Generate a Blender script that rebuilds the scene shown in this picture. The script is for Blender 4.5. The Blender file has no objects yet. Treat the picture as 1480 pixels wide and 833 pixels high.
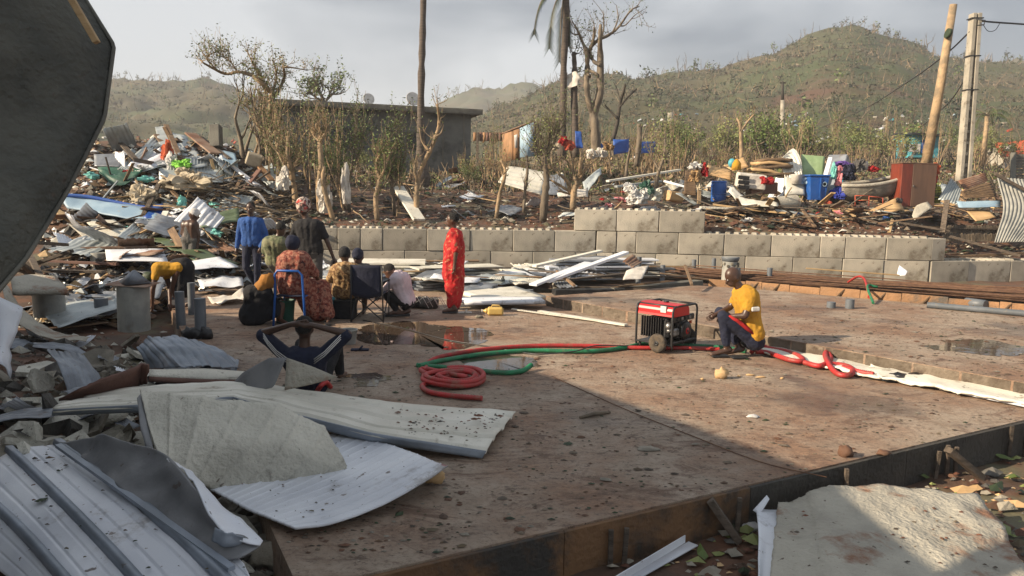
import bpy, math, random
import numpy as np
from mathutils import Vector, Matrix, Euler, noise
R = math.radians
rng = random.Random(7)
sc = bpy.context.scene
COL = sc.collection
# ---------------------------------------------------------------- camera
FPX, CX, CY, CAMZ = 1070.0, 740.0, 416.5, 1.95
CM = Matrix.Rotation(R(90-7.27), 3, 'X') @ Matrix.Rotation(R(1.0), 3, 'Z')
cd = bpy.data.cameras.new('camera'); cam = bpy.data.objects.new('camera', cd); COL.objects.link(cam)
cd.sensor_width = 36; cd.lens = FPX/1480*36; cd.clip_end = 3000; cd.clip_start = .05
cam.matrix_world = Matrix.Translation((0,0,CAMZ)) @ CM.to_4x4()
sc.camera = cam
# ---------------------------------------------------------------- light
SUN = Vector((.86,.29,-.46)).normalized()
sd = bpy.data.lights.new('sun','SUN'); so = bpy.data.objects.new('sun', sd); COL.objects.link(so)
sd.energy = 5.0; sd.angle = R(.6); sd.color = (1,.82,.60)
so.rotation_euler = SUN.to_track_quat('-Z','Y').to_euler(); so.location = (-20,-10,12)
w = bpy.data.worlds.new('World'); sc.world = w; w.use_nodes = True
nt = w.node_tree; nt.nodes.clear()
def N(nt, t, **k):
    n = nt.nodes.new(t)
    for a, b in k.items():
        if a in n.inputs.keys(): n.inputs[a].default_value = b
        else: setattr(n, a, b)
    return n
out = N(nt,'ShaderNodeOutputWorld'); bg = N(nt,'ShaderNodeBackground'); bg.inputs['Strength'].default_value = .1
sky = N(nt,'ShaderNodeTexSky'); sky.sky_type='NISHITA'; sky.sun_disc=False; sky.sun_elevation=R(27); sky.sun_rotation=R(250)
tc = N(nt,'ShaderNodeTexCoord'); mp = N(nt,'ShaderNodeMapping'); mp.inputs['Scale'].default_value=(1,1,2.6); mp.inputs['Location'].default_value=(.35,0,.3)
n1 = N(nt,'ShaderNodeTexNoise'); n1.inputs['Scale'].default_value=1.7; n1.inputs['Detail'].default_value=5; n1.inputs['Roughness'].default_value=.48; n1.inputs['Distortion'].default_value=.3
cr = N(nt,'ShaderNodeValToRGB'); cr.color_ramp.elements[0].position=.41; cr.color_ramp.elements[0].color=(1.5,1.68,1.95,1)
cr.color_ramp.elements[1].position=.57; cr.color_ramp.elements[1].color=(4.0,4.12,4.25,1)
mx = N(nt,'ShaderNodeMixRGB'); mx.inputs[0].default_value=.9
for a,b in ((tc.outputs['Generated'],mp.inputs[0]),(mp.outputs[0],n1.inputs['Vector']),(n1.outputs['Fac'],cr.inputs[0]),(sky.outputs[0],mx.inputs[1]),(cr.outputs[0],mx.inputs[2]),(mx.outputs[0],bg.inputs[0]),(bg.outputs[0],out.inputs[0])): nt.links.new(a,b)
sc.view_settings.view_transform='Standard'; sc.view_settings.look='None'; sc.view_settings.exposure=0.9; sc.view_settings.gamma=1
# ---------------------------------------------------------------- helpers
def ray(px,py): return CM @ Vector(((px-CX)/FPX, -(py-CY)/FPX, -1))
CAM = Vector((0,0,CAMZ))
def P(px,py,z=0.0):
    d = ray(px,py); return CAM + d*((z-CAMZ)/d.z)
def D(px,py,d):
    r = ray(px,py); return CAM + r*(d/r.y)
def nz(x,y,z=0.0): return noise.noise(Vector((x,y,z)))
def sm(a,b,x):
    t = min(1,max(0,(x-a)/(b-a))); return t*t*(3-2*t)
def li(pts,x):
    if x<=pts[0][0]: return pts[0][1]
    for (a,b),(c,d) in zip(pts,pts[1:]):
        if x<=c: return b+(d-b)*(x-a)/(c-a)
    return pts[-1][1]
def ridge(pts):
    o=[]
    for px,py in pts:
        r=ray(px,py); o.append((r.x/r.y, r.z/r.y))
    return o
RID = [ (175, 62, ridge([(-400,262),(380,262),(520,245),(600,190),(640,178),(700,165),(770,138),(830,116),(900,110),(1000,104),(1040,101),(1075,90),(1110,76),(1140,62),(1170,52),(1195,43),(1230,38),(1265,44),(1295,50),(1325,62),(1355,80),(1400,93),(1480,97),(1700,95),(2200,130)])),
        (330, 90, ridge([(-900,80),(0,100),(160,115),(250,120),(330,128),(420,150),(500,162),(600,172),(680,200),(760,240),(2200,250)])),
        (520, 200, ridge([(-900,150),(500,200),(600,165),(650,142),(700,128),(760,124),(830,132),(900,160),(1300,100),(1380,88),(1480,90),(2200,120)])) ]
def wy(x):
    return 18.35+(x+7.5)*.1134 if x<2.2 else (19.45-(x-2.2)*.108 if x<10.5 else 18.55+(x-10.5)*.216)
def T(x,y):
    y0_=y
    if y<40: y=y-(wy(max(-9,min(14,x)))+.30-19)*(1 if y<26 else 1-(y-26)/14)
    if y<19.0:
        # rubble bank on the left, flat building plot elsewhere
        h = -.3+.22*sm(11,13.5,y)
        xl = -1.0-(y-3.4)*.54
        if y>3: h += .25*sm(0,1.6,xl-x)*sm(14,5,y)
        k = sm(-4.6,-7.5,x)
        h += k*(1.0*sm(13.5,19.5,y))
        return h+.035*nz(x*1.3,y*1.3)+.02*nz(x*4,y*4)
    u = x/max(y,1)
    left = li([(19,1.0),(19.6,1.05),(21,1.25),(26,1.95),(34,2.75),(60,3.4),(100,4)],y)
    right = li([(19,1.0),(19.5,1.1),(21,1.7),(26,1.85),(35,2.9),(60,5.0),(100,6)],y)
    far_left = li([(19,1.0),(20.5,1.9),(22,2.9),(23.5,3.35),(26,3.2),(34,3.2),(60,3.4),(100,4)],y)
    if x>10.3 and y<26:
        q=sm(10.3,11.2,x); right=right*(1-q)+q*li([(19,.38),(19.5,.42),(21,.85),(23.5,1.7),(26,1.85)],y)
    k = sm(1.0,4.5,x); kl = sm(-5.2,-9.5,x)
    base = left*(1-k)+right*k; base = base*(1-kl)+far_left*kl
    z = base
    for dk,d0,rp in RID:
        e = li(rp,u); zr = CAMZ+e*dk
        if y<=d0: continue
        if y<=dk:
            t=(y-d0)/(dk-d0); zz = base+(zr-base)*(t**1.15)
        else:
            zz = zr*(1-.8*sm(dk,dk*1.5,y))
        amp = sm(d0,d0+40,y)*dk*.012
        zz += amp*(nz(x/24,y/34)+.6*nz(x/8,y/8,3)+.25*nz(x/3,y/3,5))
        z = max(z,zz)
    b = .10*nz(x*.5,y*.5)+.06*nz(x*1.7,y*1.7)
    return z+b*sm(19.2,21,y)
def G(px,py,d0=3.0,d1=600.0):
    r = ray(px,py); r = r/r.y; y=d0
    while y<d1:
        p = CAM+r*y
        if p.z<=T(p.x,p.y):
            lo,hi=y/1.02,y
            for _ in range(8):
                m=(lo+hi)/2; q=CAM+r*m
                if q.z<=T(q.x,q.y): hi=m
                else: lo=m
            return CAM+r*hi
        y*=1.02
    return CAM+r*d1
def tag(o,label=None,cat=None,group=None,kind=None):
    for k,v in (('label',label),('category',cat),('group',group),('kind',kind)):
        if v: o[k]=v
    return o
def E(name,loc,label,cat,group=None,rz=0):
    o=bpy.data.objects.new(name,None); COL.objects.link(o); o.location=loc; o.rotation_euler=(0,0,rz); o.empty_display_size=.1
    return tag(o,label,cat,group)
KIDS={}
def link(name,me,mats,parent=None,loc=(0,0,0)):
    o=bpy.data.objects.new(name,me); COL.objects.link(o); o.location=loc
    if parent: o.parent=parent; KIDS.setdefault(parent.name,[]).append(o)
    return o
def dup(root,loc=None,rz=None,s=None,label=None,group=None,rot=None,parent=None):
    c=root.copy(); COL.objects.link(c)
    if loc is not None: c.location=loc
    if rot is not None: c.rotation_euler=rot
    elif rz is not None: c.rotation_euler=(c.rotation_euler[0],c.rotation_euler[1],rz)
    if s is not None: c.scale=(s,s,s) if not hasattr(s,'__len__') else s
    if parent is not None: c.parent=parent
    if label: c['label']=label
    if group: c['group']=group
    for ch in KIDS.get(root.name,[]):
        k=ch.copy(); COL.objects.link(k); k.parent=c; KIDS.setdefault(c.name,[]).append(k)
        for g in KIDS.get(ch.name,[]):
            q=g.copy(); COL.objects.link(q); q.parent=k; KIDS.setdefault(k.name,[]).append(q)
    return c
def wloc(o):
    v=Vector(o.location)
    while o.parent: o=o.parent; v+=o.location
    return v
class MB:
    def __init__(s): s.v=[]; s.f=[]; s.m=[]; s.sm=[]
    def add(s,vs,fs,mi=0,smooth=False):
        b=len(s.v); s.v+= [Vector(v) for v in vs]; s.f+=[tuple(i+b for i in f) for f in fs]; s.m+=[mi]*len(fs); s.sm+=[smooth]*len(fs); return s
    def box(s,c,d,rot=None,mi=0,bev=0,jit=0):
        c=Vector(c); M=rot.to_matrix() if isinstance(rot,Euler) else rot
        x,y,z=[a/2 for a in d]
        if bev:
            vs=[]
            for sx,sy,sz in ((-1,-1,-1),(1,-1,-1),(1,1,-1),(-1,1,-1),(-1,-1,1),(1,-1,1),(1,1,1),(-1,1,1)):
                vs+= [(sx*(x-bev),sy*(y-bev),sz*z),(sx*(x-bev),sy*y,sz*(z-bev)),(sx*x,sy*(y-bev),sz*(z-bev))]
            I=lambda c,k:c*3+k
            fs=[(I(0,0),I(3,0),I(2,0),I(1,0)),(I(4,0),I(5,0),I(6,0),I(7,0)),(I(0,1),I(1,1),I(5,1),I(4,1)),(I(2,1),I(3,1),I(7,1),I(6,1)),(I(1,2),I(2,2),I(6,2),I(5,2)),(I(3,2),I(0,2),I(4,2),I(7,2))]
            for a,b in ((0,1),(2,3)): fs+=[(I(a,0),I(b,0),I(b,1),I(a,1)),(I(a+4,1),I(b+4,1),I(b+4,0),I(a+4,0))]
            for a,b in ((1,2),(3,0)): fs+=[(I(a,0),I(b,0),I(b,2),I(a,2)),(I(a+4,2),I(b+4,2),I(b+4,0),I(a+4,0))]
            for a,b in ((0,4),(2,6)): fs+=[(I(a,2),I(a,1),I(b,1),I(b,2))]
            for a,b in ((1,5),(3,7)): fs+=[(I(a,1),I(a,2),I(b,2),I(b,1))]
            for k in range(4): fs+=[(I(k,0),I(k,1),I(k,2)) if k%2==0 else (I(k,0),I(k,2),I(k,1)),(I(k+4,0),I(k+4,2),I(k+4,1)) if k%2==0 else (I(k+4,0),I(k+4,1),I(k+4,2))]
        else:
            vs=[(-x,-y,-z),(x,-y,-z),(x,y,-z),(-x,y,-z),(-x,-y,z),(x,-y,z),(x,y,z),(-x,y,z)]
            fs=[(0,3,2,1),(4,5,6,7),(0,1,5,4),(2,3,7,6),(1,2,6,5),(3,0,4,7)]
        vs=[Vector(v)+Vector((rng.uniform(-jit,jit),rng.uniform(-jit,jit),rng.uniform(-jit,jit))) if jit else Vector(v) for v in vs]
        if M is not None: vs=[M@v for v in vs]
        return s.add([v+c for v in vs],fs,mi)
    def bar(s,a,b,w,t,roll=0,mi=0,bev=0,jit=0):
        a=Vector(a); b=Vector(b); d=b-a; L=d.length
        if L<1e-6: return s
        d.normalize(); up=Vector((0,0,1)) if abs(d.z)<.95 else Vector((0,1,0))
        sd_=d.cross(up).normalized(); u=sd_.cross(d); M=Matrix((d,sd_,u)).transposed() @ Matrix.Rotation(roll,3,'X')
        return s.box((a+b)/2,(L,w,t),M,mi,bev,jit)
    def tube(s,pts,rad,n=8,mi=0,cap=True,smooth=True,closed=False):
        pts=[Vector(p) for p in pts]; k=len(pts)
        if not hasattr(rad,'__len__'): rad=[rad]*k
        vs=[]; prev=None
        for i,p in enumerate(pts):
            if closed: d=pts[(i+1)%k]-pts[i-1]
            else: d=pts[min(i+1,k-1)]-pts[max(i-1,0)]
            if d.length<1e-9: d=Vector((0,0,1))
            d.normalize()
            if prev is None:
                up=Vector((0,0,1)) if abs(d.z)<.9 else Vector((1,0,0)); a=d.cross(up).normalized()
            else:
                a=prev-d*prev.dot(d)
                a=a.normalized() if a.length>1e-6 else prev
            prev=a; b=d.cross(a)
            for j in range(n):
                t=2*math.pi*j/n; vs.append(p+(a*math.cos(t)+b*math.sin(t))*rad[i])
        fs=[]
        for i in range(k if closed else k-1):
            i2=(i+1)%k
            for j in range(n): fs.append((i*n+j,i*n+(j+1)%n,i2*n+(j+1)%n,i2*n+j))
        s.add(vs,fs,mi,smooth)
        if cap and not closed:
            b=len(s.v)-k*n
            s.f.append(tuple(b+j for j in reversed(range(n)))); s.f.append(tuple(b+(k-1)*n+j for j in range(n))); s.m+=[mi,mi]; s.sm+=[False,False]
        return s
    def lathe(s,c,prof,n=20,mi=0,rot=None,smooth=True,sc_=(1,1)):
        c=Vector(c); vs=[]; 
        for r,z in prof:
            for j in range(n):
                t=2*math.pi*j/n; v=Vector((r*math.cos(t)*sc_[0],r*math.sin(t)*sc_[1],z)); vs.append((rot@v if rot is not None else v)+c)
        fs=[(i*n+j,i*n+(j+1)%n,(i+1)*n+(j+1)%n,(i+1)*n+j) for i in range(len(prof)-1) for j in range(n)]
        s.add(vs,fs,mi,smooth); b=len(s.v)-len(vs)
        s.f.append(tuple(b+j for j in reversed(range(n)))); s.f.append(tuple(b+(len(prof)-1)*n+j for j in range(n))); s.m+=[mi,mi]; s.sm+=[False,False]
        return s
    def ell(s,c,r,rot=None,n=10,m=8,mi=0,nzs=0,seed=0):
        c=Vector(c); vs=[]; 
        for i in range(m+1):
            a=math.pi*i/m
            for j in range(n):
                t=2*math.pi*j/n; v=Vector((math.sin(a)*math.cos(t),math.sin(a)*math.sin(t),-math.cos(a)))
                if nzs: v=v*(1+nzs*noise.noise(v*1.6+Vector((seed,seed,seed))))
                v=Vector((v.x*r[0],v.y*r[1],v.z*r[2])); vs.append((rot@v if rot is not None else v)+c)
        fs=[(i*n+j,i*n+(j+1)%n,(i+1)*n+(j+1)%n,(i+1)*n+j) for i in range(m) for j in range(n)]
        return s.add(vs,fs,mi,True)
    def crum(s,c,r,seed=0,n=30,m=22,mi=0):
        c=Vector(c); vs=[]; o=Vector((seed*1.7,seed*.9,seed*2.3))
        for i in range(m+1):
            a=math.pi*i/m
            for j in range(n):
                t=2*math.pi*j/n; v=Vector((math.sin(a)*math.cos(t),math.sin(a)*math.sin(t),-math.cos(a)))
                q=Vector((v.x*1.5,v.y*1.5,v.z*.9))+o
                k=.62+.75*noise.noise(q)+.55*(.5-abs(noise.noise(q*2.1)))*1.6-.42+.22*(.5-abs(noise.noise(q*4.3)))
                k=min(1.08,max(.25,k+.18)); v=Vector((v.x*r[0]*k,v.y*r[1]*k,v.z*r[2]*k)); v.z=max(v.z,-r[2]*.62); vs.append(v+c)
        fs=[(i*n+j,i*n+(j+1)%n,(i+1)*n+(j+1)%n,(i+1)*n+j) for i in range(m) for j in range(n)]
        return s.add(vs,fs,mi,False)
    def cap(s,a,b,r0,r1,n=10):
        a=Vector(a); b=Vector(b); d=b-a
        if d.length<1e-4: return s.ell(a,(r0,)*3,n=n)
        d.normalize(); pts=[]; rr=[]
        for i in range(1,4): t=math.pi/2*(i/4); pts.append(a-d*r0*math.cos(t)); rr.append(r0*math.sin(t))
        pts.append(a); rr.append(r0); pts.append(b); rr.append(r1)
        for i in (3,2,1): t=math.pi/2*(i/4); pts.append(b+d*r1*math.cos(t)); rr.append(r1*math.sin(t))
        return s.tube(pts,rr,n)
    def build(s,name,mat,parent=None,origin=None,smooth_all=None):
        if not s.v: s.v=[Vector((0,0,0))]
        if origin is None:
            if parent is None:
                xs=[v.x for v in s.v]; ys=[v.y for v in s.v]; origin=Vector(((min(xs)+max(xs))/2,(min(ys)+max(ys))/2,min(v.z for v in s.v)))
            else: origin=wloc(parent)
        origin=Vector(origin)
        me=bpy.data.meshes.new(name); me.from_pydata([tuple(v-origin) for v in s.v],[],s.f)
        mats=mat if isinstance(mat,(list,tuple)) else [mat]
        for m in mats: me.materials.append(m)
        me.polygons.foreach_set('material_index',s.m)
        me.polygons.foreach_set('use_smooth',[smooth_all]*len(s.f) if smooth_all is not None else s.sm)
        me.update()
        return link(name,me,None,parent,origin-(wloc(parent) if parent else Vector((0,0,0))))
# ---- materials
MATS={}
def M(name,c1,c2=None,scl=3,rough=.8,metal=0,bump=.15,bscl=30,c3=None,scl3=1.2,t3=.55,st=(1,1,1),rand=0,det=6,lo=.4,hi=.6,rough2=None,spec=.5,world=False,speck=0,spc=(.09,.06,.045)):
    if name in MATS: return MATS[name]
    m=bpy.data.materials.new(name); m.use_nodes=True; nt=m.node_tree; b=nt.nodes['Principled BSDF']; L=nt.links.new
    b.inputs['Roughness'].default_value=rough; b.inputs['Metallic'].default_value=metal; b.inputs['Specular IOR Level'].default_value=spec
    tc=N(nt,'ShaderNodeTexCoord'); mp=N(nt,'ShaderNodeMapping'); mp.inputs['Scale'].default_value=st
    if world:
        g=N(nt,'ShaderNodeNewGeometry'); L(g.outputs['Position'],mp.inputs[0])
    else: L(tc.outputs['Object'],mp.inputs[0])
    c2=c2 or tuple(x*.8 for x in c1)
    a=N(nt,'ShaderNodeTexNoise'); a.inputs['Scale'].default_value=scl; a.inputs['Detail'].default_value=det; L(mp.outputs[0],a.inputs['Vector'])
    r=N(nt,'ShaderNodeMapRange'); r.inputs[1].default_value=lo; r.inputs[2].default_value=hi; L(a.outputs['Fac'],r.inputs[0])
    mix=N(nt,'ShaderNodeMixRGB'); mix.inputs[1].default_value=(*c1,1); mix.inputs[2].default_value=(*c2,1); L(r.outputs[0],mix.inputs[0]); last=mix.outputs[0]
    if c3:
        a3=N(nt,'ShaderNodeTexNoise'); a3.inputs['Scale'].default_value=scl3; a3.inputs['Detail'].default_value=8; a3.inputs['Roughness'].default_value=.65; L(mp.outputs[0],a3.inputs['Vector'])
        r3=N(nt,'ShaderNodeMapRange'); r3.inputs[1].default_value=t3; r3.inputs[2].default_value=t3+.1; L(a3.outputs['Fac'],r3.inputs[0])
        m3=N(nt,'ShaderNodeMixRGB'); m3.inputs[2].default_value=(*c3,1); L(last,m3.inputs[1]); L(r3.outputs[0],m3.inputs[0]); last=m3.outputs[0]
        if rough2 is not None:
            rr=N(nt,'ShaderNodeMapRange'); rr.inputs[3].default_value=rough; rr.inputs[4].default_value=rough2; L(r3.outputs[0],rr.inputs[0]); L(rr.outputs[0],b.inputs['Roughness'])
    if speck:
        for q_,(ss,tt) in enumerate(((38,.70),(9,.68),(3.1,.62))):
            sn=N(nt,'ShaderNodeTexNoise'); sn.inputs['Scale'].default_value=ss; sn.inputs['Detail'].default_value=3 if q_<2 else 8; sn.inputs['Roughness'].default_value=.6 if q_<2 else .75; L(mp.outputs[0],sn.inputs['Vector'])
            sr=N(nt,'ShaderNodeMapRange'); sr.inputs[1].default_value=tt; sr.inputs[2].default_value=tt+(.03 if q_<2 else .10); sr.inputs[4].default_value=speck*(1 if q_<2 else .55); L(sn.outputs['Fac'],sr.inputs[0])
            sx=N(nt,'ShaderNodeMixRGB'); sx.inputs[2].default_value=(*spc,1); L(last,sx.inputs[1]); L(sr.outputs[0],sx.inputs[0]); last=sx.outputs[0]
    if rand:
        oi=N(nt,'ShaderNodeObjectInfo'); hv=N(nt,'ShaderNodeHueSaturation'); q=N(nt,'ShaderNodeMapRange'); q.inputs[3].default_value=1-rand; q.inputs[4].default_value=1+rand
        L(oi.outputs['Random'],q.inputs[0]); L(q.outputs[0],hv.inputs['Value']); L(last,hv.inputs['Color']); last=hv.outputs[0]
    L(last,b.inputs['Base Color'])
    if bump:
        nb=N(nt,'ShaderNodeTexNoise'); nb.inputs['Scale'].default_value=bscl; nb.inputs['Detail'].default_value=6; L(mp.outputs[0],nb.inputs['Vector'])
        bp=N(nt,'ShaderNodeBump'); bp.inputs['Strength'].default_value=min(1,bump*3); bp.inputs['Distance'].default_value=.02; L(nb.outputs['Fac'],bp.inputs['Height']); L(bp.outputs[0],b.inputs['Normal'])
    m['_l']=1; MATS[name]=m; return m
mm=lambda n:MATS[n]
M('soil',(.13,.062,.035),(.075,.045,.03),2.5,bump=.5,bscl=9,c3=(.11,.10,.06),scl3=.9,t3=.52)
M('red_soil',(.17,.065,.035),(.09,.04,.026),3,bump=.5,bscl=12)
M('hill',(.080,.068,.034),(.044,.060,.020),.03,bump=.9,bscl=1.6,c3=(.085,.048,.030),scl3=.03,t3=.56,world=True,det=14,lo=.42,hi=.58)
M('concrete',(.40,.365,.30),(.29,.27,.225),1.8,bump=.25,bscl=50,c3=(.17,.145,.11),scl3=2.2,t3=.54,rand=.2,speck=.7)
M('concrete_dark',(.16,.155,.13),(.11,.105,.09),3,bump=.2,bscl=40,rand=.15)
M('kerb',(.15,.12,.09),(.09,.07,.05),5,bump=.4,bscl=25,c3=(.07,.05,.035),scl3=4,t3=.5,rand=.25)
M('wood',(.24,.155,.085),(.14,.09,.055),4,st=(1,6,6),bump=.2,bscl=40,rand=.35)
M('old_wood',(.13,.10,.075),(.07,.055,.042),4,st=(1,5,5),bump=.3,bscl=30,rand=.45)
M('pale_wood',(.48,.34,.18),(.36,.24,.12),3,st=(1,5,5),bump=.1,bscl=30,rand=.2)
M('form_wood',(.36,.20,.10),(.25,.14,.07),2.2,bump=.2,bscl=25,c3=(.10,.085,.07),scl3=1.5,t3=.56)
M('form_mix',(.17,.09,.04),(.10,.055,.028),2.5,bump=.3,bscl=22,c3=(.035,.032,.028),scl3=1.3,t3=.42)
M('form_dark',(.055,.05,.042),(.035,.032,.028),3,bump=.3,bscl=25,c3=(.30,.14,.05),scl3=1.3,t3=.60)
M('bark',(.19,.15,.105),(.10,.08,.06),6,st=(1,1,.3),bump=.35,bscl=18,rand=.25)
M('bark_light',(.36,.25,.145),(.20,.15,.095),4,bump=.3,bscl=18,rand=.15)
M('bark_dark',(.06,.05,.04),(.035,.03,.025),6,bump=.3,bscl=18)
M('palm_bark',(.115,.09,.072),(.07,.055,.045),3,st=(.4,.4,7),bump=.5,bscl=9)
M('leaf',(.10,.145,.035),(.06,.09,.022),.8,rough=.6,bump=0,rand=.3)
M('leaf_pale',(.20,.22,.07),(.12,.15,.045),.8,rough=.6,bump=0,rand=.25)
M('leaf_dark',(.03,.05,.018),(.018,.03,.014),1,rough=.6,bump=0)
M('grass',(.07,.10,.03),(.13,.12,.05),.6,rough=.8,bump=0)
M('white_metal',(.74,.77,.82),(.58,.61,.67),1.6,rough=.38,metal=.0,bump=.05,bscl=8,c3=(.30,.29,.29),scl3=2.2,t3=.60,rand=.1,rough2=.15,speck=.9)
M('cream_metal',(.72,.70,.62),(.60,.58,.50),2,rough=.5,bump=.1,bscl=20,c3=(.28,.24,.18),scl3=3.5,t3=.60,rand=.08,speck=.85)
M('grey_metal',(.25,.275,.31),(.165,.18,.205),3,rough=.4,metal=.3,bump=.08,bscl=12,c3=(.15,.11,.08),scl3=2.4,t3=.62,rand=.2,speck=.7)
M('blue_grey',(.27,.31,.37),(.19,.22,.26),3,rough=.45,metal=.15,bump=.08,bscl=14,speck=.5)
M('steel_sheet',(.24,.245,.255),(.17,.175,.185),2.5,rough=.5,metal=.15,bump=.1,bscl=14,c3=(.12,.11,.10),scl3=3,t3=.6,speck=.7)
M('zinc',(.48,.52,.52),(.34,.38,.39),1.5,rough=.42,metal=.35,bump=.06,bscl=12,c3=(.22,.13,.08),scl3=1.6,t3=.62,rand=.15,speck=.8)
M('rust_metal',(.17,.085,.05),(.27,.19,.14),2,rough=.75,metal=.1,bump=.12,bscl=20,rand=.25)
M('foam_back',(.62,.60,.52),(.50,.485,.42),2.2,rough=.85,bump=.5,bscl=34,c3=(.17,.155,.13),scl3=4,t3=.63,speck=.8)
M('foam_warm',(.42,.395,.33),(.33,.31,.26),3,rough=.85,bump=.5,bscl=30,c3=(.22,.12,.075),scl3=2.6,t3=.56,speck=.9)
M('dark_board',(.090,.090,.075),(.062,.064,.055),5,rough=.75,bump=.6,bscl=38,c3=(.032,.036,.034),scl3=.8,t3=.49,speck=.5)
M('green_metal',(.10,.14,.075),(.07,.10,.05),2,rough=.5,bump=.08,bscl=12)
M('blue_paint',(.025,.09,.32),(.015,.07,.33),3,rough=.45,bump=.03)
M('pale_blue',(.30,.42,.52),(.22,.33,.44),2,rough=.55,bump=.05,c3=(.35,.30,.25),t3=.62,scl3=3)
M('blue_tarp',(.02,.09,.36),(.015,.05,.24),2,rough=.5,bump=.3,bscl=6)
M('green_tarp',(.02,.09,.06),(.012,.055,.04),2,rough=.55,bump=.35,bscl=5)
M('teal',(.08,.35,.42),(.05,.25,.32),3,rough=.5)
M('white_cloth',(.60,.57,.52),(.45,.42,.38),4,rough=.85,bump=.4,bscl=9)
M('sack',(.44,.38,.28),(.34,.29,.21),4,rough=.9,bump=.4,bscl=9)
M('black_plastic',(.012,.012,.014),(.02,.02,.022),3,rough=.4,bump=.1)
M('red_plastic',(.52,.012,.016),(.46,.01,.014),3,rough=.35,bump=0)
M('hose_red',(.44,.03,.03),(.30,.035,.03),9,rough=.5,bump=.1,c3=(.26,.09,.06),scl3=8,t3=.56)
M('hose_green',(.015,.20,.085),(.02,.13,.06),9,rough=.5,bump=.1,c3=(.10,.15,.08),scl3=8,t3=.58)
M('blue_plastic',(.018,.10,.38),(.014,.08,.31),2,rough=.38,bump=0)
M('yellow_plastic',(.60,.42,.13),(.5,.34,.1),4,rough=.4,bump=.03)
M('pvc',(.13,.145,.165),(.10,.115,.13),4,rough=.5,bump=.04,c3=(.20,.17,.13),scl3=5,t3=.62)
M('drum_grey',(.33,.33,.30),(.24,.245,.23),4,rough=.6,bump=.1,c3=(.17,.13,.10),t3=.6)
M('rebar',(.085,.04,.024),(.14,.075,.04),8,rough=.8,bump=.2,rand=.3)
M('steel_dark',(.03,.032,.035),(.04,.04,.042),6,rough=.45,metal=.3,bump=.03)
M('engine',(.30,.30,.30),(.12,.12,.12),20,rough=.4,metal=.7,bump=.1)
M('rubber',(.03,.027,.024),(.09,.07,.05),12,rough=.85,bump=.15)
M('brown_board',(.15,.075,.055),(.11,.055,.042),3,rough=.75,bump=.08)
M('cabinet',(.17,.095,.06),(.13,.075,.05),1.5,st=(6,6,1),rough=.5,bump=.03)
M('cabinet_red',(.20,.04,.022),(.14,.03,.018),2,st=(5,5,1),rough=.4,bump=.03)
M('plywood',(.55,.37,.19),(.42,.27,.13),1.5,st=(1,6,6),rough=.7,bump=.05,c3=(.25,.15,.08),t3=.66)
M('stone',(.26,.235,.19),(.17,.155,.125),5,rough=.9,bump=.4,bscl=22,rand=.3)
M('rubble_dark',(.10,.095,.085),(.055,.05,.045),5,rough=.9,bump=.4,bscl=22,rand=.4)
M('house_wall',(.15,.155,.145),(.10,.105,.10),1.2,rough=.9,bump=.1,bscl=20,c3=(.06,.065,.06),scl3=.8,t3=.5)
M('skin_dark',(.075,.040,.027),(.058,.031,.021),8,rough=.38,bump=.03,bscl=90)
M('skin_brown',(.10,.048,.03),(.08,.038,.024),8,rough=.45,bump=.03,bscl=90)
M('hair',(.008,.007,.007),(.012,.011,.01),30,rough=.85,bump=.4,bscl=120)
def cl(n,c,c2=None,scl=6,**k): return M(n,c,c2 or tuple(x*.75 for x in c),scl,rough=k.pop('rough',.9),bump=.25,bscl=14,**k)
cl('cloth_black',(.012,.012,.015)); cl('cloth_navy',(.012,.016,.04)); cl('cloth_blue',(.022,.085,.30)); cl('cloth_yellow',(.50,.26,.02)); cl('cloth_lilac',(.62,.52,.56))
cl('cloth_mustard',(.34,.15,.03)); cl('cloth_grey',(.11,.105,.10)); cl('cloth_red',(.38,.012,.014),(.26,.008,.01)); cl('cloth_pink',(.6,.22,.25)); cl('cloth_orange',(.48,.09,.03)); cl('cloth_lime',(.25,.6,.08)); cl('cloth_violet',(.13,.07,.3)); cl('cloth_teal',(.2,.55,.5)); cl('cloth_white',(.60,.59,.57)); cl('cloth_purpleblue',(.03,.05,.34))
M('cloth_batik',(.20,.045,.03),(.34,.15,.10),26,rough=.9,bump=.2,lo=.46,hi=.54,c3=(.05,.02,.025),scl3=20,t3=.54)
M('cloth_sari',(.50,.008,.010),(.34,.006,.008),5,rough=.8,bump=.3,bscl=10,c3=(.50,.20,.10),scl3=15,t3=.55)
M('cloth_camo',(.11,.13,.07),(.2,.2,.12),9,rough=.9,lo=.47,hi=.53,c3=(.05,.055,.04),scl3=7,t3=.55)
M('cloth_floral',(.34,.22,.10),(.14,.075,.035),24,rough=.9,lo=.46,hi=.54,c3=(.5,.40,.25),scl3=19,t3=.58)
M('cloth_wrap',(.5,.42,.36),(.05,.03,.03),18,rough=.9,lo=.48,hi=.53,c3=(.5,.05,.04),scl3=11,t3=.54)
M('tin_red',(.42,.07,.03),(.32,.06,.03),2,rough=.6,bump=.05)
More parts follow.
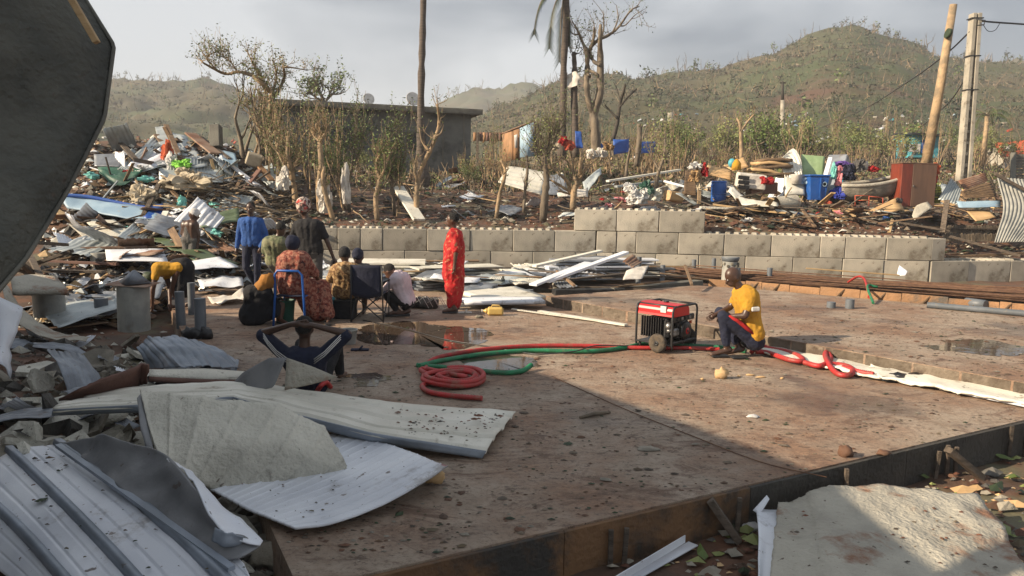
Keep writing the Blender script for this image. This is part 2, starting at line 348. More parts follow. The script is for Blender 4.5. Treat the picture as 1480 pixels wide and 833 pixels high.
# slab material: grey screed under wet reddish mud
def slab_mat():
    m=bpy.data.materials.new('slab'); m.use_nodes=True; nt=m.node_tree; b=nt.nodes['Principled BSDF']; L=nt.links.new
    g=N(nt,'ShaderNodeNewGeometry')
    def nse(scale,det,st,rough=.6,rot=0,dist=0):
        mp=N(nt,'ShaderNodeMapping'); mp.inputs['Scale'].default_value=st; mp.inputs['Rotation'].default_value=(0,0,rot); L(g.outputs['Position'],mp.inputs[0])
        n=N(nt,'ShaderNodeTexNoise'); n.inputs['Scale'].default_value=scale; n.inputs['Detail'].default_value=det; n.inputs['Roughness'].default_value=rough; n.inputs['Distortion'].default_value=dist; L(mp.outputs[0],n.inputs['Vector']); return n.outputs['Fac']
    def rmp(s,a,c,o0=0,o1=1):
        r=N(nt,'ShaderNodeMapRange'); r.inputs[1].default_value=a; r.inputs[2].default_value=c; r.inputs[3].default_value=o0; r.inputs[4].default_value=o1; L(s,r.inputs[0]); return r.outputs[0]
    def mixc(f,a,c):
        x=N(nt,'ShaderNodeMixRGB'); L(f,x.inputs[0])
        for i,q in ((1,a),(2,c)):
            if isinstance(q,tuple): x.inputs[i].default_value=(*q,1)
            else: L(q,x.inputs[i])
        return x.outputs[0]
    base=mixc(rmp(nse(3,8,(1,1,1)),.35,.65),(.42,.34,.265),(.30,.235,.175))
    mud=mixc(rmp(nse(9,9,(1,1,1),.7),.35,.65),(.33,.205,.13),(.21,.125,.082))
    f1=rmp(nse(.62,9,(1,1,1),.68),.43,.60)
    c=mixc(f1,base,mud)
    stk=rmp(nse(2.0,12,(.75,1.35,1),.80,-.15,.9),.52,.60,0,.85)
    c=mixc(stk,c,(.15,.088,.058))
    g5=rmp(nse(24,6,(1,1,1),.8),.50,.66,0,.6); c=mixc(g5,c,(.11,.07,.05))
    s4=rmp(nse(6,12,(.8,1.3,1),.8,.5),.55,.60,0,.85); c=mixc(s4,c,(.105,.068,.048))
    sp=rmp(nse(34,3,(.5,1.2,1),.6),.66,.72); c=mixc(sp,c,(.055,.038,.028))
    sp2=rmp(nse(17,4,(1,1,1),.6),.70,.74); c=mixc(sp2,c,(.40,.36,.29))
    wet=rmp(nse(.45,5,(1,1,1),.55),.56,.64); 
    dark=N(nt,'ShaderNodeMixRGB'); dark.blend_type='MULTIPLY'; dark.inputs[2].default_value=(.55,.53,.52,1); L(wet,dark.inputs[0]); L(c,dark.inputs[1]); c=dark.outputs[0]
    L(c,b.inputs['Base Color'])
    rr=N(nt,'ShaderNodeMapRange'); rr.inputs[3].default_value=.75; rr.inputs[4].default_value=.28; L(wet,rr.inputs[0]); L(rr.outputs[0],b.inputs['Roughness'])
    bp=N(nt,'ShaderNodeBump'); bp.inputs['Strength'].default_value=.9; bp.inputs['Distance'].default_value=.045; L(nse(9,10,(.8,1.3,1),.75),bp.inputs['Height']); L(bp.outputs[0],b.inputs['Normal'])
    MATS['slab']=m
slab_mat()
m=bpy.data.materials.new('water'); m.use_nodes=True; b=m.node_tree.nodes['Principled BSDF']; b.inputs['Base Color'].default_value=(.07,.05,.037,1); b.inputs['Roughness'].default_value=.04; b.inputs['Specular IOR Level'].default_value=.9
_n=N(m.node_tree,'ShaderNodeTexNoise'); _n.inputs['Scale'].default_value=7; _b=N(m.node_tree,'ShaderNodeBump'); _b.inputs['Strength'].default_value=.1; _b.inputs['Distance'].default_value=.01; m.node_tree.links.new(_n.outputs['Fac'],_b.inputs['Height']); m.node_tree.links.new(_b.outputs[0],b.inputs['Normal']); MATS['water']=m
# ---- surface sheet from rails of 3D points
def resample(r,n,curve=True):
    r=[Vector(p) for p in r]; k=len(r); o=[]
    for i in range(n):
        t=i/(n-1)*(k-1); a=min(int(t),k-2); f=t-a
        p1,p2=r[a],r[a+1]
        if curve and k>2:
            p0=r[a-1] if a>0 else p1*2-p2; p3=r[a+2] if a+2<k else p2*2-p1
            o.append(.5*((2*p1)+(p2-p0)*f+(2*p0-5*p1+4*p2-p3)*f*f+(3*p1-p0-3*p2+p3)*f**3))
        else: o.append(p1.lerp(p2,f))
    return o
def surf(rails,nu=16,nv=16,rib=None,crum=0,thick=.006,mi=0,mb=None,curve=True,cseed=0,cfreq=2.5,edge_j=0):
    """rails: list of point lists; u runs along a rail, v from rail to rail"""
    mb=mb or MB(); rr=[resample(r,nu,curve) for r in rails]
    cols=[resample([r[i] for r in rr],nv,curve) for i in range(nu)]
    g=[[cols[i][j].copy() for j in range(nv)] for i in range(nu)]
    def nrm(i,j):
        a=g[min(i+1,nu-1)][j]-g[max(i-1,0)][j]; b=g[i][min(j+1,nv-1)]-g[i][max(j-1,0)]
        n=a.cross(b); return n.normalized() if n.length>1e-9 else Vector((0,0,1))
    NN=[[nrm(i,j) for j in range(nv)] for i in range(nu)]
    top=[]
    for i in range(nu):
        for j in range(nv):
            p=g[i][j]; n=NN[i][j]; o=0
            if rib:
                ax,cnt,amp,kind=rib; t=(i/(nu-1) if ax=='u' else j/(nv-1))*cnt
                if kind=='sin': o=amp*math.sin(2*math.pi*t)
                elif kind=='groove': o=-amp if (t%1)<.14 else 0
                elif kind=='zig': o=amp*(abs((t%1)-.5)*4-1)
                else:
                    f=t%1; o=amp*(1 if .40<f<.60 else (max(0,1-abs(f-.5)/.16) if abs(f-.5)<.16 else 0))
            if crum: o+=crum*(noise.noise(p*cfreq+Vector((cseed,0,cseed)))+.5*noise.noise(p*cfreq*2.7+Vector((0,cseed,7))))
            q=p+n*o
            if edge_j and (i in(0,nu-1) or j in(0,nv-1)):
                q+=Vector((rng.uniform(-1,1),rng.uniform(-1,1),rng.uniform(-.4,.4)))*edge_j
            top.append(q)
    bot=[top[i*nv+j]-NN[i][j]*thick for i in range(nu) for j in range(nv)]
    K=nu*nv; I=lambda i,j:i*nv+j; fs=[]; ms=[]
    for i in range(nu-1):
        for j in range(nv-1):
            fs.append((I(i,j),I(i+1,j),I(i+1,j+1),I(i,j+1)))
    nt_=len(fs)
    for i in range(nu-1):
        for j in range(nv-1): fs.append((K+I(i,j),K+I(i,j+1),K+I(i+1,j+1),K+I(i+1,j)))
    for i in range(nu-1): fs+=[(I(i,0),K+I(i,0),K+I(i+1,0),I(i+1,0)),(I(i,nv-1),I(i+1,nv-1),K+I(i+1,nv-1),K+I(i,nv-1))]
    for j in range(nv-1): fs+=[(I(0,j),I(0,j+1),K+I(0,j+1),K+I(0,j)),(I(nu-1,j),K+I(nu-1,j),K+I(nu-1,j+1),I(nu-1,j+1))]
    b=len(mb.f); mb.add(top+bot,fs,mi,True)
    return mb
def sheet(name,label,cat,rails,mat,group=None,parent=None,back=None,**k):
    mb=surf(rails,**k)
    if back:
        nu=k.get('nu',16); nv=k.get('nv',16); c=(nu-1)*(nv-1)
        for i in range(c,len(mb.m)): mb.m[i]=1
        mat=[MATS[mat],MATS[back]]
    else: mat=MATS[mat]
    o=mb.build(name,mat,parent); 
    if not parent: tag(o,label,cat,group)
    return o
def quad(c,**k): return [[c[0],c[1]],[c[3],c[2]]]
def slabpoly(name,pts,z0,z1,mat,n=1):
    mb=MB(); k=len(pts)
    vs=[(x,y,z1) for x,y in pts]+[(x,y,z0) for x,y in pts]
    fs=[tuple(range(k)),tuple(reversed(range(k,2*k)))]+[((i+1)%k,i,k+i,k+(i+1)%k) for i in range(k)]
    mb.add(vs,fs); return mb.build(name,mat)
def beam(name,label,cat,a,b,w_,t,mat,group=None,parent=None,roll=0,bev=.004,jit=0):
    o=MB().bar(a,b,w_,t,roll,bev=bev,jit=jit).build(name,MATS[mat],parent)
    if not parent: tag(o,label,cat,group)
    return o
# ================================================================ SETTING
def grid(name,ys,us,xf,mat):
    mb=MB(); vs=[]; nu=len(us)
    for y in ys:
        for u in us:
            x=xf(u,y); vs.append((x,y,T(x,y)))
    fs=[(i*nu+j,i*nu+j+1,(i+1)*nu+j+1,(i+1)*nu+j) for i in range(len(ys)-1) for j in range(nu-1)]
    mb.add(vs,fs,0,True); return tag(mb.build(name,mat,origin=(0,0,0)),kind='structure')
ys=[-8+i*.5 for i in range(20)]+[2+i*.22 for i in range(77)]+[18.96,18.999,19.0,19.04,19.2]+[19.4+i*.3 for i in range(50)]
y=34.4
while y<66: ys.append(y); y*=1.035
ys.append(66.0)
US=[-1.8+3.6*i/230 for i in range(231)]
grid('ground',ys,US,lambda u,y:u*(y+14)*.8,mm('soil'))
ys=[66.0]; 
while ys[-1]<700: ys.append(ys[-1]*1.0165)
grid('hillside',ys,[-1.8+3.6*i/420 for i in range(421)],lambda u,y:u*(y+14)*.8,mm('hill'))
tag(MB().box((0,900,-6),(9000,9000,.2)).build('far_ground',mm('hill')),kind='structure')
C0=Vector((-1.02,3.42)); e1=Vector((.88,.475)).normalized(); e2=Vector((-e1.y,e1.x))
def S(s,t): v=C0+e1*s+e2*t; return v
fl=lambda v:(v.x,v.y)
LS=[fl(S(0,0)),(5.33,6.87),(1.2,13.2),(1.0,14.6),(-6.9,14.4)]
tag(slabpoly('lower_slab',[LS[0],LS[1],(1.3,13.2),(1.0,14.6),(-6.85,14.35)],-.45,0,mm('slab')),kind='structure')
UP=[(.6,12.9),(5.33,6.95),(11.6,10.33),(8.2,12.05),(4.85,14.4),(3.75,14.9)]
tag(slabpoly('upper_slab',UP,-.2,.17,mm('slab')),kind='structure')
# shutter boards round the front slab edge
fw=E('formwork',(*S(3,0),-.3),'dark stained timber formwork along the front edge of the concrete slab','formwork')
L_=(Vector((5.33,6.87))-C0).length; s0=-.03; e1n=(Vector((5.33,6.87))-C0).normalized(); nrm_=Vector((e1n.y,-e1n.x))
k=0
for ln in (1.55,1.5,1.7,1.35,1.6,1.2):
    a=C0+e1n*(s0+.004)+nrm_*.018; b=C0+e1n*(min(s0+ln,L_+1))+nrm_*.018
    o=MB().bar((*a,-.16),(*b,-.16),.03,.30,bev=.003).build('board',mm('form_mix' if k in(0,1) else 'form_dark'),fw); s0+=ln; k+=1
for i,px in enumerate((860,875,1012,1142,1254,1262,1322,1338,1345,1392,1240)):
    q=P(px,760-(px-860)*.36,-.1); s=(Vector((q.x,q.y))-C0).dot(e1n); a=C0+e1n*s+nrm_*(.055+.01*(i%3))
    MB().bar((*a,-.42),(*(a+e1n*rng.uniform(-.03,.03)+nrm_*.01),rng.uniform(-.06,.02)),.03,.022,bev=.002).build('stake',mm('old_wood'),fw)
for px,py,qx,qy in ((760,780,752,833),(1026,725,1068,783),(1370,652,1418,690)):
    a=P(px,py,-.03); a=Vector((a.x,a.y,-.02)); b=P(qx,qy,-.28)
    MB().bar(a,b,.07,.045,bev=.003,jit=.004).build('brace',mm('old_wood'),fw)
# step edge boards/blocks of the upper slab
st=E('slab_kerb',(.6,12.9,-.0),'row of rough dark concrete kerb blocks edging the raised slab','kerb')
a=Vector((.6,12.9)); b=Vector((5.33,6.95)); dd=(b-a); Lk=dd.length; dd.normalize(); nn=Vector((dd.y,-dd.x)); s=0; 
while s<Lk-.2:
    ln=rng.uniform(.42,.55); q=a+dd*(s+ln/2)+nn*(-.028); ang=math.atan2(dd.y,dd.x)
    MB().box((q.x+0,q.y,.078),(ln-.012,.06,.176+rng.uniform(-.004,.006)),Matrix.Rotation(ang+rng.uniform(-.01,.01),3,'Z'),bev=.008).build('kerb_block',mm('kerb'),st); s+=ln
# orange shutter boards at the back of the raised slab
of=E('back_formwork',(6.5,13.2,.0),'bright orange plank formwork standing behind the raised slab','formwork')
pts=[(4.0,14.98),(4.92,14.48),(8.25,12.1),(11.5,10.45)]
for (a,b) in zip(pts,pts[1:]):
    a=Vector(a); b=Vector(b); L2=(b-a).length; d_=(b-a).normalized(); s=0
    while s<L2-.1:
        ln=min(rng.uniform(.5,.75),L2-s); q0=a+d_*(s+.005); q1=a+d_*(s+ln-.005); h=.30+rng.uniform(-.015,.015)
        MB().bar((*q0,h-.11),(*q1,h-.11),.028,.22,bev=.002).build('board',mm('form_wood'),of)
        if rng.random()<.5:
            m_=q0+ (q1-q0)*.5; MB().bar((*(m_-Vector((.06,.03))),.16),(*(m_+Vector((.06,-.05))),.30),.03,.02).build('strut',mm('wood'),of)
        s+=ln
# puddles
def blob(name,poly,z,mat,amp=.13):
    c=sum((Vector(p) for p in poly),Vector((0,0,0)))/len(poly); k=len(poly)*12; r=resample(poly+[poly[0]],k+1)[:-1]
    vs=[Vector((c.x,c.y,z))]+[Vector((p.x+amp*nz(p.x*4,p.y*4)+amp*.5*nz(p.x*13,p.y*13),p.y+amp*1.3*nz(p.y*4,p.x*4,4)+amp*.5*nz(p.x*14,p.y*14,2),z)) for p in r]
    return MB().add(vs,[(0,1+i,1+(i+1)%k) for i in range(k)]).build(name,mat)
for pl in ([(515,478),(545,468),(600,466),(640,472),(700,476),(705,492),(660,505),(610,500),(560,498),(520,492)],[(650,518),(700,512),(760,516),(775,528),(745,536),(690,534)],[(1325,500),(1400,492),(1480,500),(1500,512),(1400,512)],[(500,545),(540,540),(560,552),(520,560)]):
    up=pl[0][0]>1300
    tag(blob('puddle',[P(x,y,.17 if up else 0) for x,y in pl],.174 if up else .004,mm('water')),kind='structure')
# ---- concrete block wall
def blockmesh(ln,nub):
    mb=MB().box((0,0,.275),(ln-.014,.56,.55),None,0,.012,.004)
    if nub:
        k=max(2,round(ln/.215)); w_=(ln-.06)/k
        for i in range(k):
            x=-ln/2+.03+w_*(i+.5)
            mb.lathe((x,0,.55),[(.088,0),(.07,.045),(.03,.05)],8,sc_=(1,2.6),smooth=False)
    return mb
wl=E('block_wall',(0,19.5,0),'long low retaining wall of stacked concrete blocks behind the plot','wall')
A0=D(300,380,18.35); A1=D(862,380,19.45); A2=D(1345,380,18.55); dW=Vector((.97,.21,0))
def wallpt(px,seg):
    r=ray(px,380); u=r.x/r.y
    if seg==0: a,b=A0,A1
    elif seg==1: a,b=A1,A2
    else: a,b=A2,A2+dW
    dx,dy=b.x-a.x,b.y-a.y; t=(u*a.y-a.x)/(dx-u*dy); return Vector((a.x+dx*t,a.y+dy*t,0))
def course(seg,z,px,nub):
    for i,(p,q) in enumerate(zip(px,px[1:])):
        a=wallpt(p,seg); b=wallpt(q,seg); d=(b-a); ln=d.length; ang=math.atan2(d.y,d.x); n=Vector((-math.sin(ang),math.cos(ang),0))
        c=(a+b)/2+n*(.28+rng.uniform(-.012,.012))
        nb = nub[i] if isinstance(nub,list) else nub
        o=blockmesh(ln,nb).build('block',mm('concrete'),wl,origin=(0,0,0)); o.location=c-wloc(wl)+Vector((0,0,z)); o.rotation_euler=(0,0,ang+rng.uniform(-.008,.008))
HB=.56; Z0=-.10
course(0,Z0,[300,352,408,462,524,585,647,709,770,831,862],False)
course(0,Z0+HB,[441,488,521,553,617,679,741,801,860],[True]*6+[True,False])
course(1,Z0,[862,886,948,1010,1077,1146,1218,1278,1344],False)
course(1,Z0+HB,[861,890,918,979,1045,1113,1184,1220,1279,1346],[False]*3+[True]*6)
course(1,Z0+HB*2,[828,889,950,1016],True)
course(2,Z0,[1346,1401,1462,1525,1590],True)
# end return block of the top course
ang=math.atan2(.21,.97); c=Vector((A2.x,A2.y,0))+Vector((.97,.21,0))*.2+Vector((-.21,.97,0))*.28
o=blockmesh(.42,False).build('block',mm('concrete'),wl,origin=(0,0,0)); o.location=c-wloc(wl)+Vector((0,0,Z0+HB)); o.rotation_euler=(0,0,ang)
for px in (302,345):
    pass
# ---- unseen house left of frame, its roof outline shaped to shade the foreground
def offhouse():
    h=3.0; k=h/-SUN.z
    def back(px,py,z=0,h=3.0):
        p=P(px,py,z); t=(h-z)/-SUN.z; q=p-SUN*t; return (q.x,q.y)
    edge=[back(150,446),back(350,458),back(600,488),back(800,545),back(1000,615),back(1195,688),(-3.4,1.0),(-3.4,-5),(-15,-5),(-16,6)]
    hs=E('shadow_house',(-9,1,-.2),'unseen low house added left of the plot, flat roof shaped to shade it','house')
    n=len(edge); mb=MB(); mb.add([(x,y,3.0) for x,y in edge]+[(x,y,2.88) for x,y in edge],[tuple(range(n)),tuple(reversed(range(n,2*n)))]+[((i+1)%n,i,n+i,n+(i+1)%n) for i in range(n)]); mb.build('roof',mm('grey_metal'),hs)
    cx=sum(x for x,y in edge)/n; cy=sum(y for x,y in edge)/n; e2_=[(cx+(x-cx)*.93,cy+(y-cy)*.93) for x,y in edge]
    mb=MB()
    for i in range(n):
        a=e2_[i]; b=e2_[(i+1)%n]; mb.bar((*a,1.3),(*b,1.3),.15,3.15)
    mb.build('wall',mm('house_wall'),hs)
    return edge
print('edge',[(round(a,1),round(b,1)) for a,b in offhouse()])
# ================================================================ PEOPLE
def remesh(mb,name,mat,parent,voxel=.014,smooth=3,wr=0,wf=14,extra=None):
    o=mb.build('tmp',mm('hair'),None,origin=wloc(parent)); 
    a=o.modifiers.new('r','REMESH'); a.mode='VOXEL'; a.voxel_size=voxel; a.use_smooth_shade=True
    if smooth: b=o.modifiers.new('s','SMOOTH'); b.iterations=smooth; b.factor=.5
    dg=bpy.context.evaluated_depsgraph_get(); me=bpy.data.meshes.new_from_object(o.evaluated_get(dg))
    bpy.data.objects.remove(o); 
    out=MB(); vs=[v.co.copy() for v in me.vertices]
    if wr:
        no=[v.normal.copy() for v in me.vertices]
        vs=[v+n*wr*(noise.noise(Vector((v.x*wf,v.y*wf,v.z*wf*.55)))+.5*noise.noise(v*wf*2.3)) for v,n in zip(vs,no)]
    org=wloc(parent); out.add([v+org for v in vs],[tuple(p.vertices) for p in me.polygons],0,True)
    bpy.data.meshes.remove(me)
    if extra: extra(out)
    return out.build(name,mat,parent)
def human(label,base,pel,che,hd,arms,legs,face,skin='skin_dark',clothes=(),hair=True,group=None,fat=1.0,vox=.014,headwear=None,scale=1,face_detail=True,extra=None,hand_curl=.5):
    V_=Vector; base=V_(base); root=E('person',base,label,'person',group)
    tr=lambda p: base+V_(p)*scale
    pel,che,hd=V_(pel),V_(che),V_(hd); f=V_(face).normalized()
    up=(hd-che).normalized(); nk=che.lerp(hd,.42)
    ax_s=(V_(arms[1][0])-V_(arms[0][0])); ax_s=ax_s.normalized() if ax_s.length>.01 else V_((1,0,0))
    ax_h=(V_(legs[1][0])-V_(legs[0][0])); ax_h=ax_h.normalized() if ax_h.length>.01 else ax_s
    g=scale*fat
    mb=MB(); C=lambda a,b,r0,r1: mb.cap(tr(a),tr(b),r0*scale,r1*scale)
    hd=che+(hd-che)*.93
    sh=[V_(a[0])*.9+che*.1-up*.03 for a in arms]; arms=[[sh[i]]+list(a[1:]) for i,a in enumerate(arms)]
    wst=pel.lerp(che,.45); pel0=pel
    def torso(cap,o=0,cut=0):
        pel=pel0.lerp(che,cut)
        for s in (-1,1):
            cap(pel+ax_h*.075*s,wst+ax_s*.06*s,.105*fat+o,.098*fat+o); cap(wst+ax_s*.06*s,che+ax_s*.085*s-up*.04,.098*fat+o,.108*fat+o)
        cap(pel,wst,.112*fat+o,.104*fat+o); cap(wst,che-up*.03,.104*fat+o,.112*fat+o); cap(sh[0],sh[1],.05+o*.7,.05+o*.7)
        for q in sh: cap(che.lerp(hd,.16),q,.052+o*.5,.04+o*.6)
    torso(C)
    C(che,nk+up*.02,.062,.052); C(nk,hd,.052,.055)
    # head: cranium, jaw, nose, ears
    rt=f.cross(V_((0,0,1))).normalized() if abs(f.z)<.95 else V_((1,0,0)); fu=rt.cross(f).normalized()
    Rm=Matrix((rt,f,fu)).transposed()
    mb.ell(tr(hd+fu*.02-f*.012),[.079*scale,.099*scale,.104*scale],Rm,14,10)
    mb.ell(tr(hd-fu*.045+f*.025),[.054*scale,.066*scale,.062*scale],Rm,12,8)
    mb.cap(tr(hd+fu*.012+f*.082),tr(hd-fu*.022+f*.100),.010*scale,.016*scale,8)
    mb.cap(tr(hd-fu*.052+f*.083-rt*.018),tr(hd-fu*.052+f*.083+rt*.018),.011*scale,.011*scale,8)
    for s in (-1,1): mb.ell(tr(hd+rt*.076*s-fu*.005-f*.01),[.012*scale,.02*scale,.032*scale],Rm,8,6)
    hands=[]
    for a in arms:
        s_,e_,w_=V_(a[0]),V_(a[1]),V_(a[2]); C(s_,e_,.052,.04); C(e_,w_,.041,.026)
        hdv=V_(a[3]).normalized() if len(a)>3 else (w_-e_).normalized()
        C(w_,w_+hdv*.075,.028,.03); hands.append((w_,hdv,s_))
    for l in legs:
        h_,k_,a_,t_=map(V_,l); C(h_,k_,.085*fat,.056); C(k_,k_.lerp(a_,.35),.055,.056); C(k_.lerp(a_,.35),a_,.055,.035)
        C(a_-(t_-a_).normalized()*.03-V_((0,0,.015)),t_,.038,.028)
    def fingers(o):
        for w_,hv,s_ in hands:
            side=hv.cross(f); side=side.normalized() if side.length>.1 else V_((1,0,0)); pn=side.cross(hv).normalized()
            for i in range(4):
                b=w_+hv*.085+side*(i-1.5)*.017; L=(.062,.074,.07,.054)[i]; c=hand_curl
                p1=b+hv*L*.45; p2=p1+(hv*(1-c)+pn*c).normalized()*L*.33; p3=p2+(hv*(1-c*1.6)+pn*c*1.6).normalized()*L*.27
                o.tube([tr(b-hv*.02),tr(p1),tr(p2),tr(p3)],[.0085*scale,.0082*scale,.0075*scale,.005*scale],6)
            b=w_+hv*.03-side*.026; p1=b-side*.022+hv*.028; p2=p1+hv*.03+pn*.01
            o.tube([tr(b+side*.008),tr(p1),tr(p2)],[.012*scale,.010*scale,.007*scale],6)
    remesh(mb,'body',mm(skin),root,vox,3,extra=fingers)
    if face_detail:
        for s in (-1,1):
            MB().ell(tr(hd+rt*.03*s+fu*.012+f*.080),(.0085*scale,)*3,None,8,6).build('eye',mm('cloth_white'),root)
            MB().ell(tr(hd+rt*.03*s+fu*.012+f*.0875),(.0055*scale,)*3,None,8,6).build('pupil',mm('hair'),root)
    if hair:
        h=MB(); h.ell(tr(hd+fu*.034-f*.022),[.083*scale,.098*scale,.097*scale],Rm,14,10)
        remesh(h,'hair',mm('hair'),root,.012,2,wr=.004,wf=60)
    for c in clothes:
        nm,mat,kind=c[0],c[1],c[2]; par=c[3] if len(c)>3 else {}
        m2=MB(); o=par.get('o',.018); C2=lambda a,b,r0,r1: m2.cap(tr(a),tr(b),r0*scale,r1*scale)
        if kind=='shirt':
            torso(C2,o,par.get('cut',.05)); fr=par.get('sl',.6)
            for a in arms:
                s_,e_,w_=V_(a[0]),V_(a[1]),V_(a[2])
                if fr<=1: C2(s_,s_.lerp(e_,fr),.060+o*.6,.052+o*.6)
                else: C2(s_,e_,.060+o*.6,.046+o*.6); C2(e_,e_.lerp(w_,fr-1),.046+o*.6,.034+o*.6)
            if par.get('hood'): C2(che+up*.05-f*.07-ax_s*.04,che+up*.05-f*.07+ax_s*.04,.06,.06)
            if par.get('col'): C2(che+up*.0,che+up*.06,.068,.06)
        elif kind=='pants':
            fr=par.get('len',1.9)
            C2(pel-ax_h*.07,pel+ax_h*.07,.118*fat,.118*fat); C2(pel,pel.lerp(che,.3),.122*fat,.112*fat)
            for l in legs:
                h_,k_,a_=V_(l[0]),V_(l[1]),V_(l[2])
                if fr<=1: C2(h_,h_.lerp(k_,fr),.098*fat,.082)
                else: C2(h_,k_,.098*fat,.07); C2(k_,k_.lerp(a_,fr-1),.07,.052)
        elif kind=='robe':
            for (a,b,r0,r1) in par['caps']: C2(V_(a),V_(b),r0,r1)
            if par.get('torso',1): torso(C2,o)
            for a in arms:
                s_,e_=V_(a[0]),V_(a[1]); C2(s_,s_.lerp(e_,par.get('sl',.8)),.07,.075)
        elif kind=='caps':
            for (a,b,r0,r1) in par['caps']: C2(V_(a),V_(b),r0,r1)
        elif kind=='head':   # scarf or cap about the head
            k=par.get('k',1.15)
            m2.ell(tr(hd+fu*par.get('u',.035)-f*par.get('b',.02)),[.085*k*scale,.102*k*scale,.099*k*scale],Rm,14,10)
            if par.get('drape'): C2(hd-fu*.03-f*.03,nk-up*.02-f*.02,.08,.11)
            if par.get('knot'): C2(hd+fu*.06-f*.08,hd+fu*.09-f*.10,.045,.04)
            if par.get('brim'): C2(hd+fu*.05+f*.08-rt*.04,hd+fu*.05+f*.13+rt*.0,.018,.012); C2(hd+fu*.05+f*.08+rt*.04,hd+fu*.05+f*.13,.018,.012)
        remesh(m2,nm,mm(mat),root,par.get('vox',vox),par.get('smooth',2),wr=par.get('wr',.006),wf=par.get('wf',13))
    if extra: extra(root,tr)
    return root
# man squatting at the generator, seen in profile, facing left
B12=P(1062,515)
def ex12(root,tr):
    # red side stripe on the trousers, sandals, white sleeve tag
    m=MB(); m.tube([tr((-.17,-.155,.515)),tr((-.05,-.165,.46)),tr((.08,-.175,.36)),tr((.15,-.172,.30))],[.022,.026,.026,.012],8); m.build('trouser_stripe',mm('cloth_red'),root)
    for a,b in (((-.10,-.07,.02),(-.31,-.09,.018)),((.10,-.13,.02),(-.09,-.16,.018))):
        MB().bar(tr(a),tr(b),.095,.022,bev=.006).build('sandal',mm('steel_dark'),root)
    m=MB(); m.bar(tr((.09,-.215,.60)),tr((.19,-.205,.605)),.05,.055,bev=.012); m.build('white_cloth_roll',mm('cloth_white'),root)
human('barefoot man in a yellow t-shirt squatting in profile beside the red generator',B12,(.20,.0,.20),(.06,.0,.76),(-.085,-.0,.955),
  [((.10,-.155,.77),(.03,-.20,.52),(-.14,-.12,.50),(-.9,.2,-.3)),((.06,.155,.77),(-.04,.17,.56),(-.22,.05,.50),(-.8,-.3,-.4))],
  [((.20,-.09,.20),(-.20,-.12,.50),(-.12,-.08,.10),(-.30,-.09,.035)),((.18,.09,.20),(-.16,.14,.50),(.06,.02,.09),(-.10,.02,.035))],
  (-.86,-.12,-.48),'skin_dark',[('t_shirt','cloth_yellow','shirt',{'sl':.62,'o':.020,'wr':.013,'wf':10,'col':1,'cut':.14}),('trousers','cloth_navy','pants',{'len':1.8,'wr':.008})],vox=.011,hair=False,extra=ex12,scale=1.04)
# reclining striped man, back to us, hands behind the head
B13=P(441,579)
def ex13(root,tr):
    for s in (-1,1):
        for k in range(3):
            o=.020*(k-1); m=MB()
            m.tube([tr((s*.12,-.115,.40+o)),tr((s*.22,-.118,.475+o)),tr((s*.30,-.10,.56+o)),tr((s*.355,-.06,.62+o))],[.0045]*4,5); m.build('sleeve_stripe',mm('cloth_white'),root)
human('man in a dark striped tracksuit top sitting with both hands clasped behind his head',B13,(0,.12,.14),(0,.0,.43),(.01,.0,.70),
  [((-.17,.0,.45),(-.40,.02,.625),(-.085,-.08,.735),(.9,-.25,.1)),((.17,.0,.45),(.40,.02,.635),(.10,-.08,.73),(-.9,-.25,.05))],
  [((-.09,.14,.12),(-.17,.52,.42),(-.16,.72,.08),(-.17,.9,.04)),((.09,.14,.12),(.17,.52,.42),(.16,.72,.08),(.17,.9,.04))],
  (.0,1,.1),'skin_dark',[('tracksuit_top','cloth_navy','shirt',{'sl':.92,'o':.022}),('trousers','cloth_black','pants',{})],vox=.012,face_detail=False,extra=ex13,hand_curl=.25)
# woman in red
B2=P(656,452)
human('woman in a long red patterned dress standing in profile facing left',B2,(.0,.0,.92),(.0,.0,1.28),(-.045,0,1.515),
  [((-.01,-.14,1.30),(.045,-.19,1.04),(.02,-.20,.80)),((0,.14,1.30),(-.03,.17,1.04),(-.06,.12,.80))],
  [((0,-.08,.88),(-.02,-.08,.48),(.0,-.08,.08),(-.16,-.09,.035)),((0,.08,.88),(.02,.08,.48),(.03,.08,.08),(-.12,.09,.035))],
  (-1,-.1,-.05),'skin_brown',[('red_dress','cloth_sari','robe',{'caps':[((.0,0,1.1),(-.02,0,.62),.175,.185),((-.03,-.03,.62),(-.01,-.03,.16),.145,.10),((.03,.03,.62),(.02,.03,.16),.145,.11)],'sl':.95,'o':.022,'wr':.022,'wf':11})],
  extra=lambda r,tr:[MB().bar(tr((.06,y,.02)),tr((-.18,y,.015)),.09,.02,bev=.005).build('sandal',mm('steel_dark'),r) for y in(-.085,.085)])
# man in blue
human('man in a blue long sleeved top and dark jeans walking towards the camera',P(366,424),(.0,0,.93),(.0,-.02,1.36),(.01,-.05,1.61),
  [((-.19,-.01,1.39),(-.25,.03,1.10),(-.27,-.04,.86)),((.19,-.01,1.39),(.25,.03,1.10),(.20,-.10,.88))],
  [((-.09,0,.90),(-.10,-.06,.50),(.02,.14,.10),(.0,.0,.05)),((.09,0,.90),(.10,-.03,.48),(.08,-.02,.09),(.10,-.18,.04))],
  (.05,-1,-.15),'skin_dark',[('blue_top','cloth_blue','shirt',{'sl':1.95,'col':1,'wr':.009}),('jeans','cloth_navy','pants',{'wr':.008})],
  extra=lambda r,tr:[MB().bar(tr((x,.06,.04)),tr((x+.02,-.20,.03)),.09,.06,bev=.015).build('shoe',mm('cloth_black'),r) for x in(.0,.09)])
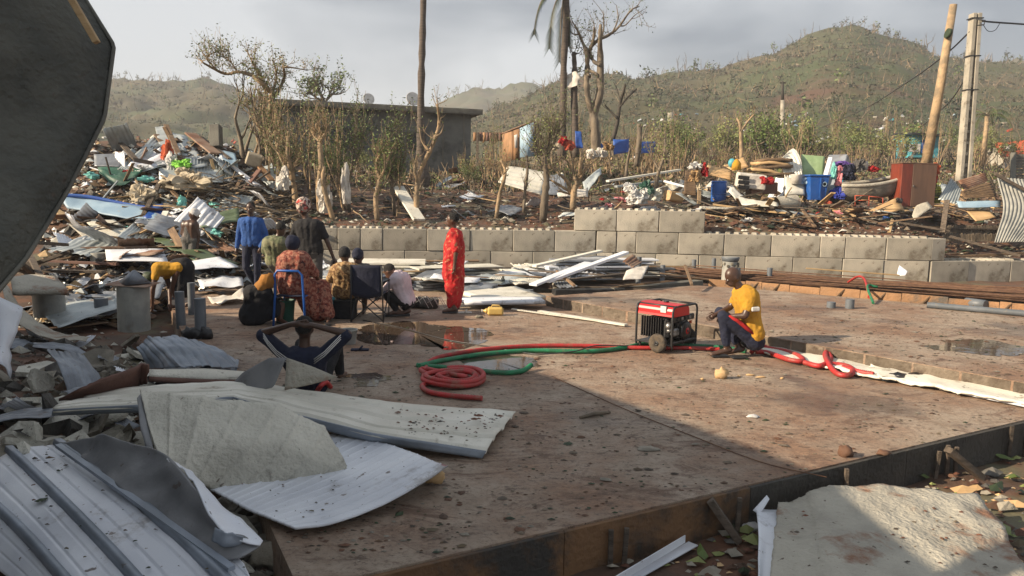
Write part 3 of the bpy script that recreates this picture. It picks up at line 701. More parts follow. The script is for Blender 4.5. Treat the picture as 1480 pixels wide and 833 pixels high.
# man with patterned head wrap, back to us
human('tall man in a black t-shirt with a patterned cloth wrapped high on his head',P(449,449),(.02,0,.95),(-.02,0,1.40),(-.10,.02,1.64),
  [((-.22,0,1.43),(-.30,.05,1.15),(-.22,.14,.92)),((.18,0,1.43),(.29,-.02,1.14),(.38,.0,.88),(.4,-.1,-.9))],
  [((-.08,0,.92),(-.06,.03,.50),(-.05,.05,.1),(-.08,.2,.04)),((.10,0,.92),(.14,-.02,.50),(.16,.04,.1),(.2,.2,.04))],
  (-.2,1,-.1),'skin_dark',[('t_shirt','cloth_black','shirt',{'sl':.7,'wr':.008,'fat':1.1}),('trousers','cloth_floral' if 0 else 'cloth_grey','pants',{}),('head_wrap','cloth_wrap','head',{'k':1.42,'u':.08,'b':.03,'knot':1,'wr':.014})],
  fat=1.12,face_detail=False,extra=lambda r,tr:(MB().bar(tr((.385,-.01,.84)),tr((.36,-.02,.72)),.06,.09,bev=.02).build('glove',mm('cloth_black'),r)))
# camouflage shirt
human('person in a faded green camouflage t-shirt stooping behind the seated women',P(401,437),(-.02,.10,.70),(.0,.0,1.06),(.10,.02,1.28),
  [((-.18,.0,1.08),(-.24,.1,.84),(-.12,.25,.70)),((.17,.0,1.08),(.2,.14,.86),(.1,.3,.72))],
  [((-.1,.1,.68),(-.12,.42,.48),(-.12,.2,.08),(-.12,.35,.04)),((.08,.1,.68),(.1,.42,.48),(.1,.2,.08),(.1,.35,.04))],
  (.5,1,-.3),'skin_dark',[('camouflage_shirt','cloth_camo','shirt',{'sl':.8}),('trousers','cloth_grey','pants',{})],face_detail=False,fat=1.12)
# seated woman in brown batik on the blue chair
CH=P(423,469)
human('woman in a brown batik dress and navy headscarf sitting on the blue framed chair',CH,(.0,.10,.52),(.04,.02,.96),(.02,.06,1.17),
  [((-.17,.02,.98),(-.22,.12,.72),(-.02,.32,.62)),((.22,.02,.98),(.30,.14,.74),(.30,.36,.60))],
  [((-.06,.12,.50),(.04,.50,.50),(.12,.54,.10),(.16,.68,.04)),((.12,.12,.50),(.36,.40,.50),(.46,.20,.10),(.50,.06,.04))],
  (.35,1,-.2),'skin_brown',[('dress','cloth_batik','robe',{'caps':[((0,.08,.56),(.05,.04,.80),.19,.18),((.04,.2,.50),(.30,.36,.50),.17,.14),((.12,.25,.46),(.30,.30,.14),.18,.15),((.34,.36,.50),(.44,.24,.14),.13,.12),((.05,.4,.42),(.14,.45,.16),.15,.13)],'sl':1.0,'o':.035,'wr':.014,'wf':8}),('headscarf','cloth_navy','head',{'k':1.2,'u':.03,'b':.03,'knot':1,'wr':.01})],fat=1.2,face_detail=False,
  extra=lambda r,tr:[MB().bar(tr((.47,.12,.02)),tr((.55,-.10,.02)),.09,.025,bev=.005).build('sandal',mm('steel_dark'),r)])
c_=E('chair',CH,'chair with a blue painted tube frame under the seated woman','chair')
tp=lambda x,y,z: CH+Vector((x,y,z))
MB().tube([tp(-.23,-.16,0),tp(-.21,-.12,.44),tp(-.20,-.14,.74),tp(-.16,-.15,.80),tp(.14,-.15,.80),tp(.19,-.14,.74),tp(.20,-.12,.44),tp(.23,-.16,0)],.017,8).build('back_frame',mm('blue_plastic'),c_)
for s in (-1,1): MB().tube([tp(.19*s,-.10,.42),tp(.20*s,.28,.42),tp(.22*s,.32,.0)],.014,8).build('leg',mm('blue_plastic'),c_)
MB().box(tp(0,.09,.43),(.40,.40,.03),None,0,.01).build('seat',mm('cloth_navy'),c_)
# woman with mustard scarf on the ground
human('woman in a black dress and mustard headscarf sitting on the ground beside the blue chair',P(374,471),(-.10,.1,.13),(.02,.03,.50),(.15,.05,.66),
  [((-.12,.0,.50),(-.10,.2,.28),(.15,.34,.25)),((.16,.06,.48),(.22,.14,.26),(.26,.26,.12))],
  [((-.12,.14,.12),(.1,.46,.34),(.2,.5,.06),(.34,.5,.03)),((-.02,.06,.12),(.28,.20,.30),(.26,.16,.07),(.38,.08,.03))],
  (.75,.6,-.25),'skin_brown',[('black_dress','cloth_black','robe',{'caps':[((-.12,.1,.15),(.0,.06,.34),.20,.16),((-.08,.14,.14),(.12,.40,.28),.15,.12),((-.08,.08,.12),(.16,.14,.2),.15,.12)],'sl':1.0,'wr':.01}),('headscarf','cloth_mustard','head',{'k':1.25,'u':.0,'b':.01,'drape':1,'wr':.01,'wf':9})],face_detail=False)
# boy in floral shirt
B7=P(497,462)
human('young man in a floral shirt and black knitted cap sitting low beside the camp chair',B7,(-.02,.15,.40),(.04,.0,.79),(.01,.05,.985),
  [((-.15,.03,.80),(-.24,.08,.58),(-.10,.30,.56)),((.20,.0,.80),(.24,.12,.60),(.14,.32,.56))],
  [((-.10,.16,.38),(-.22,.50,.50),(-.04,.30,.08),(-.06,.45,.04)),((.06,.16,.38),(.10,.55,.46),(.06,.44,.08),(.06,.6,.04))],
  (-.1,1,-.25),'skin_dark',[('floral_shirt','cloth_floral','shirt',{'sl':.8,'o':.026}),('shorts','cloth_grey','pants',{'len':1.05}),('knitted_cap','cloth_black','head',{'k':1.08,'u':.04,'b':.02})],hair=False,face_detail=False)
st_=E('stool',B7+Vector((-.02,.15,0)),'low plastic crate used as a seat under the young man in the floral shirt','crate'); MB().box(B7+Vector((-.02,.15,.14)),(.32,.30,.27),None,0,.01).build('crate_body',mm('cloth_black'),st_); MB().box(B7+Vector((-.02,.15,.283)),(.34,.32,.014),None,0,.004).build('crate_rim',mm('steel_dark'),st_)
human('child in a dark blue cap crouching behind the navy camp chair',P(519,452),(0,.1,.30),(0,.02,.66),(-.01,-.0,.84),
  [((-.12,.02,.66),(-.18,-.12,.46),(-.1,-.25,.44)),((.12,.02,.66),(.18,-.12,.46),(.1,-.25,.44))],
  [((-.08,.1,.28),(-.12,-.22,.42),(-.1,-.08,.08),(-.1,-.2,.03)),((.08,.1,.28),(.12,-.22,.42),(.1,-.08,.08),(.1,-.2,.03))],
  (-.2,-1,-.3),'skin_dark',[('shirt','cloth_grey','shirt',{'sl':.8}),('shorts','cloth_black','pants',{'len':1.3}),('cap','cloth_purpleblue' if 0 else 'cloth_navy','head',{'k':1.02,'u':.05,'b':.0,'brim':1})],hair=False,scale=1.08)
# hoodie squat
B10=P(577,457)
human('person in a pale lilac hoodie and black trousers squatting with head bowed',B10,(.12,.06,.22),(-.02,.02,.60),(-.17,.06,.70),
  [((-.10,-.10,.60),(-.27,-.02,.36),(-.33,.14,.30)),((.04,.14,.60),(-.18,.22,.38),(-.3,.2,.3))],
  [((.10,-.04,.22),(-.22,-.02,.36),(-.03,-.02,.09),(-.19,-.08,.03)),((.14,.12,.22),(-.16,.22,.38),(.12,.05,.08),(-.02,-.02,.03))],
  (-.75,.3,-.7),'skin_brown',[('hoodie','cloth_lilac','shirt',{'sl':1.7,'o':.02,'hood':1,'wr':.011}),('trousers','cloth_black','pants',{})],face_detail=False,fat=.95,
  extra=lambda r,tr:[MB().bar(tr(a),tr(b),.085,.03,bev=.008).build('shoe',mm('steel_dark'),r) for a,b in(((.02,-.03,.02),(-.24,-.10,.02)),((.16,.04,.02),(-.04,-.04,.02)))])
# bending person with yellow top
B11=P(247,447)
human('person bent double over the ground in a yellow top and black skirt',B11,(.20,.1,.66),(-.16,.04,.62),(-.36,.05,.44),
  [((-.18,-.12,.60),(-.20,-.16,.34),(-.22,-.16,.10)),((-.16,.16,.58),(-.05,.1,.32),(.0,-.02,.10))],
  [((.16,.0,.64),(.06,-.02,.34),(.14,.04,.08),(.02,.0,.03)),((.24,.16,.64),(.22,.1,.34),(.28,.16,.08),(.16,.14,.03))],
  (-.7,.0,-.7),'skin_brown',[('yellow_top','cloth_yellow','shirt',{'sl':.35}),('skirt','cloth_black','robe',{'caps':[((.20,.1,.66),(.18,.08,.34),.16,.17),((.08,.08,.70),(.2,.1,.7),.12,.14)],'torso':0,'sl':.0}),('headscarf','leaf_dark','head',{'k':1.12})],face_detail=False,hair=False)
# man with pale cap on the rubble
human('shirtless man in a pale cap standing on the rubble beyond the green roofing sheet',D(277,398,15.6),(.0,0,.72),(.02,.0,1.04),(.10,.0,1.22),
  [((-.12,.03,1.06),(-.18,.05,.84),(-.10,.15,.70)),((.14,-.03,1.06),(.18,-.03,.82),(.16,-.04,.60))],
  [((-.07,0,.68),(-.08,-.02,.38),(-.04,.05,.08),(-.02,-.08,.03)),((.07,0,.68),(.04,-.05,.38),(.0,.02,.08),(.04,-.1,.03))],
  (.9,.4,-.2),'skin_dark',[('shorts','cloth_grey','pants',{'len':1.15}),('vest','cloth_grey','caps',{'caps':[((-.02,0,.78),(-.02,0,1.0),.11,.10)]}),('cap','cloth_white','head',{'k':1.03,'u':.045,'b':.0,'brim':1})],hair=False,face_detail=False,scale=1.05)
# ================================================================ CENTRE OBJECTS
# camp chair
CC=P(531,466); cc=E('camp_chair',CC,'folding camp chair with navy fabric back and crossed black legs','chair')
tp=lambda x,y,z: CC+Vector((x,y,z))
for s in (-1,1): MB().tube([tp(.24*s,-.02,.0),tp(.235*s,-.03,.45),tp(.225*s,-.06,.86)],.011,8).build('back_post',mm('steel_dark'),cc)
for s in (-1,1):
    MB().tube([tp(.24*s,-.02,.02),tp(-.22*s,.0,.42)],.009,6).build('cross_leg',mm('steel_dark'),cc); MB().tube([tp(.24*s,.0,.02),tp(.25*s,.42,.42)],.009,6).build('cross_leg',mm('steel_dark'),cc)
    MB().tube([tp(.25*s,.44,.02),tp(-.2*s,.44,.42)],.009,6).build('cross_leg',mm('steel_dark'),cc); MB().tube([tp(.24*s,-.03,.60),tp(.26*s,.40,.60)],.016,6).build('armrest',mm('cloth_black'),cc)
    MB().tube([tp(.25*s,.42,.02),tp(.26*s,.40,.60)],.009,6).build('front_post',mm('steel_dark'),cc)
surf([[tp(-.235,-.05,.87),tp(0,-.085,.86),tp(.23,-.05,.87)],[tp(-.235,-.03,.65),tp(0,-.07,.64),tp(.235,-.03,.65)],[tp(-.235,-.02,.42),tp(0,-.03,.36),tp(.235,-.02,.42)]],nu=10,nv=10,crum=.006).build('back_fabric',mm('cloth_navy'),cc)
surf([[tp(-.235,-.02,.42),tp(0,-.0,.36),tp(.235,-.02,.42)],[tp(-.24,.42,.44),tp(0,.40,.38),tp(.24,.42,.44)]],nu=10,nv=8,crum=.006).build('seat_fabric',mm('cloth_navy'),cc)
# buckets, canisters
def bucket(name,label,cat,px,py,r,h,mat,handle=True,z=0):
    b=P(px,py,z); t=E(name,b,label,cat)
    MB().lathe(b,[(r*.8,0),(r*.82,.01),(r*.98,h*.9),(r*1.06,h*.92),(r*1.06,h),(r*.96,h),(r*.93,h*.9),(r*.76,.02)],20).build('shell',mm(mat),t)
    if handle: MB().tube([b+Vector((r*math.cos(a)*1.05,-.01-r*.35*math.sin(a),h*.95-r*.55*math.sin(a))) for a in [math.pi*i/10 for i in range(11)]],.004,6).build('handle',mm('steel_dark'),t)
bucket('bucket','empty dark grey builder bucket on the wet slab behind the striped man','bucket',504,497,.11,.19,'drum_grey')
bucket('bucket','tall blue plastic bucket standing between the seated women','bucket',476,461,.085,.33,'blue_plastic' if 0 else 'teal',False)
bucket('bucket','dark green round bucket beside the blue chair','bucket',412,466,.15,.34,'green_tarp',False)
bucket('bucket','small white tub beside the mustard headscarf','tub',375,428,.07,.12,'white_cloth',False,.0)
jb=P(714,456); j=E('jerrycan',jb,'pale yellow plastic jerrycan lying on its side near the red dress','jerrycan')
m=MB(); m.box(jb+Vector((.02,.0,.07)),(.26,.13,.135),Matrix.Rotation(.05,3,'Z'),0,.03); m.lathe(jb+Vector((-.11,0,.07)),[(.05,0),(.035,.03),(.02,.045),(.02,.07)],12,rot=Matrix.Rotation(-math.pi/2,3,'Y')); m.build('can_body',mm('yellow_plastic'),j)
MB().lathe(jb+Vector((-.18,0,.07)),[(.024,0),(.024,.02)],12,rot=Matrix.Rotation(-math.pi/2,3,'Y')).build('cap',mm('white_cloth'),j)
MB().tube([jb+Vector((-.04,-.0,.135)),jb+Vector((-.03,0,.165)),jb+Vector((.08,0,.165)),jb+Vector((.10,0,.135))],.011,8).build('handle',mm('yellow_plastic'),j)
for px,py,mat,lb in ((672,453,'white_cloth','worn white slipper beside the woman in red'),(520,507,'cloth_navy','dark blue flip flop on the wet slab by the grey bucket')):
    b=P(px,py); t=E('slipper',b,lb,'slipper'); MB().bar(b+Vector((-.11,0,.012)),b+Vector((.11,.02,.012)),.085,.02,bev=.006).build('sole',mm(mat),t); MB().tube([b+Vector((.0,-.04,.02)),b+Vector((.03,.0,.055)),b+Vector((.0,.05,.02))],.012,6).build('strap',mm(mat),t)
# bundle of bags by the hoodie
b=P(612,446); t=E('bag_bundle',b,'tangled bundle of black bags and white cords on the slab by the hoodie','bag')
for i in range(6):
    c=b+Vector((rng.uniform(-.2,.2),rng.uniform(-.1,.1),.09)); MB().ell(c,(.13,.10,.10),None,12,8,nzs=.5,seed=i).build('bag',mm('black_plastic' if i%2 else 'rubble_dark'),t)
for i in range(9):
    c=b+Vector((rng.uniform(-.25,.2),rng.uniform(-.15,.05),.12)); MB().tube([c,c+Vector((.12,-.08,.09)),c+Vector((.22,-.1,-.08))],.006,5).build('cord',mm('white_cloth'),t)
# ---------------- generator
wc=P(949,523); k_=wc.y
g0=P(970,512,.0); g0=Vector((g0.x,g0.y,0)); ga=Vector((-.72,.69,0)).normalized(); gb=Vector((.69,.72,0)).normalized(); LA,LB=.53,.58
gp=lambda a,b_,z: g0+ga*a+gb*b_+Vector((0,0,z))
GM=Matrix((ga,gb,Vector((0,0,1)))).transposed()
ge=E('generator',gp(LA/2,LB/2,0),'red and black petrol generator on two wheels connected to hoses','generator')
zb,zt=.10,.585
def hoop(a): return [gp(a,.02,zb-.06),gp(a,.0,zb),gp(a,.0,zt-.06),gp(a,.02,zt-.015),gp(a,.06,zt),gp(a,LB-.06,zt),gp(a,LB-.02,zt-.015),gp(a,LB,zt-.06),gp(a,LB,zb),gp(a,LB-.02,zb-.06)]
for a in (0,LA): MB().tube(hoop(a),.0145,10).build('frame_hoop',mm('steel_dark'),ge)
for b_,z in ((.0,zb),(LB,zb),(.05,zt),(LB-.05,zt),(LB*.5,zb)): MB().tube([gp(0,b_,z),gp(LA,b_,z)],.013,8).build('frame_bar',mm('steel_dark'),ge)
for b_ in (0,): MB().tube([gp(0,0,.13),gp(0,LB,.13)],.012,8).build('frame_bar',mm('steel_dark'),ge)
def gbox(name,a0,a1,b0,b1,z0,z1,mat,bev=.012): return MB().box(gp((a0+a1)/2,(b0+b1)/2,(z0+z1)/2),(a1-a0,b1-b0,z1-z0),GM,0,bev).build(name,mm(mat),ge)
# tank with rounded long edges
prof=[]; 
for i in range(13):
    t=math.pi*i/12; prof.append((.21-.20*math.cos(t)*(1 if abs(math.cos(t))<.7 else 1), .50+.105*math.sin(t)**.6))
prof=[(.0,.46)]+[( .19-.185*math.copysign(abs(math.cos(math.pi*i/12))**.55,math.cos(math.pi*i/12)), .485+.12*abs(math.sin(math.pi*i/12))**.75) for i in range(13)]+[(.38,.46)]
m=MB(); n_=len(prof); vs=[gp(-.01 if s==0 else LA+.0,b_,z) for s in (0,1) for b_,z in prof]; m.add(vs,[(i,i+1,n_+i+1,n_+i) for i in range(n_-1)]+[tuple(reversed(range(n_))),tuple(range(n_,2*n_)),(0,n_,2*n_-1,n_-1)],0,False); tank=m.build('fuel_tank',mm('red_plastic'),ge)
MB().lathe(gp(.25,.24,.60),[(.035,0),(.035,.02),(.03,.025)],14).build('fuel_cap',mm('steel_dark'),tank)
gbox('sticker',.10,.18,-.0035,.02,.505,.585,'cloth_white',.001)
gbox('control_panel',.005,.05,.03,LB-.04,.385,.46,'steel_dark'); 
for i in range(4): gbox('socket',-.008,.008,.11+i*.09,.16+i*.09,.40,.445,'engine' if i%2 else 'black_plastic',.004)
gbox('alternator',.10,.44,.05,.24,.16,.42,'steel_dark',.03)
for i in range(9): gbox('cooling_fin',.17+i*.036,.182+i*.036,.012,.05,.17,.43,'black_plastic',.002)
gbox('engine_block',.05,.42,.25,.50,.13,.38,'steel_dark',.03)
gbox('muffler',.3,.5,.3,.52,.25,.42,'engine',.03)
for c_z,r_,mt in ((.34,.045,'engine'),(.28,.03,'engine')): MB().lathe(gp(.09,.03,c_z),[(r_,0),(r_*1.1,.03),(r_*.7,.06)],12,rot=GM@Matrix.Rotation(-math.pi/2,3,'Y')).build('carburettor',mm(mt),ge)
rr=GM@Matrix.Rotation(-math.pi/2,3,'Y')
MB().lathe(gp(.05,.36,.25),[(.125,0),(.125,.03),(.11,.05),(.06,.055),(.01,.056)],24,rot=rr).build('recoil_cover',mm('black_plastic'),ge)
MB().lathe(gp(.006,.36,.25),[(.045,0),(.043,.012),(.01,.014)],20,rot=rr).build('recoil_badge',mm('red_plastic'),ge)
MB().lathe(gp(-.006,.36,.25),[(.018,0),(.017,.008),(.004,.009)],14,rot=rr).build('badge_centre',mm('steel_dark'),ge)
gbox('oil_switch',.0,.02,.42,.47,.335,.375,'cloth_orange',.006)
gbox('air_filter',.02,.12,.10,.22,.20,.30,'engine',.02)
gbox('base_tray',.03,LA-.03,.03,LB-.03,.095,.115,'steel_dark',.004)
# wheels on an axle parallel to gb... set outside both long sides
def wheel(c,ax):
    Rw=ax.to_track_quat('Z','Y').to_matrix(); t=MB(); 
    t.lathe(c,[(.07,-.028),(.10,-.034),(.118,-.022),(.122,0),(.118,.022),(.10,.034),(.07,.028)],28,rot=Rw); o=t.build('wheel',mm('rubber'),ge)
    MB().lathe(c,[(.068,-.02),(.072,-.028),(.05,-.012),(.03,-.012),(.028,-.036),(.01,-.04),(.01,.04),(.028,.036),(.03,.012),(.05,.012),(.072,.028),(.068,.02)],24,rot=Rw).build('rim',mm('steel_dark'),o)
wheel(gp(.16,-.065,.122),gb); wheel(gp(.16,LB+.065,.122),gb)
MB().tube([gp(.16,-.09,.122),gp(.16,LB+.09,.122)],.010,8).build('axle',mm('steel_dark'),ge)
for b_ in (.05,LB-.05): MB().tube([gp(LA-.03,b_,.1),gp(LA-.03,b_,.0)],.018,8).build('foot',mm('rubber'),ge)
# ---------------- hoses
def hose(name,label,cat,pts,r,mat,ribbed=True,z=None,n=8,group=None,closed=False):
    q=[Vector(p) if isinstance(p,Vector) else (P(p[0],p[1],p[2] if len(p)>2 else r+.004)) for p in pts]
    L=sum((b-a).length for a,b in zip(q,q[1:])); k=int(min(700,max(len(q)*6,L/(.012 if ribbed else .05)))); c=resample(q,k)
    rad=[r*(1+.09*(1 if i%2 else -1)) if ribbed else r for i in range(k)]
    return tag(MB().tube(c,rad,n).build(name,mm(mat)),label,cat,group)
hose('hose','red corrugated conduit running from the coil along the green one to the generator','hose',[(612,546),(616,530),(626,520),(650,513),(700,505),(770,500),(850,500),(925,503),(985,503),(1040,505,.03)],.026,'hose_red')
hose('hose','long green corrugated conduit curving across the slab to the generator','hose',[(606,529,.06),(640,521),(700,512),(765,507),(850,508),(900,503),(935,497),(985,499),(1040,502),(1078,508)],.027,'hose_green')
hose('hose','short green conduit end curling up below the red and green hoses','hose',[(602,528,.04),(640,531),(690,536),(730,539),(755,536),(768,528,.06)],.027,'hose_green')
cc_=P(655,553); q=[]
for i in range(150):
    t=i/149; a=t*2*math.pi*5.2+.6; r=.14+.17*abs(math.sin(t*math.pi*1.5))**.8; q.append(cc_+Vector((math.cos(a)*r*1.02,math.sin(a)*r,.03+.055*t+.01*math.sin(a*2))))
q=[P(617,541,.05),P(608,535,.05),P(620,534,.06)]+q+[]
hose('hose_coil','coil of red corrugated conduit lying on the wet slab','hose',q,.026,'hose_red')
hose('hose','loose end of red conduit lying along the front of the red coil','hose',[(640,552,.03),(612,556,.03),(618,566,.03),(650,572,.03),(697,576,.03)],.026,'hose_red')
hose('hose','tangle of red conduit ends on the white sheets right of the squatting man','hose',[(1086,509),(1098,500,.07),(1112,504,.05),(1135,508,.05),(1155,515,.05),(1160,522,.05),(1140,520,.05),(1110,510,.04),(1092,508,.05)],.03,'hose_red')
hose('hose','looped red conduit standing in a twist on the white sheets','hose',[(1162,524,.05),(1185,529,.05),(1200,520,.07),(1196,509,.10),(1193,514,.10),(1200,530,.06),(1212,541,.04),(1228,542,.04),(1232,534,.05),(1218,528,.05),(1195,526,.05)],.03,'hose_red')
hose('hose','last short end of red conduit pointing right across the white sheet','hose',[(1218,531,.05),(1240,537,.05),(1263,541,.05)],.028,'hose_red')
hose('hose','bent bit of red conduit poking out beside the folded sheet near the striped man','hose',[(455,572,.02),(462,560,.16),(471,553,.19),(478,560,.10)],.022,'hose_red')
hose('hose','piece of dark green conduit behind the folded sheet near the striped man','hose',[(410,566,.03),(440,563,.04),(470,560,.05)],.026,'hose_green')
hose('cable','thin black cable crossing the puddle towards the generator','cable',[(525,463),(580,474),(640,490),(700,500),(745,508),(780,512,.03),(830,508,.07),(860,500,.07),(900,500,.06),(930,500)],.0075,'black_plastic',False)
hose('cable','thin dark cord drawn along the shadow edge on the slab to the rebar clump','cable',[(800,545),(900,590),(1000,630),(1100,668),(1195,690)],.004,'rebar',False)  # thin dark line traced along the edge of the cast shadow
hose('hose','red and green conduit stub rising from the back formwork','hose',[(1226,408,.2),(1240,400,.42),(1250,405,.4),(1256,430,.2)],.022,'hose_red')
hose('hose','green conduit stub rising from the back formwork beside a red one','hose',[(1268,415,.36),(1254,414,.38),(1262,438,.2)],.022,'hose_green')
# ---------------- standing pipes and drums
def pipe(px,py0,py1,r,label,mat='pvc',z=0,d=None,name='standing_pipe',cat='pipe',lid=None):
    b=P(px,py1,z); 
    t=CAMZ-(py0-(280+(px-740)*.01746))*b.y/FPX; tx=rng.uniform(-.03,.03)
    m=MB(); top=Vector((b.x+tx*(t-z),b.y,t)); m.tube([b-Vector((0,0,.05)),top],r,18,cap=False); m.tube([top,b-Vector((0,0,.05))],r*.88,18,cap=False)
    m.lathe(top-Vector((0,0,.005)),[(r*.88,0),(r,0.006)],18); o=E(name,b,label,cat); m.build('pipe_wall',mm(mat),o)
    if lid: MB().lathe(top,[(r*1.3,0),(r*1.3,.02),(r*.3,.09)],16).build('lid',mm(lid),o)
    return o,b,top
pipe(262,422,470,.065,'short grey plastic pipe standing in the shade left of the taller pair')
pipe(277.5,409,455,.055,'slim grey plastic pipe with collar standing in the sunlight left of the people')
o,b,t_=pipe(290.5,432,489,.072,'thick grey pipe with black plastic bunched about its foot')
for i in range(5): MB().ell(b+Vector((rng.uniform(-.12,.12),rng.uniform(-.1,.02),.07)),(.11,.08,.09),None,10,7,nzs=.6,seed=i+3).build('wrap',mm('black_plastic'),o)
pipe(922,371,412,.055,'tallest grey pipe standing in front of the stacked white profiles')
pipe(956.5,383,411,.055,'grey pipe standing just right of the stacked white profiles')
pipe(1002,375,398,.055,'grey pipe standing alone before the block wall')
pipe(1031,373,396,.055,'grey pipe standing directly left of the black rimmed drum')
pipe(1111,387,409,.06,'pale grey pipe standing by the long bundle of rebar')
pipe(1065,387,410,.06,'pipe standing just right of the black rimmed drum')
pipe(866,356,372,.06,'pipe top seen just above the tilted white profiles')
pipe(765,419,429,.08,'very short grey pipe stub beside the white boards',z=0)
pipe(1228,433,446,.07,'left one of the two grey pipe stubs under the red conduit',z=.17)
pipe(1201,437,445,.07,'lowest grey pipe stub before the orange formwork',z=.17)
dr,b,t_=pipe(194,413,472,.21,'wide grey concrete pipe with a rusty sheet lying over its mouth','drum_grey',name='drum',cat='drum')
sheet('rusty_lid','rusty sheet lying across the mouth of the wide grey pipe','sheet',[[t_+Vector((-.3,-.2,.02)),t_+Vector((.28,-.22,.0))],[t_+Vector((-.25,.25,.05)),t_+Vector((.3,.2,.03))]],'rust_metal',nu=8,nv=8,crum=.02)
m=MB().lathe(t_+Vector((0,.05,.03)),[(.24,0),(.02,.18)],4); tag(m.build('blue_scrap',mm('grey_metal'),None),'crumpled blue grey sheet peaked over the wide grey pipe','sheet')
pipe(147,365,405,.2,'grey drum standing in the rubble under the corrugated canopy','drum_grey',name='drum',cat='drum')
pipe(72,424,452,.22,'dark grey drum half hidden under the sagging roof sheet','drum_grey',name='drum',cat='drum')
pipe(147,432,450,.10,'short dark pipe stub among the bent sheets at left',z=0)
pipe(193,365,388,.09,'pair end of dark pipe standing near the rusty canopy',z=0.1)
o,b,t_=pipe(1053,371,409,.17,'drum with thick black rim standing behind the squatting man','drum_grey',name='drum',cat='drum')
MB().lathe(t_-Vector((0,0,.1)),[(.175,0),(.19,.03),(.20,.07),(.20,.10),(.17,.10)],20).build('rim',mm('pvc'),o)
for i in range(12):
    a=i*.52; MB().box(t_+Vector((math.cos(a)*.18,math.sin(a)*.18,-.20+.05*(i%2))),(.05,.05,.06),None,0,.008).build('mortar_lump',mm('stone'),o)
# ================================================================ FOREGROUND SHEETS
P3=lambda l: [P(*p) for p in l]
D3=lambda l: [D(*p) for p in l]
# long folded roofing sheet
sA=E('roof_sheet',P(400,590,.0),'long folded pale roofing sheet lying from the rubble across onto the slab','roof sheet')
surf([P3([(128,573,.30),(240,556,.30),(350,553,.27),(400,560,.24),(560,583,.13),(745,597,.06)]),P3([(105,580,.33),(235,566,.32),(345,565,.29),(405,572,.27),(560,602,.17),(732,612,.06)]),P3([(80,588,.34),(230,577,.33),(340,571,.30),(400,581,.29),(550,617,.20),(716,632,.08)]),P3([(76,592,.33),(225,584,.33),(335,573,.31),(395,590,.29),(540,626,.20),(703,652,.06)])],nu=80,nv=46,rib=('v',3.5,.026,'box'),crum=.014,cfreq=3,thick=.012,curve=False).build('panel',mm('cream_metal'),sA)
surf([P3([(76,592,.33),(225,584,.33),(335,573,.31),(395,590,.29),(540,626,.20),(703,652,.06)]),P3([(75,600,.27),(230,595,.27),(340,583,.25),(395,602,.22),(540,639,.12),(697,663,.01)])],nu=60,nv=4,crum=.006,thick=.008,curve=False).build('folded_edge',mm('blue_grey'),sA)
sB=E('insulated_roof_sheet',P(330,690,0),'curved foam backed roof panel propped up with its rough cream side to the camera','panel')
surf([P3([(206,571,.52),(290,577,.52),(400,589,.45),(464,620,.32),(503,680,.06)]),P3([(214,610,.40),(280,625,.36),(370,640,.30),(440,660,.2),(501,682,.05)]),P3([(224,655,.27),(262,686,.16),(305,707,.05),(400,697,.05),(499,685,.03)])],nu=110,nv=24,rib=('u',8,.011,'groove'),crum=.016,cfreq=5,thick=.035,curve=False).build('foam_face',mm('foam_back'),sB)
surf([P3([(199,577,.50),(204,571,.52)]),P3([(202,618,.40),(213,611,.41)]),P3([(213,652,.28),(224,657,.27)])],nu=4,nv=16,thick=.01,curve=False).build('end_flange',mm('steel_sheet'),sB)
MB().tube(resample(P3([(206,570,.53),(290,576,.53),(400,588,.46),(464,619,.33),(504,680,.06)]),30,False),.008,6).build('metal_rim',mm('steel_sheet'),sB)
sheet('roof_sheet','smooth bright white roofing sheet lying flat in front of the foam backed panel','roof sheet',[P3([(302,708,.05),(390,668,.08),(485,628,.10)]),P3([(362,740,.05),(455,702,.05),(570,647,.12)]),P3([(428,767,.05),(490,757,.05),(570,725,.08),(648,676,.15)])],'white_metal',nu=60,nv=140,rib=('v',14,.005,'groove'),crum=.010,thick=.012)
tag(MB().ell(P(628,688,.06),(.075,.05,.06),None,12,8,nzs=.7,seed=3).build('foam_chunk',mm('plywood')),'chunk of torn tan foam under the curled corner of the white sheet','foam')
sD=E('roof_panel',P(100,760,.0),'large ribbed metal roof panel filling the bottom left corner','roof sheet')
railsD=[P3([(-150,720,.0),(-60,780,.0),(40,860,.0),(120,940,.0)]),P3([(-55,690,.14),(25,762,.12),(95,840,.1),(170,930,.05)]),P3([(15,652,.22),(100,735,.2),(190,830,.15),(270,930,.1)]),P3([(85,642,.27),(185,715,.25),(300,815,.2),(380,900,.12)]),P3([(135,634,.29),(215,690,.28),(300,760,.26),(350,812,.22)])]
surf(railsD,nu=60,nv=150,rib=('v',12,.005,'groove'),crum=.012,thick=.01).build('panel',mm('white_metal'),sD)
for r in railsD[1:4]:
    rr_=resample(r,24); prof=((-.042,-.002),(-.030,.036),(.018,.040),(.034,-.002))
    surf([[p+Vector((x,0,z)) for p in rr_] for x,z in prof],nu=24,nv=4,thick=.004,curve=False).build('rib',mm('blue_grey'),sD)
sE=E('bent_sheet',P(260,720,0),'dark grey bent steel sheet rearing up beside the ribbed roof panel','sheet')
surf([P3([(86,640,.30),(140,678,.29),(188,718,.28),(255,765,.25),(326,812,.22)]),P3([(120,634,.38),(170,658,.38),(220,690,.36),(285,748,.31),(352,802,.25)]),P3([(150,628,.44),(196,643,.47),(243,660,.46),(285,708,.42),(318,762,.34),(378,786,.26)])],nu=60,nv=24,crum=.028,cfreq=3.4,thick=.006,curve=True).build('sheet_face',mm('steel_sheet'),sE)
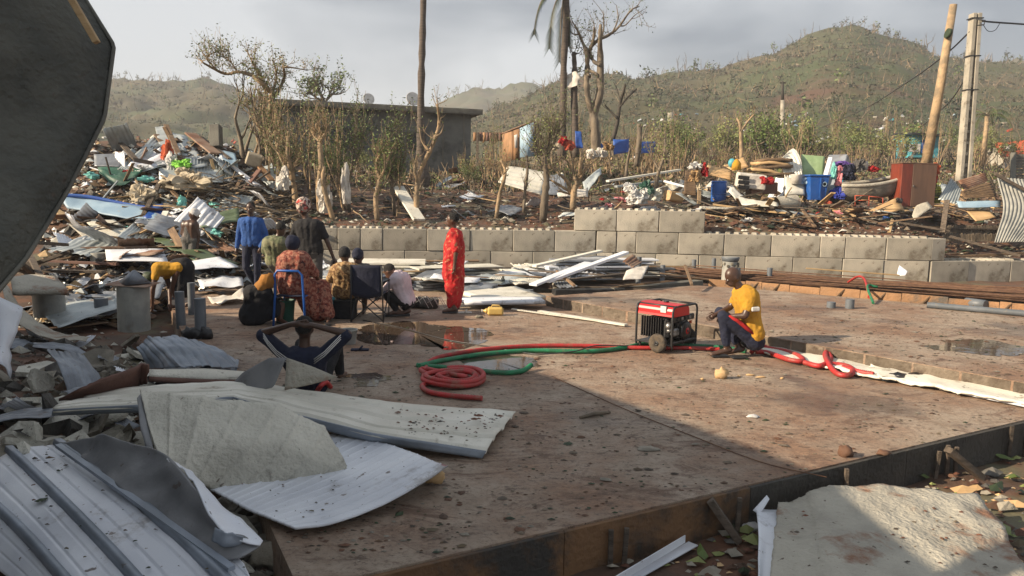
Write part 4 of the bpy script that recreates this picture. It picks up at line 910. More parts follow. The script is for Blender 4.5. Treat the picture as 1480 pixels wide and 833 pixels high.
surf([P3([(243,660,.465),(266,682,.45),(285,708,.425),(318,764,.345),(376,788,.262)]),P3([(250,662,.44),(278,686,.42),(303,712,.39),(345,748,.32),(380,782,.262)])],nu=30,nv=8,crum=.02,cfreq=6,thick=.006).build('curled_edge',mm('white_metal'),sE)
surf([P3([(316,762,.34),(330,772,.34),(352,776,.31)]),P3([(312,782,.28),(328,790,.27),(346,786,.26)])],nu=12,nv=8,crum=.03,cfreq=9,thick=.005).build('torn_flap',mm('blue_grey'),sE)
surf([P3([(200,735,.24),(240,790,.18),(255,850,.12),(280,940,.05)]),P3([(326,812,.22),(345,850,.15),(365,890,.1),(380,950,.05)])],nu=20,nv=12,crum=.03,thick=.006).build('lower_face',mm('steel_sheet'),sE)
MB().bar(P(84,644,.33),P(335,822,.23),.035,.02).build('stiff_rib',mm('blue_grey'),sE)
pE=E('insulated_roof_sheet',P(1290,790,-.3),'muddy foam backed panel lying in front of the formwork at bottom right','panel')
surf([P3([(1128,737,-.16),(1165,724,-.12),(1195,711,-.08),(1300,712,-.10),(1412,724,-.14)]),P3([(1122,770,-.16),(1170,760,-.12),(1200,752,-.09),(1320,752,-.10),(1445,765,-.15)]),P3([(1116,830,-.17),(1180,825,-.13),(1215,820,-.1),(1340,822,-.12),(1480,838,-.17)]),P3([(1105,930,-.18),(1180,930,-.15),(1220,930,-.14),(1360,930,-.14),(1560,940,-.2)])],nu=60,nv=40,crum=.03,cfreq=4.2,thick=.05,edge_j=.006).build('foam_face',mm('foam_warm'),pE)
surf([P3([(1092,735,-.12),(1110,738,-.14),(1130,738,-.15)]),P3([(1096,780,-.13),(1108,784,-.16),(1124,782,-.15)]),P3([(1094,850,-.13),(1100,850,-.17),(1117,850,-.16)]),P3([(1090,930,-.13),(1096,930,-.18),(1106,930,-.17)])],nu=8,nv=24,crum=.01,thick=.006).build('metal_edge',mm('white_metal'),pE)
surf([P3([(1088,738,-.12),(1108,716,-.05)]),P3([(1098,745,-.14),(1112,722,-.07)])],nu=5,nv=4,thick=.004).build('bent_tab',mm('white_metal'),pE)
MB().tube([P(1198,706,-.06),P(1204,752,-.07),P(1217,822,-.08),P(1222,930,-.12)],.010,5).build('fold_crease',mm('foam_warm'),pE)
# J angle profile
pJ=E('metal_profile',P(960,810,-.28),'white L shaped metal profile lying in the soil under the formwork','profile')
MB().bar(P(890,848,-.27),P(1002,786,-.27),.07,.006).build('flange',mm('white_metal'),pJ); MB().bar(P(885,842,-.22),P(990,779,-.22),.006,.05).build('web',mm('white_metal'),pJ)
# F cone
fC=E('folded_sheet',D(400,566,6.1),'small folded sheet with dark side and pale pointed flap before the striped man','sheet')
surf([D3([(334,556,6.3),(352,538,6.25),(390,517,6.15)]),D3([(372,566,6.1),(396,560,6.05),(414,517,6.1)])],nu=12,nv=10,crum=.01,thick=.006,curve=False).build('metal_side',mm('steel_sheet'),fC)
surf([D3([(414,517,6.1),(413,540,6.05),(411,564,6.0)]),D3([(452,530,6.05),(450,545,6.0),(446,557,6.0)]),D3([(487,545,6.0),(486,546,6.0),(484,547,6.0)])],nu=12,nv=12,crum=.008,thick=.02,curve=False).build('pale_flap',mm('foam_warm'),fC)
gC=E('crumpled_sheet',P(265,535,.0),'crumpled blue grey ribbed metal sheet on the left edge of the slab','sheet')
surf([P3([(197,502,.28),(214,485,.38),(252,488,.36),(292,493,.30)]),P3([(206,520,.16),(240,508,.30),(285,507,.30),(325,510,.2)]),P3([(215,534,.06),(262,531,.22),(300,528,.2),(345,533,.04)])],nu=70,nv=24,rib=('u',9,.014,'box'),crum=.03,cfreq=3.5,thick=.006,curve=False).build('panel',mm('blue_grey'),gC)
surf([P3([(270,490,.22),(310,502,.16),(346,520,.08)]),P3([(235,541,.05),(290,539,.12),(342,537,.04)])],nu=40,nv=14,rib=('u',6,.012,'box'),crum=.04,cfreq=4,thick=.006,curve=False).build('torn_panel',mm('blue_grey'),gC)
sheet('brown_board','broken brown board standing on edge in the rubble at left','board',[P3([(118,560,.42),(150,546,.46),(196,531,.48),(203,524,.49),(215,527,.48)]),P3([(84,577,.30),(140,573,.28),(180,563,.28),(200,556,.28),(214,553,.30)])],'brown_board',nu=24,nv=6,crum=.004,thick=.02,edge_j=.008,curve=False)
bb_=E('brown_board',P(290,548,.2),'flat pale topped board with brown edge lying behind the long folded sheet','board')
surf([P3([(215,537,.27),(300,536,.25),(365,541,.2)]),P3([(216,546,.27),(300,550,.25),(372,550,.2)])],nu=14,nv=5,crum=.004,thick=.02,curve=False).build('top_face',mm('foam_back'),bb_)
surf([P3([(216,546,.27),(300,550,.25),(372,550,.2)]),P3([(216,552,.24),(300,556,.22),(372,555,.17)])],nu=14,nv=3,crum=.004,thick=.02,curve=False).build('edge',mm('brown_board'),bb_)
# I sheets right on slab
sheet('foam_sheet','white foam sheet lying under the red conduit right of the squatting man','sheet',[P3([(1092,490,.03),(1180,497,.04),(1290,518,.04),(1350,548,.02)]),P3([(1100,510,.03),(1150,522,.03),(1210,536,.03),(1270,549,.02)])],'cream_metal',nu=36,nv=14,crum=.025,cfreq=3,thick=.02,edge_j=.02)
sheet('foam_sheet','longer cream sheet on the slab running out of frame at right','sheet',[P3([(1250,520,.05),(1345,516,.07),(1430,548,.05),(1530,580,.03)]),P3([(1268,548,.02),(1340,560,.03),(1400,572,.03),(1500,592,.02)])],'cream_metal',nu=36,nv=14,crum=.03,cfreq=2.5,thick=.02,edge_j=.025)
beam('metal_strip','thin white metal strip along the front of the cream sheets on the slab','strip',P(1358,561,.03),P(1500,590,.03),.03,.03,'white_metal')
sheet('plastic_scrap','crumpled black scrap lying at the edge of the white sheets','scrap',[P3([(1266,546,.03),(1300,540,.06),(1350,538,.05)]),P3([(1275,551,.02),(1310,551,.03),(1340,549,.03)])],'black_plastic',nu=14,nv=8,crum=.04,cfreq=8,thick=.004)
# strips left of the kerb
beam('metal_strip','narrow white strip lying in front of the raised slab','strip',P(779,450,.03),P(905,470,.03),.09,.03,'cream_metal')
beam('metal_strip','second grey strip beside the narrow white strip near the kerb','strip',P(740,447,.03),P(880,466,.03),.06,.02,'foam_back')
for i,(a,b,c,d_,m_,lb) in enumerate((((665,426),(745,418),(790,433),(690,436),'cream_metal','wide pale board stack behind the yellow jerrycan'),((660,434),(780,434),(788,440),(672,441),'white_metal','thin white board in front of the wide pale boards'))):
    sheet('pale_board',lb,'board',quad(P3([(*a,.10),(*b,.10),(*c,.09),(*d_,.09)])),m_,nu=10,nv=6,thick=.06,crum=.005)
# small props on the slab
def lump(name,label,cat,px,py,r,mat,z=0,seed=1,nzs=.7,group=None):
    return tag(MB().ell(P(px,py,z)+Vector((0,0,r[2]*.6)),r,None,10,7,nzs=nzs,seed=seed).build(name,mm(mat)),label,cat,group)
lump('foam_chunk','orange tan chunk of foam on the slab in front of the generator','foam',1042,547,(.07,.05,.07),'plywood',seed=5)
lump('mud_clod','brown clod of mud near the front corner of the shadow','clod',1222,659,(.06,.05,.05),'soil',seed=2)
lump('mud_clod','flat crumb of dark mud right of the mud clod','clod',1277,657,(.05,.04,.02),'soil',seed=9)
lump('plaster_chip','grey plaster flake in the middle of the shaded slab','plaster',937,650,(.09,.05,.012),'stone',seed=4)
lump('plaster_chip','white plaster flake at the edge of the shadow','plaster',1088,603,(.06,.04,.012),'cloth_white',seed=6)
lump('plaster_chip','white rock lying against the base of the formwork','stone',1082,765,(.07,.06,.03),'cloth_white',z=-.3,seed=8)
lump('foam_chunk','tan broken block leaning on the formwork between the stakes','foam',1358,678,(.09,.06,.08),'plywood',z=-.3,seed=12)
for i,(px,py) in enumerate(((1085,543),(1100,546),(1068,545),(1015,549),(1130,548))): lump('wood_chip','small wood chips scattered before the squatting man','wood chip',px,py,(.05 if i<2 else .02,.02,.012),'plywood',seed=20+i,group='wood chips on the slab')
tag(MB().tube([P(838,604,.01),P(860,598,.02),P(882,596,.01)],[.012,.02,.01],6).build('twig',mm('bark')),'pale twig lying on the shaded slab','twig')
lump('stone','stone by the bucket behind the cable','stone',692,460,(.07,.05,.03),'plywood' if 0 else 'stone',seed=31)
# white plaster on concrete in middle back: dirt & debris mats (ground litter)
def litter(name,n,fn,mats,r0,r1,flat=.25,seed=3):
    g=random.Random(seed); mb=MB()
    for i in range(n):
        p=fn(g)
        if p is None: continue
        a=g.uniform(0,6.28); r=g.uniform(r0,r1)*(1 if g.random()<.85 else 2.2); k=g.choice((4,5,6)); el=g.uniform(.3,1); ct=[]
        for j in range(k):
            t=a+j*6.283/k; q=r*g.uniform(.6,1.2); ct.append(p+Vector((math.cos(t)*q,math.sin(t)*q*el,g.uniform(.2,1)*r*flat)))
        mb.add([p+Vector((0,0,r*flat*1.4+.002))]+ct,[(0,1+j,1+(j+1)%k) for j in range(k)],g.randrange(len(mats)))
    o=mb.build(name,[mm(m) for m in mats]); o['kind']='stuff'; return o
def inslab2(g):
    px=g.uniform(300,1480); py=g.uniform(445,800) if g.random()<.75 else g.uniform(430,560); p=P(px,py,0)
    v=Vector((p.x,p.y))-C0; s_,t_=v.dot(e1),v.dot(e2)
    if t_<.03 or s_<.05: return None
    if (p.x-.6)*.785+(p.y-12.9)*.62<-.06: return p if g.random()<min(1,.45+.5*nz(p.x*.9,p.y*.9)+.35*nz(p.x*3,p.y*3)) else None
    p=P(px,py,.17); return p if (p.x-.6)*.785+(p.y-12.9)*.62>.05 and p.y<14 and v.dot(e2)>.3 else None
def onslab(g):
    px=g.uniform(300,1480); py=g.uniform(445,800) if g.random()<.75 else g.uniform(445,560); p=P(px,py,0)
    v=Vector((p.x,p.y))-C0; s_,t_=v.dot(e1),v.dot(e2)
    if t_<.05 or s_<.05: return None
    kl=(Vector((p.x,p.y))-Vector((.6,12.9))); 
    if (kl.x*(6.95-12.9)-kl.y*(5.33-.6))<.1 and p.y<13: return p if True else None
    return None
litter('slab_litter',7500,lambda g:inslab2(g),['soil','soil','old_wood','bark','leaf_dark','stone'],.006,.022)
def soilfront(g):
    px=g.uniform(430,1480); py=g.uniform(650,833); p=P(px,py,-.3); v=Vector((p.x,p.y))-C0
    return Vector((p.x,p.y,T(p.x,p.y))) if v.dot(e2)<-.06 else None
litter('soil_litter',1500,soilfront,['soil','stone','leaf_pale','plywood','rubble_dark','red_soil'],.012,.05,.5,seed=5)
def onrails(rails,zo=.012):
    rr=[resample(r,24) for r in rails]
    def f(g):
        i=g.randrange(1,23); c=resample([r[i] for r in rr],16); p=c[g.randrange(1,15)].lerp(c[g.randrange(1,15)],g.random()*.15); return p+Vector((g.gauss(0,.03),g.gauss(0,.03),zo))
    return f
litter('sheet_litter',110,onrails(railsD,.016),['soil','leaf_dark','bark_dark','old_wood'],.005,.017,.3,seed=41)
litter('sheet_litter',38,onrails([P3([(310,706,.06),(390,670,.09),(480,632,.11)]),P3([(366,738,.06),(455,702,.06),(565,650,.13)]),P3([(430,762,.06),(545,730,.07),(640,680,.15)])],.006),['soil','leaf_dark','bark_dark'],.004,.012,.3,seed=42)
litter('sheet_litter',110,onrails([P3([(560,590,.15),(740,599,.09)]),P3([(560,610,.17),(725,620,.10)]),P3([(560,628,.16),(705,648,.09)])],.02),['soil','rubble_dark','red_soil'],.005,.02,.4,seed=43)
litter('sheet_litter',90,onrails([P3([(1150,740,-.1),(1300,722,-.08),(1400,730,-.12)]),P3([(1130,800,-.12),(1300,790,-.09),(1450,800,-.13)]),P3([(1120,900,-.14),(1350,900,-.12),(1500,900,-.17)])],.03),['soil','red_soil','old_wood','bark'],.006,.022,.4,seed=44)
# large leaves near the formwork
for i,(px,py,sz) in enumerate(((1015,800,.07),(1075,826,.07),(1335,690,.08),(1440,705,.09),(1450,662,.1),(1395,640,.0),(1465,690,.1),(1060,770,.07),(1100,700,.0),(1475,712,.07))):
    if not sz: continue
    p=P(px,py,-.27); m=MB(); a=rng.uniform(0,6); u=Vector((math.cos(a),math.sin(a),.1)); v=Vector((-math.sin(a),math.cos(a),.15))
    m.add([p-u*sz,p-u*sz*.3+v*sz*.5,p+u*sz*.4+v*sz*.4,p+u*sz+Vector((0,0,.03)),p+u*sz*.4-v*sz*.4,p-u*sz*.3-v*sz*.5,p+Vector((0,0,.03))],[(0,1,6),(1,2,6),(2,3,6),(3,4,6),(4,5,6),(5,0,6)]); tag(m.build('leaf',mm('leaf_dark' if i%2 else 'leaf')),'fallen green leaf on the soil below the formwork','leaf','fallen leaves below the formwork')
# ================================================================ LEANING BOARD TOP LEFT
lb=E('leaning_panel',D(-60,430,2.2),'huge dark water stained panel hanging over the left foreground','panel')
surf([D3([(92,-80,2.95),(124,0,2.9),(165,66,2.85),(151,172,2.7),(97,278,2.5),(38,374,2.3),(-15,436,2.2),(-120,560,2.1)]),D3([(62,-80,2.75),(92,0,2.72),(120,72,2.7),(112,165,2.6),(62,265,2.4),(6,355,2.25),(-50,425,2.15),(-150,540,2.05)]),D3([(-20,-80,2.5),(-20,20,2.45),(-20,82,2.4),(-50,165,2.35),(-80,250,2.25),(-120,340,2.15),(-160,400,2.1),(-240,540,2.0)]),D3([(-300,-80,2.3),(-300,20,2.3),(-300,82,2.25),(-300,165,2.2),(-300,250,2.2),(-330,340,2.1),(-360,400,2.05),(-400,540,2.0)])],nu=50,nv=24,crum=.006,cfreq=2.5,thick=-.03,curve=False).build('board',mm('dark_board'),lb)
MB().tube(resample(D3([(92,-80,2.94),(124,0,2.89),(165,66,2.84),(151,172,2.69),(97,278,2.49),(38,374,2.29),(-15,436,2.19)]),60,False),.007,5).build('edge_strip',mm('grey_metal') if 0 else mm('concrete_dark'),lb)
MB().bar(D(98,-10,2.6),D(140,62,2.62),.035,.02,bev=.002).build('batten',mm('pale_wood'),lb)
# ================================================================ SCATTER TOOLS
def proto_planks(mat,n,L0,L1,w0,w1,t=.025):
    o=[]
    for i in range(n):
        L=rng.uniform(L0,L1); me=MB().box((0,0,0),(L,rng.uniform(w0,w1),t),None,0,0,.008).build('p',mm(mat),origin=(0,0,0)); o.append(me.data); bpy.data.objects.remove(me)
    return o
def proto_sticks(mat,n,L0,L1,r):
    o=[]
    for i in range(n):
        L=rng.uniform(L0,L1); k=5; y=z=0; pts=[]
        for j in range(k): pts.append((-L/2+L*j/(k-1),y,z)); y+=rng.uniform(-.05,.05)*L; z+=rng.uniform(-.04,.04)*L
        me=MB().tube(pts,[r*(1-.12*j) for j in range(k)],5).build('p',mm(mat),origin=(0,0,0)); o.append(me.data); bpy.data.objects.remove(me)
    return o
def proto_rocks(mat,n,r0,r1,fl=.6):
    o=[]
    for i in range(n):
        r=rng.uniform(r0,r1); me=MB().ell((0,0,0),(r,r*rng.uniform(.5,.9),r*fl*rng.uniform(.5,1)),None,7,5,nzs=1.1,seed=i*3.3).build('p',mm(mat),origin=(0,0,0),smooth_all=False); o.append(me.data); bpy.data.objects.remove(me)
    return o
def proto_slabs(mat,n,r0,r1,t):
    o=[]
    for i in range(n):
        k=rng.choice((5,6,7)); r=rng.uniform(r0,r1); pts=[(math.cos(j*6.283/k)*r*rng.uniform(.6,1.1),math.sin(j*6.283/k)*r*rng.uniform(.5,.9)) for j in range(k)]
        cz=[rng.uniform(-.03,.03) for _ in pts]; vs=[(x,y,c) for (x,y),c in zip(pts,cz)]+[(x,y,c-t) for (x,y),c in zip(pts,cz)]
        m=MB(); m.add(vs,[tuple(range(k)),tuple(reversed(range(k,2*k)))]+[((j+1)%k,j,k+j,k+(j+1)%k) for j in range(k)]); me=m.build('p',mm(mat),origin=(0,0,0)); o.append(me.data); bpy.data.objects.remove(me)
    return o
def proto_corr(mat,n,L0,L1,rib=.0):
    o=[]
    for i in range(n):
        L=rng.uniform(L0,L1); W_=rng.uniform(.35,.7)*L; b=rng.uniform(-.12,.12)*L
        me=surf([[(-L/2,-W_/2,0),(0,-W_/2,b),(L/2,-W_/2,0)],[(-L/2,W_/2,rng.uniform(-.1,.1)),(0,W_/2,b*.6),(L/2,W_/2,0)]],nu=8,nv=25,rib=('v',6,.014,'sin'),crum=.05,cseed=i*5.1,thick=.004,edge_j=.02).build('p',mm(mat),origin=(0,0,0)); o.append(me.data); bpy.data.objects.remove(me)
    return o
def proto_cloth(mat,n,r0,r1):
    o=[]
    for i in range(n):
        r=rng.uniform(r0,r1); me=MB().crum((0,0,0),(r*1.2,r,r*.5),seed=i*7.7+len(mat),n=16,m=10).build('p',mm(mat),origin=(0,0,0)); o.append(me.data); bpy.data.objects.remove(me)
    return o
def scat(name,label,cat,group,protos,n,reg,tilt=.4,zo=(0,.2),s=(.8,1.2),stack=1,az=None,dmax=60,base=None,dmin=0):
    c=0
    for _ in range(n*4):
        if c>=n: break
        if base: p=base()
        else:
            px=rng.uniform(reg[0],reg[2]); py=rng.uniform(reg[1],reg[3])
            if len(reg)>4 and not reg[4](px,py): continue
            p=G(px,py)
        if p is None or p.y>dmax or p.y<dmin: continue
        me=rng.choice(protos); o=bpy.data.objects.new(name,me); COL.objects.link(o); o.location=p+Vector((0,0,rng.uniform(*zo)))
        o.rotation_euler=(rng.gauss(0,tilt),rng.gauss(0,tilt),rng.uniform(0,6.28) if az is None else rng.gauss(az,.35)); k=rng.uniform(*s); o.scale=(k,k,k); 
        r_=cam_px(p); zx=('far left','left','middle','right','far right')[min(4,int(r_*5))] ; 
        tag(o,zlab(adj(me)+label,p),cat,group); c+=1
def zlab(lb,p):
    k=cam_px(p); zx=('far left','left','middle','right','far right')[min(4,int(k*5))]; zz=', '+zx+' of the photo'
    return lb+zz if len((lb+zz).split())<=16 else (lb+', '+zx if len((lb+', '+zx).split())<=16 else lb)
def cam_px(p): return min(.999,max(0,(CX+FPX*p.x/max(p.y,.1))/1480))
def adj(me):
    n=me.materials[0].name if me.materials else ''
    return {'old_wood':'grey ','wood':'brown ','pale_wood':'yellow ','bark':'dark ','bark_light':'tan ','zinc':'zinc ','rust_metal':'rusty ','white_metal':'white ','grey_metal':'dark grey ','cream_metal':'cream ','stone':'pale ','rubble_dark':'dark ','cloth_red':'red ','cloth_pink':'pink ','cloth_white':'white ','cloth_teal':'turquoise ','sack':'beige ','cloth_navy':'navy ','cloth_blue':'blue ','teal':'turquoise ','tin_red':'red ','pale_blue':'pale blue '}.get(n,'')
PL_old=proto_planks('old_wood',8,.6,2.0,.05,.16); PL_wood=proto_planks('wood',8,.6,1.8,.05,.15); PL_pale=proto_planks('pale_wood',5,.6,1.6,.06,.16)
ST=proto_sticks('bark',8,.7,2.0,.022); STl=proto_sticks('bark_light',8,.6,1.8,.022)
RK=proto_rocks('stone',8,.06,.2); RKd=proto_rocks('rubble_dark',8,.06,.22); SL=proto_slabs('foam_back',8,.12,.36,.045); SLm=proto_slabs('stone',6,.12,.3,.03)
CZ=proto_corr('zinc',6,.9,1.9); CR=proto_corr('rust_metal',5,.8,1.7); CW=proto_corr('white_metal',5,.8,1.7); CG=proto_corr('grey_metal',5,.8,1.8); CCm=proto_corr('cream_metal',4,.7,1.5)
# rubble bank at left foreground
offslab=lambda px,py: (lambda v: v.dot(e2)>0 and v.dot(e1)<-.1)(Vector((P(px,py,0).x,P(px,py,0).y))-C0)
inl=lambda px,py: px<260-(py-500)*-.75 and offslab(px,py)
scat('rubble_chunk','broken render chunk in the rubble left of the slab','rubble','render chunks in the left rubble',RK+RKd,120,(0,495,430,833,offslab),.5,(-.05,.08))
scat('render_slab','flat broken piece of pale render in the left rubble','rubble','flat render pieces in the left rubble',SL+SLm,75,(0,500,430,833,offslab),.35,(.0,.16))
scat('sheet_scrap','bent metal scrap among the rubble left of the slab','scrap','metal scraps in the left rubble',CG+CW,16,(0,480,210,660,offslab),.35,(.03,.2),s=(.3,.55))
litter('rubble_grit',2600,lambda g:(lambda p:Vector((p.x,p.y,T(p.x,p.y))) if ((Vector((p.x,p.y))-C0).dot(e1)<0 and p.y<13) else None)(P(g.uniform(-40,430),g.uniform(440,833),-.1)),['rubble_dark','stone','soil','foam_back'],.012,.06,.7,seed=8)
lump('rock','pale broken concrete boulder beside the tip of the long folded sheet','rock',115,610,(.30,.22,.15),'foam_back',z=-.05,seed=14)
lump('rock','pale jagged rock between the white sheet and the curled steel','rock',400,815,(.20,.12,.10),'stone',z=-.25,seed=15)
lump('rock','large grey stone wedged below the white sheet corner','rock',365,770,(.14,.10,.08),'stone',z=-.25,seed=16)
lump('foam_chunk','yellow foam lump in the dark hollow left of the propped panel','foam',158,575,(.10,.07,.07),'plywood',z=.05,seed=17)
# ================================================================ LEFT HEAP
dl=lambda py: li([(180,23.5),(240,21.8),(272,20.4),(300,19.2),(328,18.0),(360,15.9),(400,13.5),(450,11.5),(500,9.4)],py)
def LQ(l):
    o=[]
    for p in l:
        dd=p[2] if len(p)>2 else dl(p[1]); g=G(p[0],p[1],8).y
        o.append(D(p[0],p[1],min(dd,g-.45) if g<28 else dd))
    return o
def sh(label,corners,mat,rib=None,crum=.03,thick=.006,name='roof_sheet',cat='roof sheet',nu=10,nv=25,back=None):
    c=LQ(corners); rails=[[c[0],c[1]],[c[3],c[2]]] if len(c)==4 else [c[:len(c)//2],list(reversed(c[len(c)//2:]))]
    if rib: nv=rib*4+1
    return sheet(name,label,cat,rails,mat,nu=nu,nv=nv,rib=('v',rib,.022,'sin') if rib else None,crum=crum,thick=thick,cseed=rng.random()*30)
def bd(label,a,b,w_,t,mat,name='plank',cat='plank',group=None,roll=0):
    A,B=LQ([a,b]); return beam(name,label,cat,A,B,w_,t,mat,group,roll=roll)
sh('arched corrugated sheet on the crest of the left heap',[(170,245,22),(205,214,22.6),(222,196,23),(250,258,21.5),(222,255,21.5),(190,255,21.5)][0:3]+[(262,238,22),(240,240,21.8),(205,250,21.4)],'zinc',rib=12)
sh('tall corrugated sheet sticking up highest on the left heap',[(224,184,23.6),(238,183,23.6),(262,225,22.4),(235,232,22)],'zinc',rib=5)
sh('corrugated sheet sloping down right from the tall one',[(240,190,23.4),(268,196,23.2),(300,240,22),(262,248,21.8)],'zinc',rib=8)
sh('upright square of corrugated iron in the middle of the left heap',[(275,227,22),(275,262,21.4),(334,262,21.4),(334,226,22)],'zinc',rib=13,crum=.01)
sh('low corrugated sheet with level ribs under the square one',[(230,243,21.6),(322,246,21.5),(322,264,21.0),(230,262,21.0)],'zinc',rib=4,crum=.01)
sh('green tarpaulin sagging over the dark shed at left',[(140,239,22),(180,243,21.8),(214,243,21.8),(196,258,21.4),(172,268,21.2),(144,252,21.4)],'green_tarp',name='tarpaulin',cat='tarpaulin',crum=.12,nv=16)
sh('grey sheet lying on top of the green tarpaulin',[(136,224,22.4),(182,222,22.4),(174,241,21.8),(136,240,21.8)],'grey_metal',name='flat_sheet',cat='sheet',nv=10)
sh('lilac grey crumpled tarpaulin below the tall corrugated sheet',[(185,242,21.5),(212,224,22),(232,217,22.2),(242,242,21.5),(222,243,21.2),(200,246,21.2)],'cloth_grey' if 0 else 'white_metal',name='tarpaulin',cat='tarpaulin',crum=.15,nv=16)
# dark shed
dsd=E('shed',D(160,290,21.5),'dark collapsed timber shed behind the blue edged hull panel','shed')
def shp(name,c,mat,thick=.05): return surf([[D(*c[0]),D(*c[1])],[D(*c[3]),D(*c[2])]],nu=4,nv=4,thick=thick,crum=.03).build(name,mm(mat),dsd)
shp('back_wall',[(100,243,22.6),(265,243,22.6),(262,300,22.0),(100,296,22.0)],'old_wood')
for i in range(9): MB().bar(D(112+i*17,242,22.3),D(113+i*17,298,21.9),.09,.03).build('post',mm('old_wood'),dsd)
for y_ in (262,276): MB().bar(D(104,y_,22.1),D(262,y_+3,22.1),.10,.04).build('rail',mm('brown_board'),dsd)
bd('thin white crooked pole standing before the dark shed',(185,228,21),(206,287,20.6),.05,.05,'bark_light','pole','pole')
for i,(a,b,w_,m_,l_) in enumerate((((162,192,22.5),(196,231,21.8),.16,'old_wood','dark rafter leaning on the left end of the heap'),((240,181,23),(262,232,21.6),.14,'wood','brown rafter crossing the arched corrugated sheet'),((226,195,22.9),(258,238,21.5),.16,'wood','thicker brown rafter beside the tall corrugated sheet'),((290,198,22.8),(332,230,21.6),.12,'old_wood','dark pole slanting beside the chimney post'),((275,193,22.6),(312,222,21.8),.35,'rust_metal','wide rusty brown board propped near the chimney post'),((335,240,21.3),(372,268,20.6),.14,'white_metal','white pole lying between the corrugated square and the orange plank'),((372,237,21.4),(393,261,20.8),.18,'form_wood','short orange plank on the right side of the left heap'),((351,276,20.4),(375,246,21),.16,'brown_board','red brown plank leaning against the white pole'),((78,303,18.8),(128,334,17.2),.20,'pale_wood','pale yellow plank sloping down in front of the hull panel'),((204,318,18.6),(232,262,19.6),.12,'old_wood','dark plank crossing over the blue end of the hull panel'),((238,268,19.8),(275,300,19),.10,'wood','brown plank leaning right in front of the pale sacks'),((225,340,17.2),(240,306,18),.14,'cream_metal','short white plank propped above the green sheet'),((75,360,15.6),(213,357,15.8),.08,'rust_metal','long rusty beam across the front of the corrugated canopy'),((70,378,14.8),(170,382,14.6),.10,'brown_board','lower brown beam left of the grey drum'),((60,392,14.2),(150,393,14.2),.14,'old_wood','weathered plank lying below the brown beam'),((138,300,19),(170,262,20),.04,'zinc','thin bright tube slanting before the dark shed'),((130,242,21.2),(225,273,20.4),.03,'white_metal','white rope line stretched from the shed to the stick pile'))):
    bd(l_,a,b,w_,min(w_,.05),m_,'plank' if 'plank' in l_ or 'board' in l_ else 'pole','plank' if 'plank' in l_ or 'board' in l_ else 'pole')
tag(MB().bar(D(312,182,22.4),D(313,214,22.2),.30,.28,bev=.02).build('chimney_post',mm('concrete_dark')),'square dark grey post standing alone above the left heap','post')
sh('blue grey sheets hanging right of the chimney post',[(315,215,22.3),(340,222,22),(345,245,21.4),(318,228,21.6)],'pale_blue',name='flat_sheet',cat='sheet',nv=8)
tag(MB().box(D(367,231,21.3),(.42,.3,.34),Euler((.3,.3,.4)),0,.03).build('crate',mm('sack')),'pale box tipped on the top right of the left heap','box')
# hull panel
hp=E('hull_panel',D(160,312,18.9),'long pale blue hull panel with a bright blue rim lying on the left heap','boat')
surf([LQ([(92,283,18.9),(130,286,19),(185,297,19),(232,305,19)]),LQ([(92,293,18.7),(130,297,18.8),(185,308,18.8),(230,313,18.8)]),LQ([(98,302,18.6),(130,307,18.6),(185,317,18.6),(228,318,18.6)])],nu=24,nv=8,crum=.02,thick=.03).build('side',mm('pale_blue'),hp)
MB().tube(resample(LQ([(90,282,18.85),(130,285,18.9),(185,296,18.9),(234,304,18.9)]),20),.045,8).build('rim',mm('blue_paint'),hp)
surf([LQ([(207,300,18.7),(236,296,19)]),LQ([(208,318,18.4),(234,316,18.6)])],nu=6,nv=6,thick=.03).build('end_panel',mm('blue_paint'),hp)
for px,py,mat,lb_,r in ((241,222,'cloth_orange','bright orange cloth draped on the left heap',(.16,.12,.30)),(248,236,'cloth_white','white cloth hanging beside the orange one',(.16,.12,.26)),(264,238,'cloth_lime','lime green cloth beside the corrugated square',(.26,.15,.14)),(204,285,'sack','round pale sack behind the hull panel',(.34,.22,.26)),(275,266,'sack','large beige sheet bundled on top of the stick pile',(.62,.4,.28)),(268,252,'sack','small beige roll on top of the beige bundle',(.26,.2,.16)),(250,330,'cloth_pink' if 0 else 'sack','small pale sack above the green sheet',(.18,.15,.12))):
    tag(MB().crum(D(px,py,min(dl(py),G(px,py,8).y-.3)-.3),[q*1.25 for q in r],seed=px*.1).build('cloth',mm(mat)),lb_,'cloth')
sh('green corrugated roofing sheet sloping down behind the bending person',[(213,343,16.6),(232,340,16.8),(345,378,14.8),(345,387,14.4),(290,378,14.7),(222,360,15.6)][0:2]+[(346,381,14.8),(300,386,14.2)],'green_metal',rib=3)
sh('second green sheet lying level under the stick pile',[(285,316,18),(345,300,18.6),(347,320,17.8),(290,330,17.2)],'green_metal',rib=3)
sh('grey corrugated sheet folded like a tent over the canopy',[(150,358,15.9),(193,322,17.4),(217,345,16.6),(205,360,15.8)],'zinc',rib=9)
sh('tan board sloping beside the tent like corrugated sheet',[(97,322,17.6),(128,330,17.4),(162,350,16.2),(140,362,15.8)],'brown_board' if 0 else 'foam_warm',name='flat_sheet',cat='board',nv=8)
sh('pale roof sheet above the tan board',[(120,318,18),(165,317,18),(192,338,17),(160,350,16.4)],'foam_back',nv=10)
sh('rusty sheet lying under the crossing dark plank',[(196,326,17.8),(230,318,18.2),(232,334,17.4),(200,340,17.2)],'rust_metal',rib=4)
sh('white corrugated canopy roof above the grey drum',[(152,362,15.4),(235,360,15.6),(243,379,14.6),(154,377,14.6)],'white_metal',rib=12,crum=.01)
sh('pale sheet under the low end of the green roofing',[(262,380,14.4),(318,372,14.8),(345,386,14.2),(276,390,13.8)],'white_metal',nv=8,name='flat_sheet',cat='sheet')
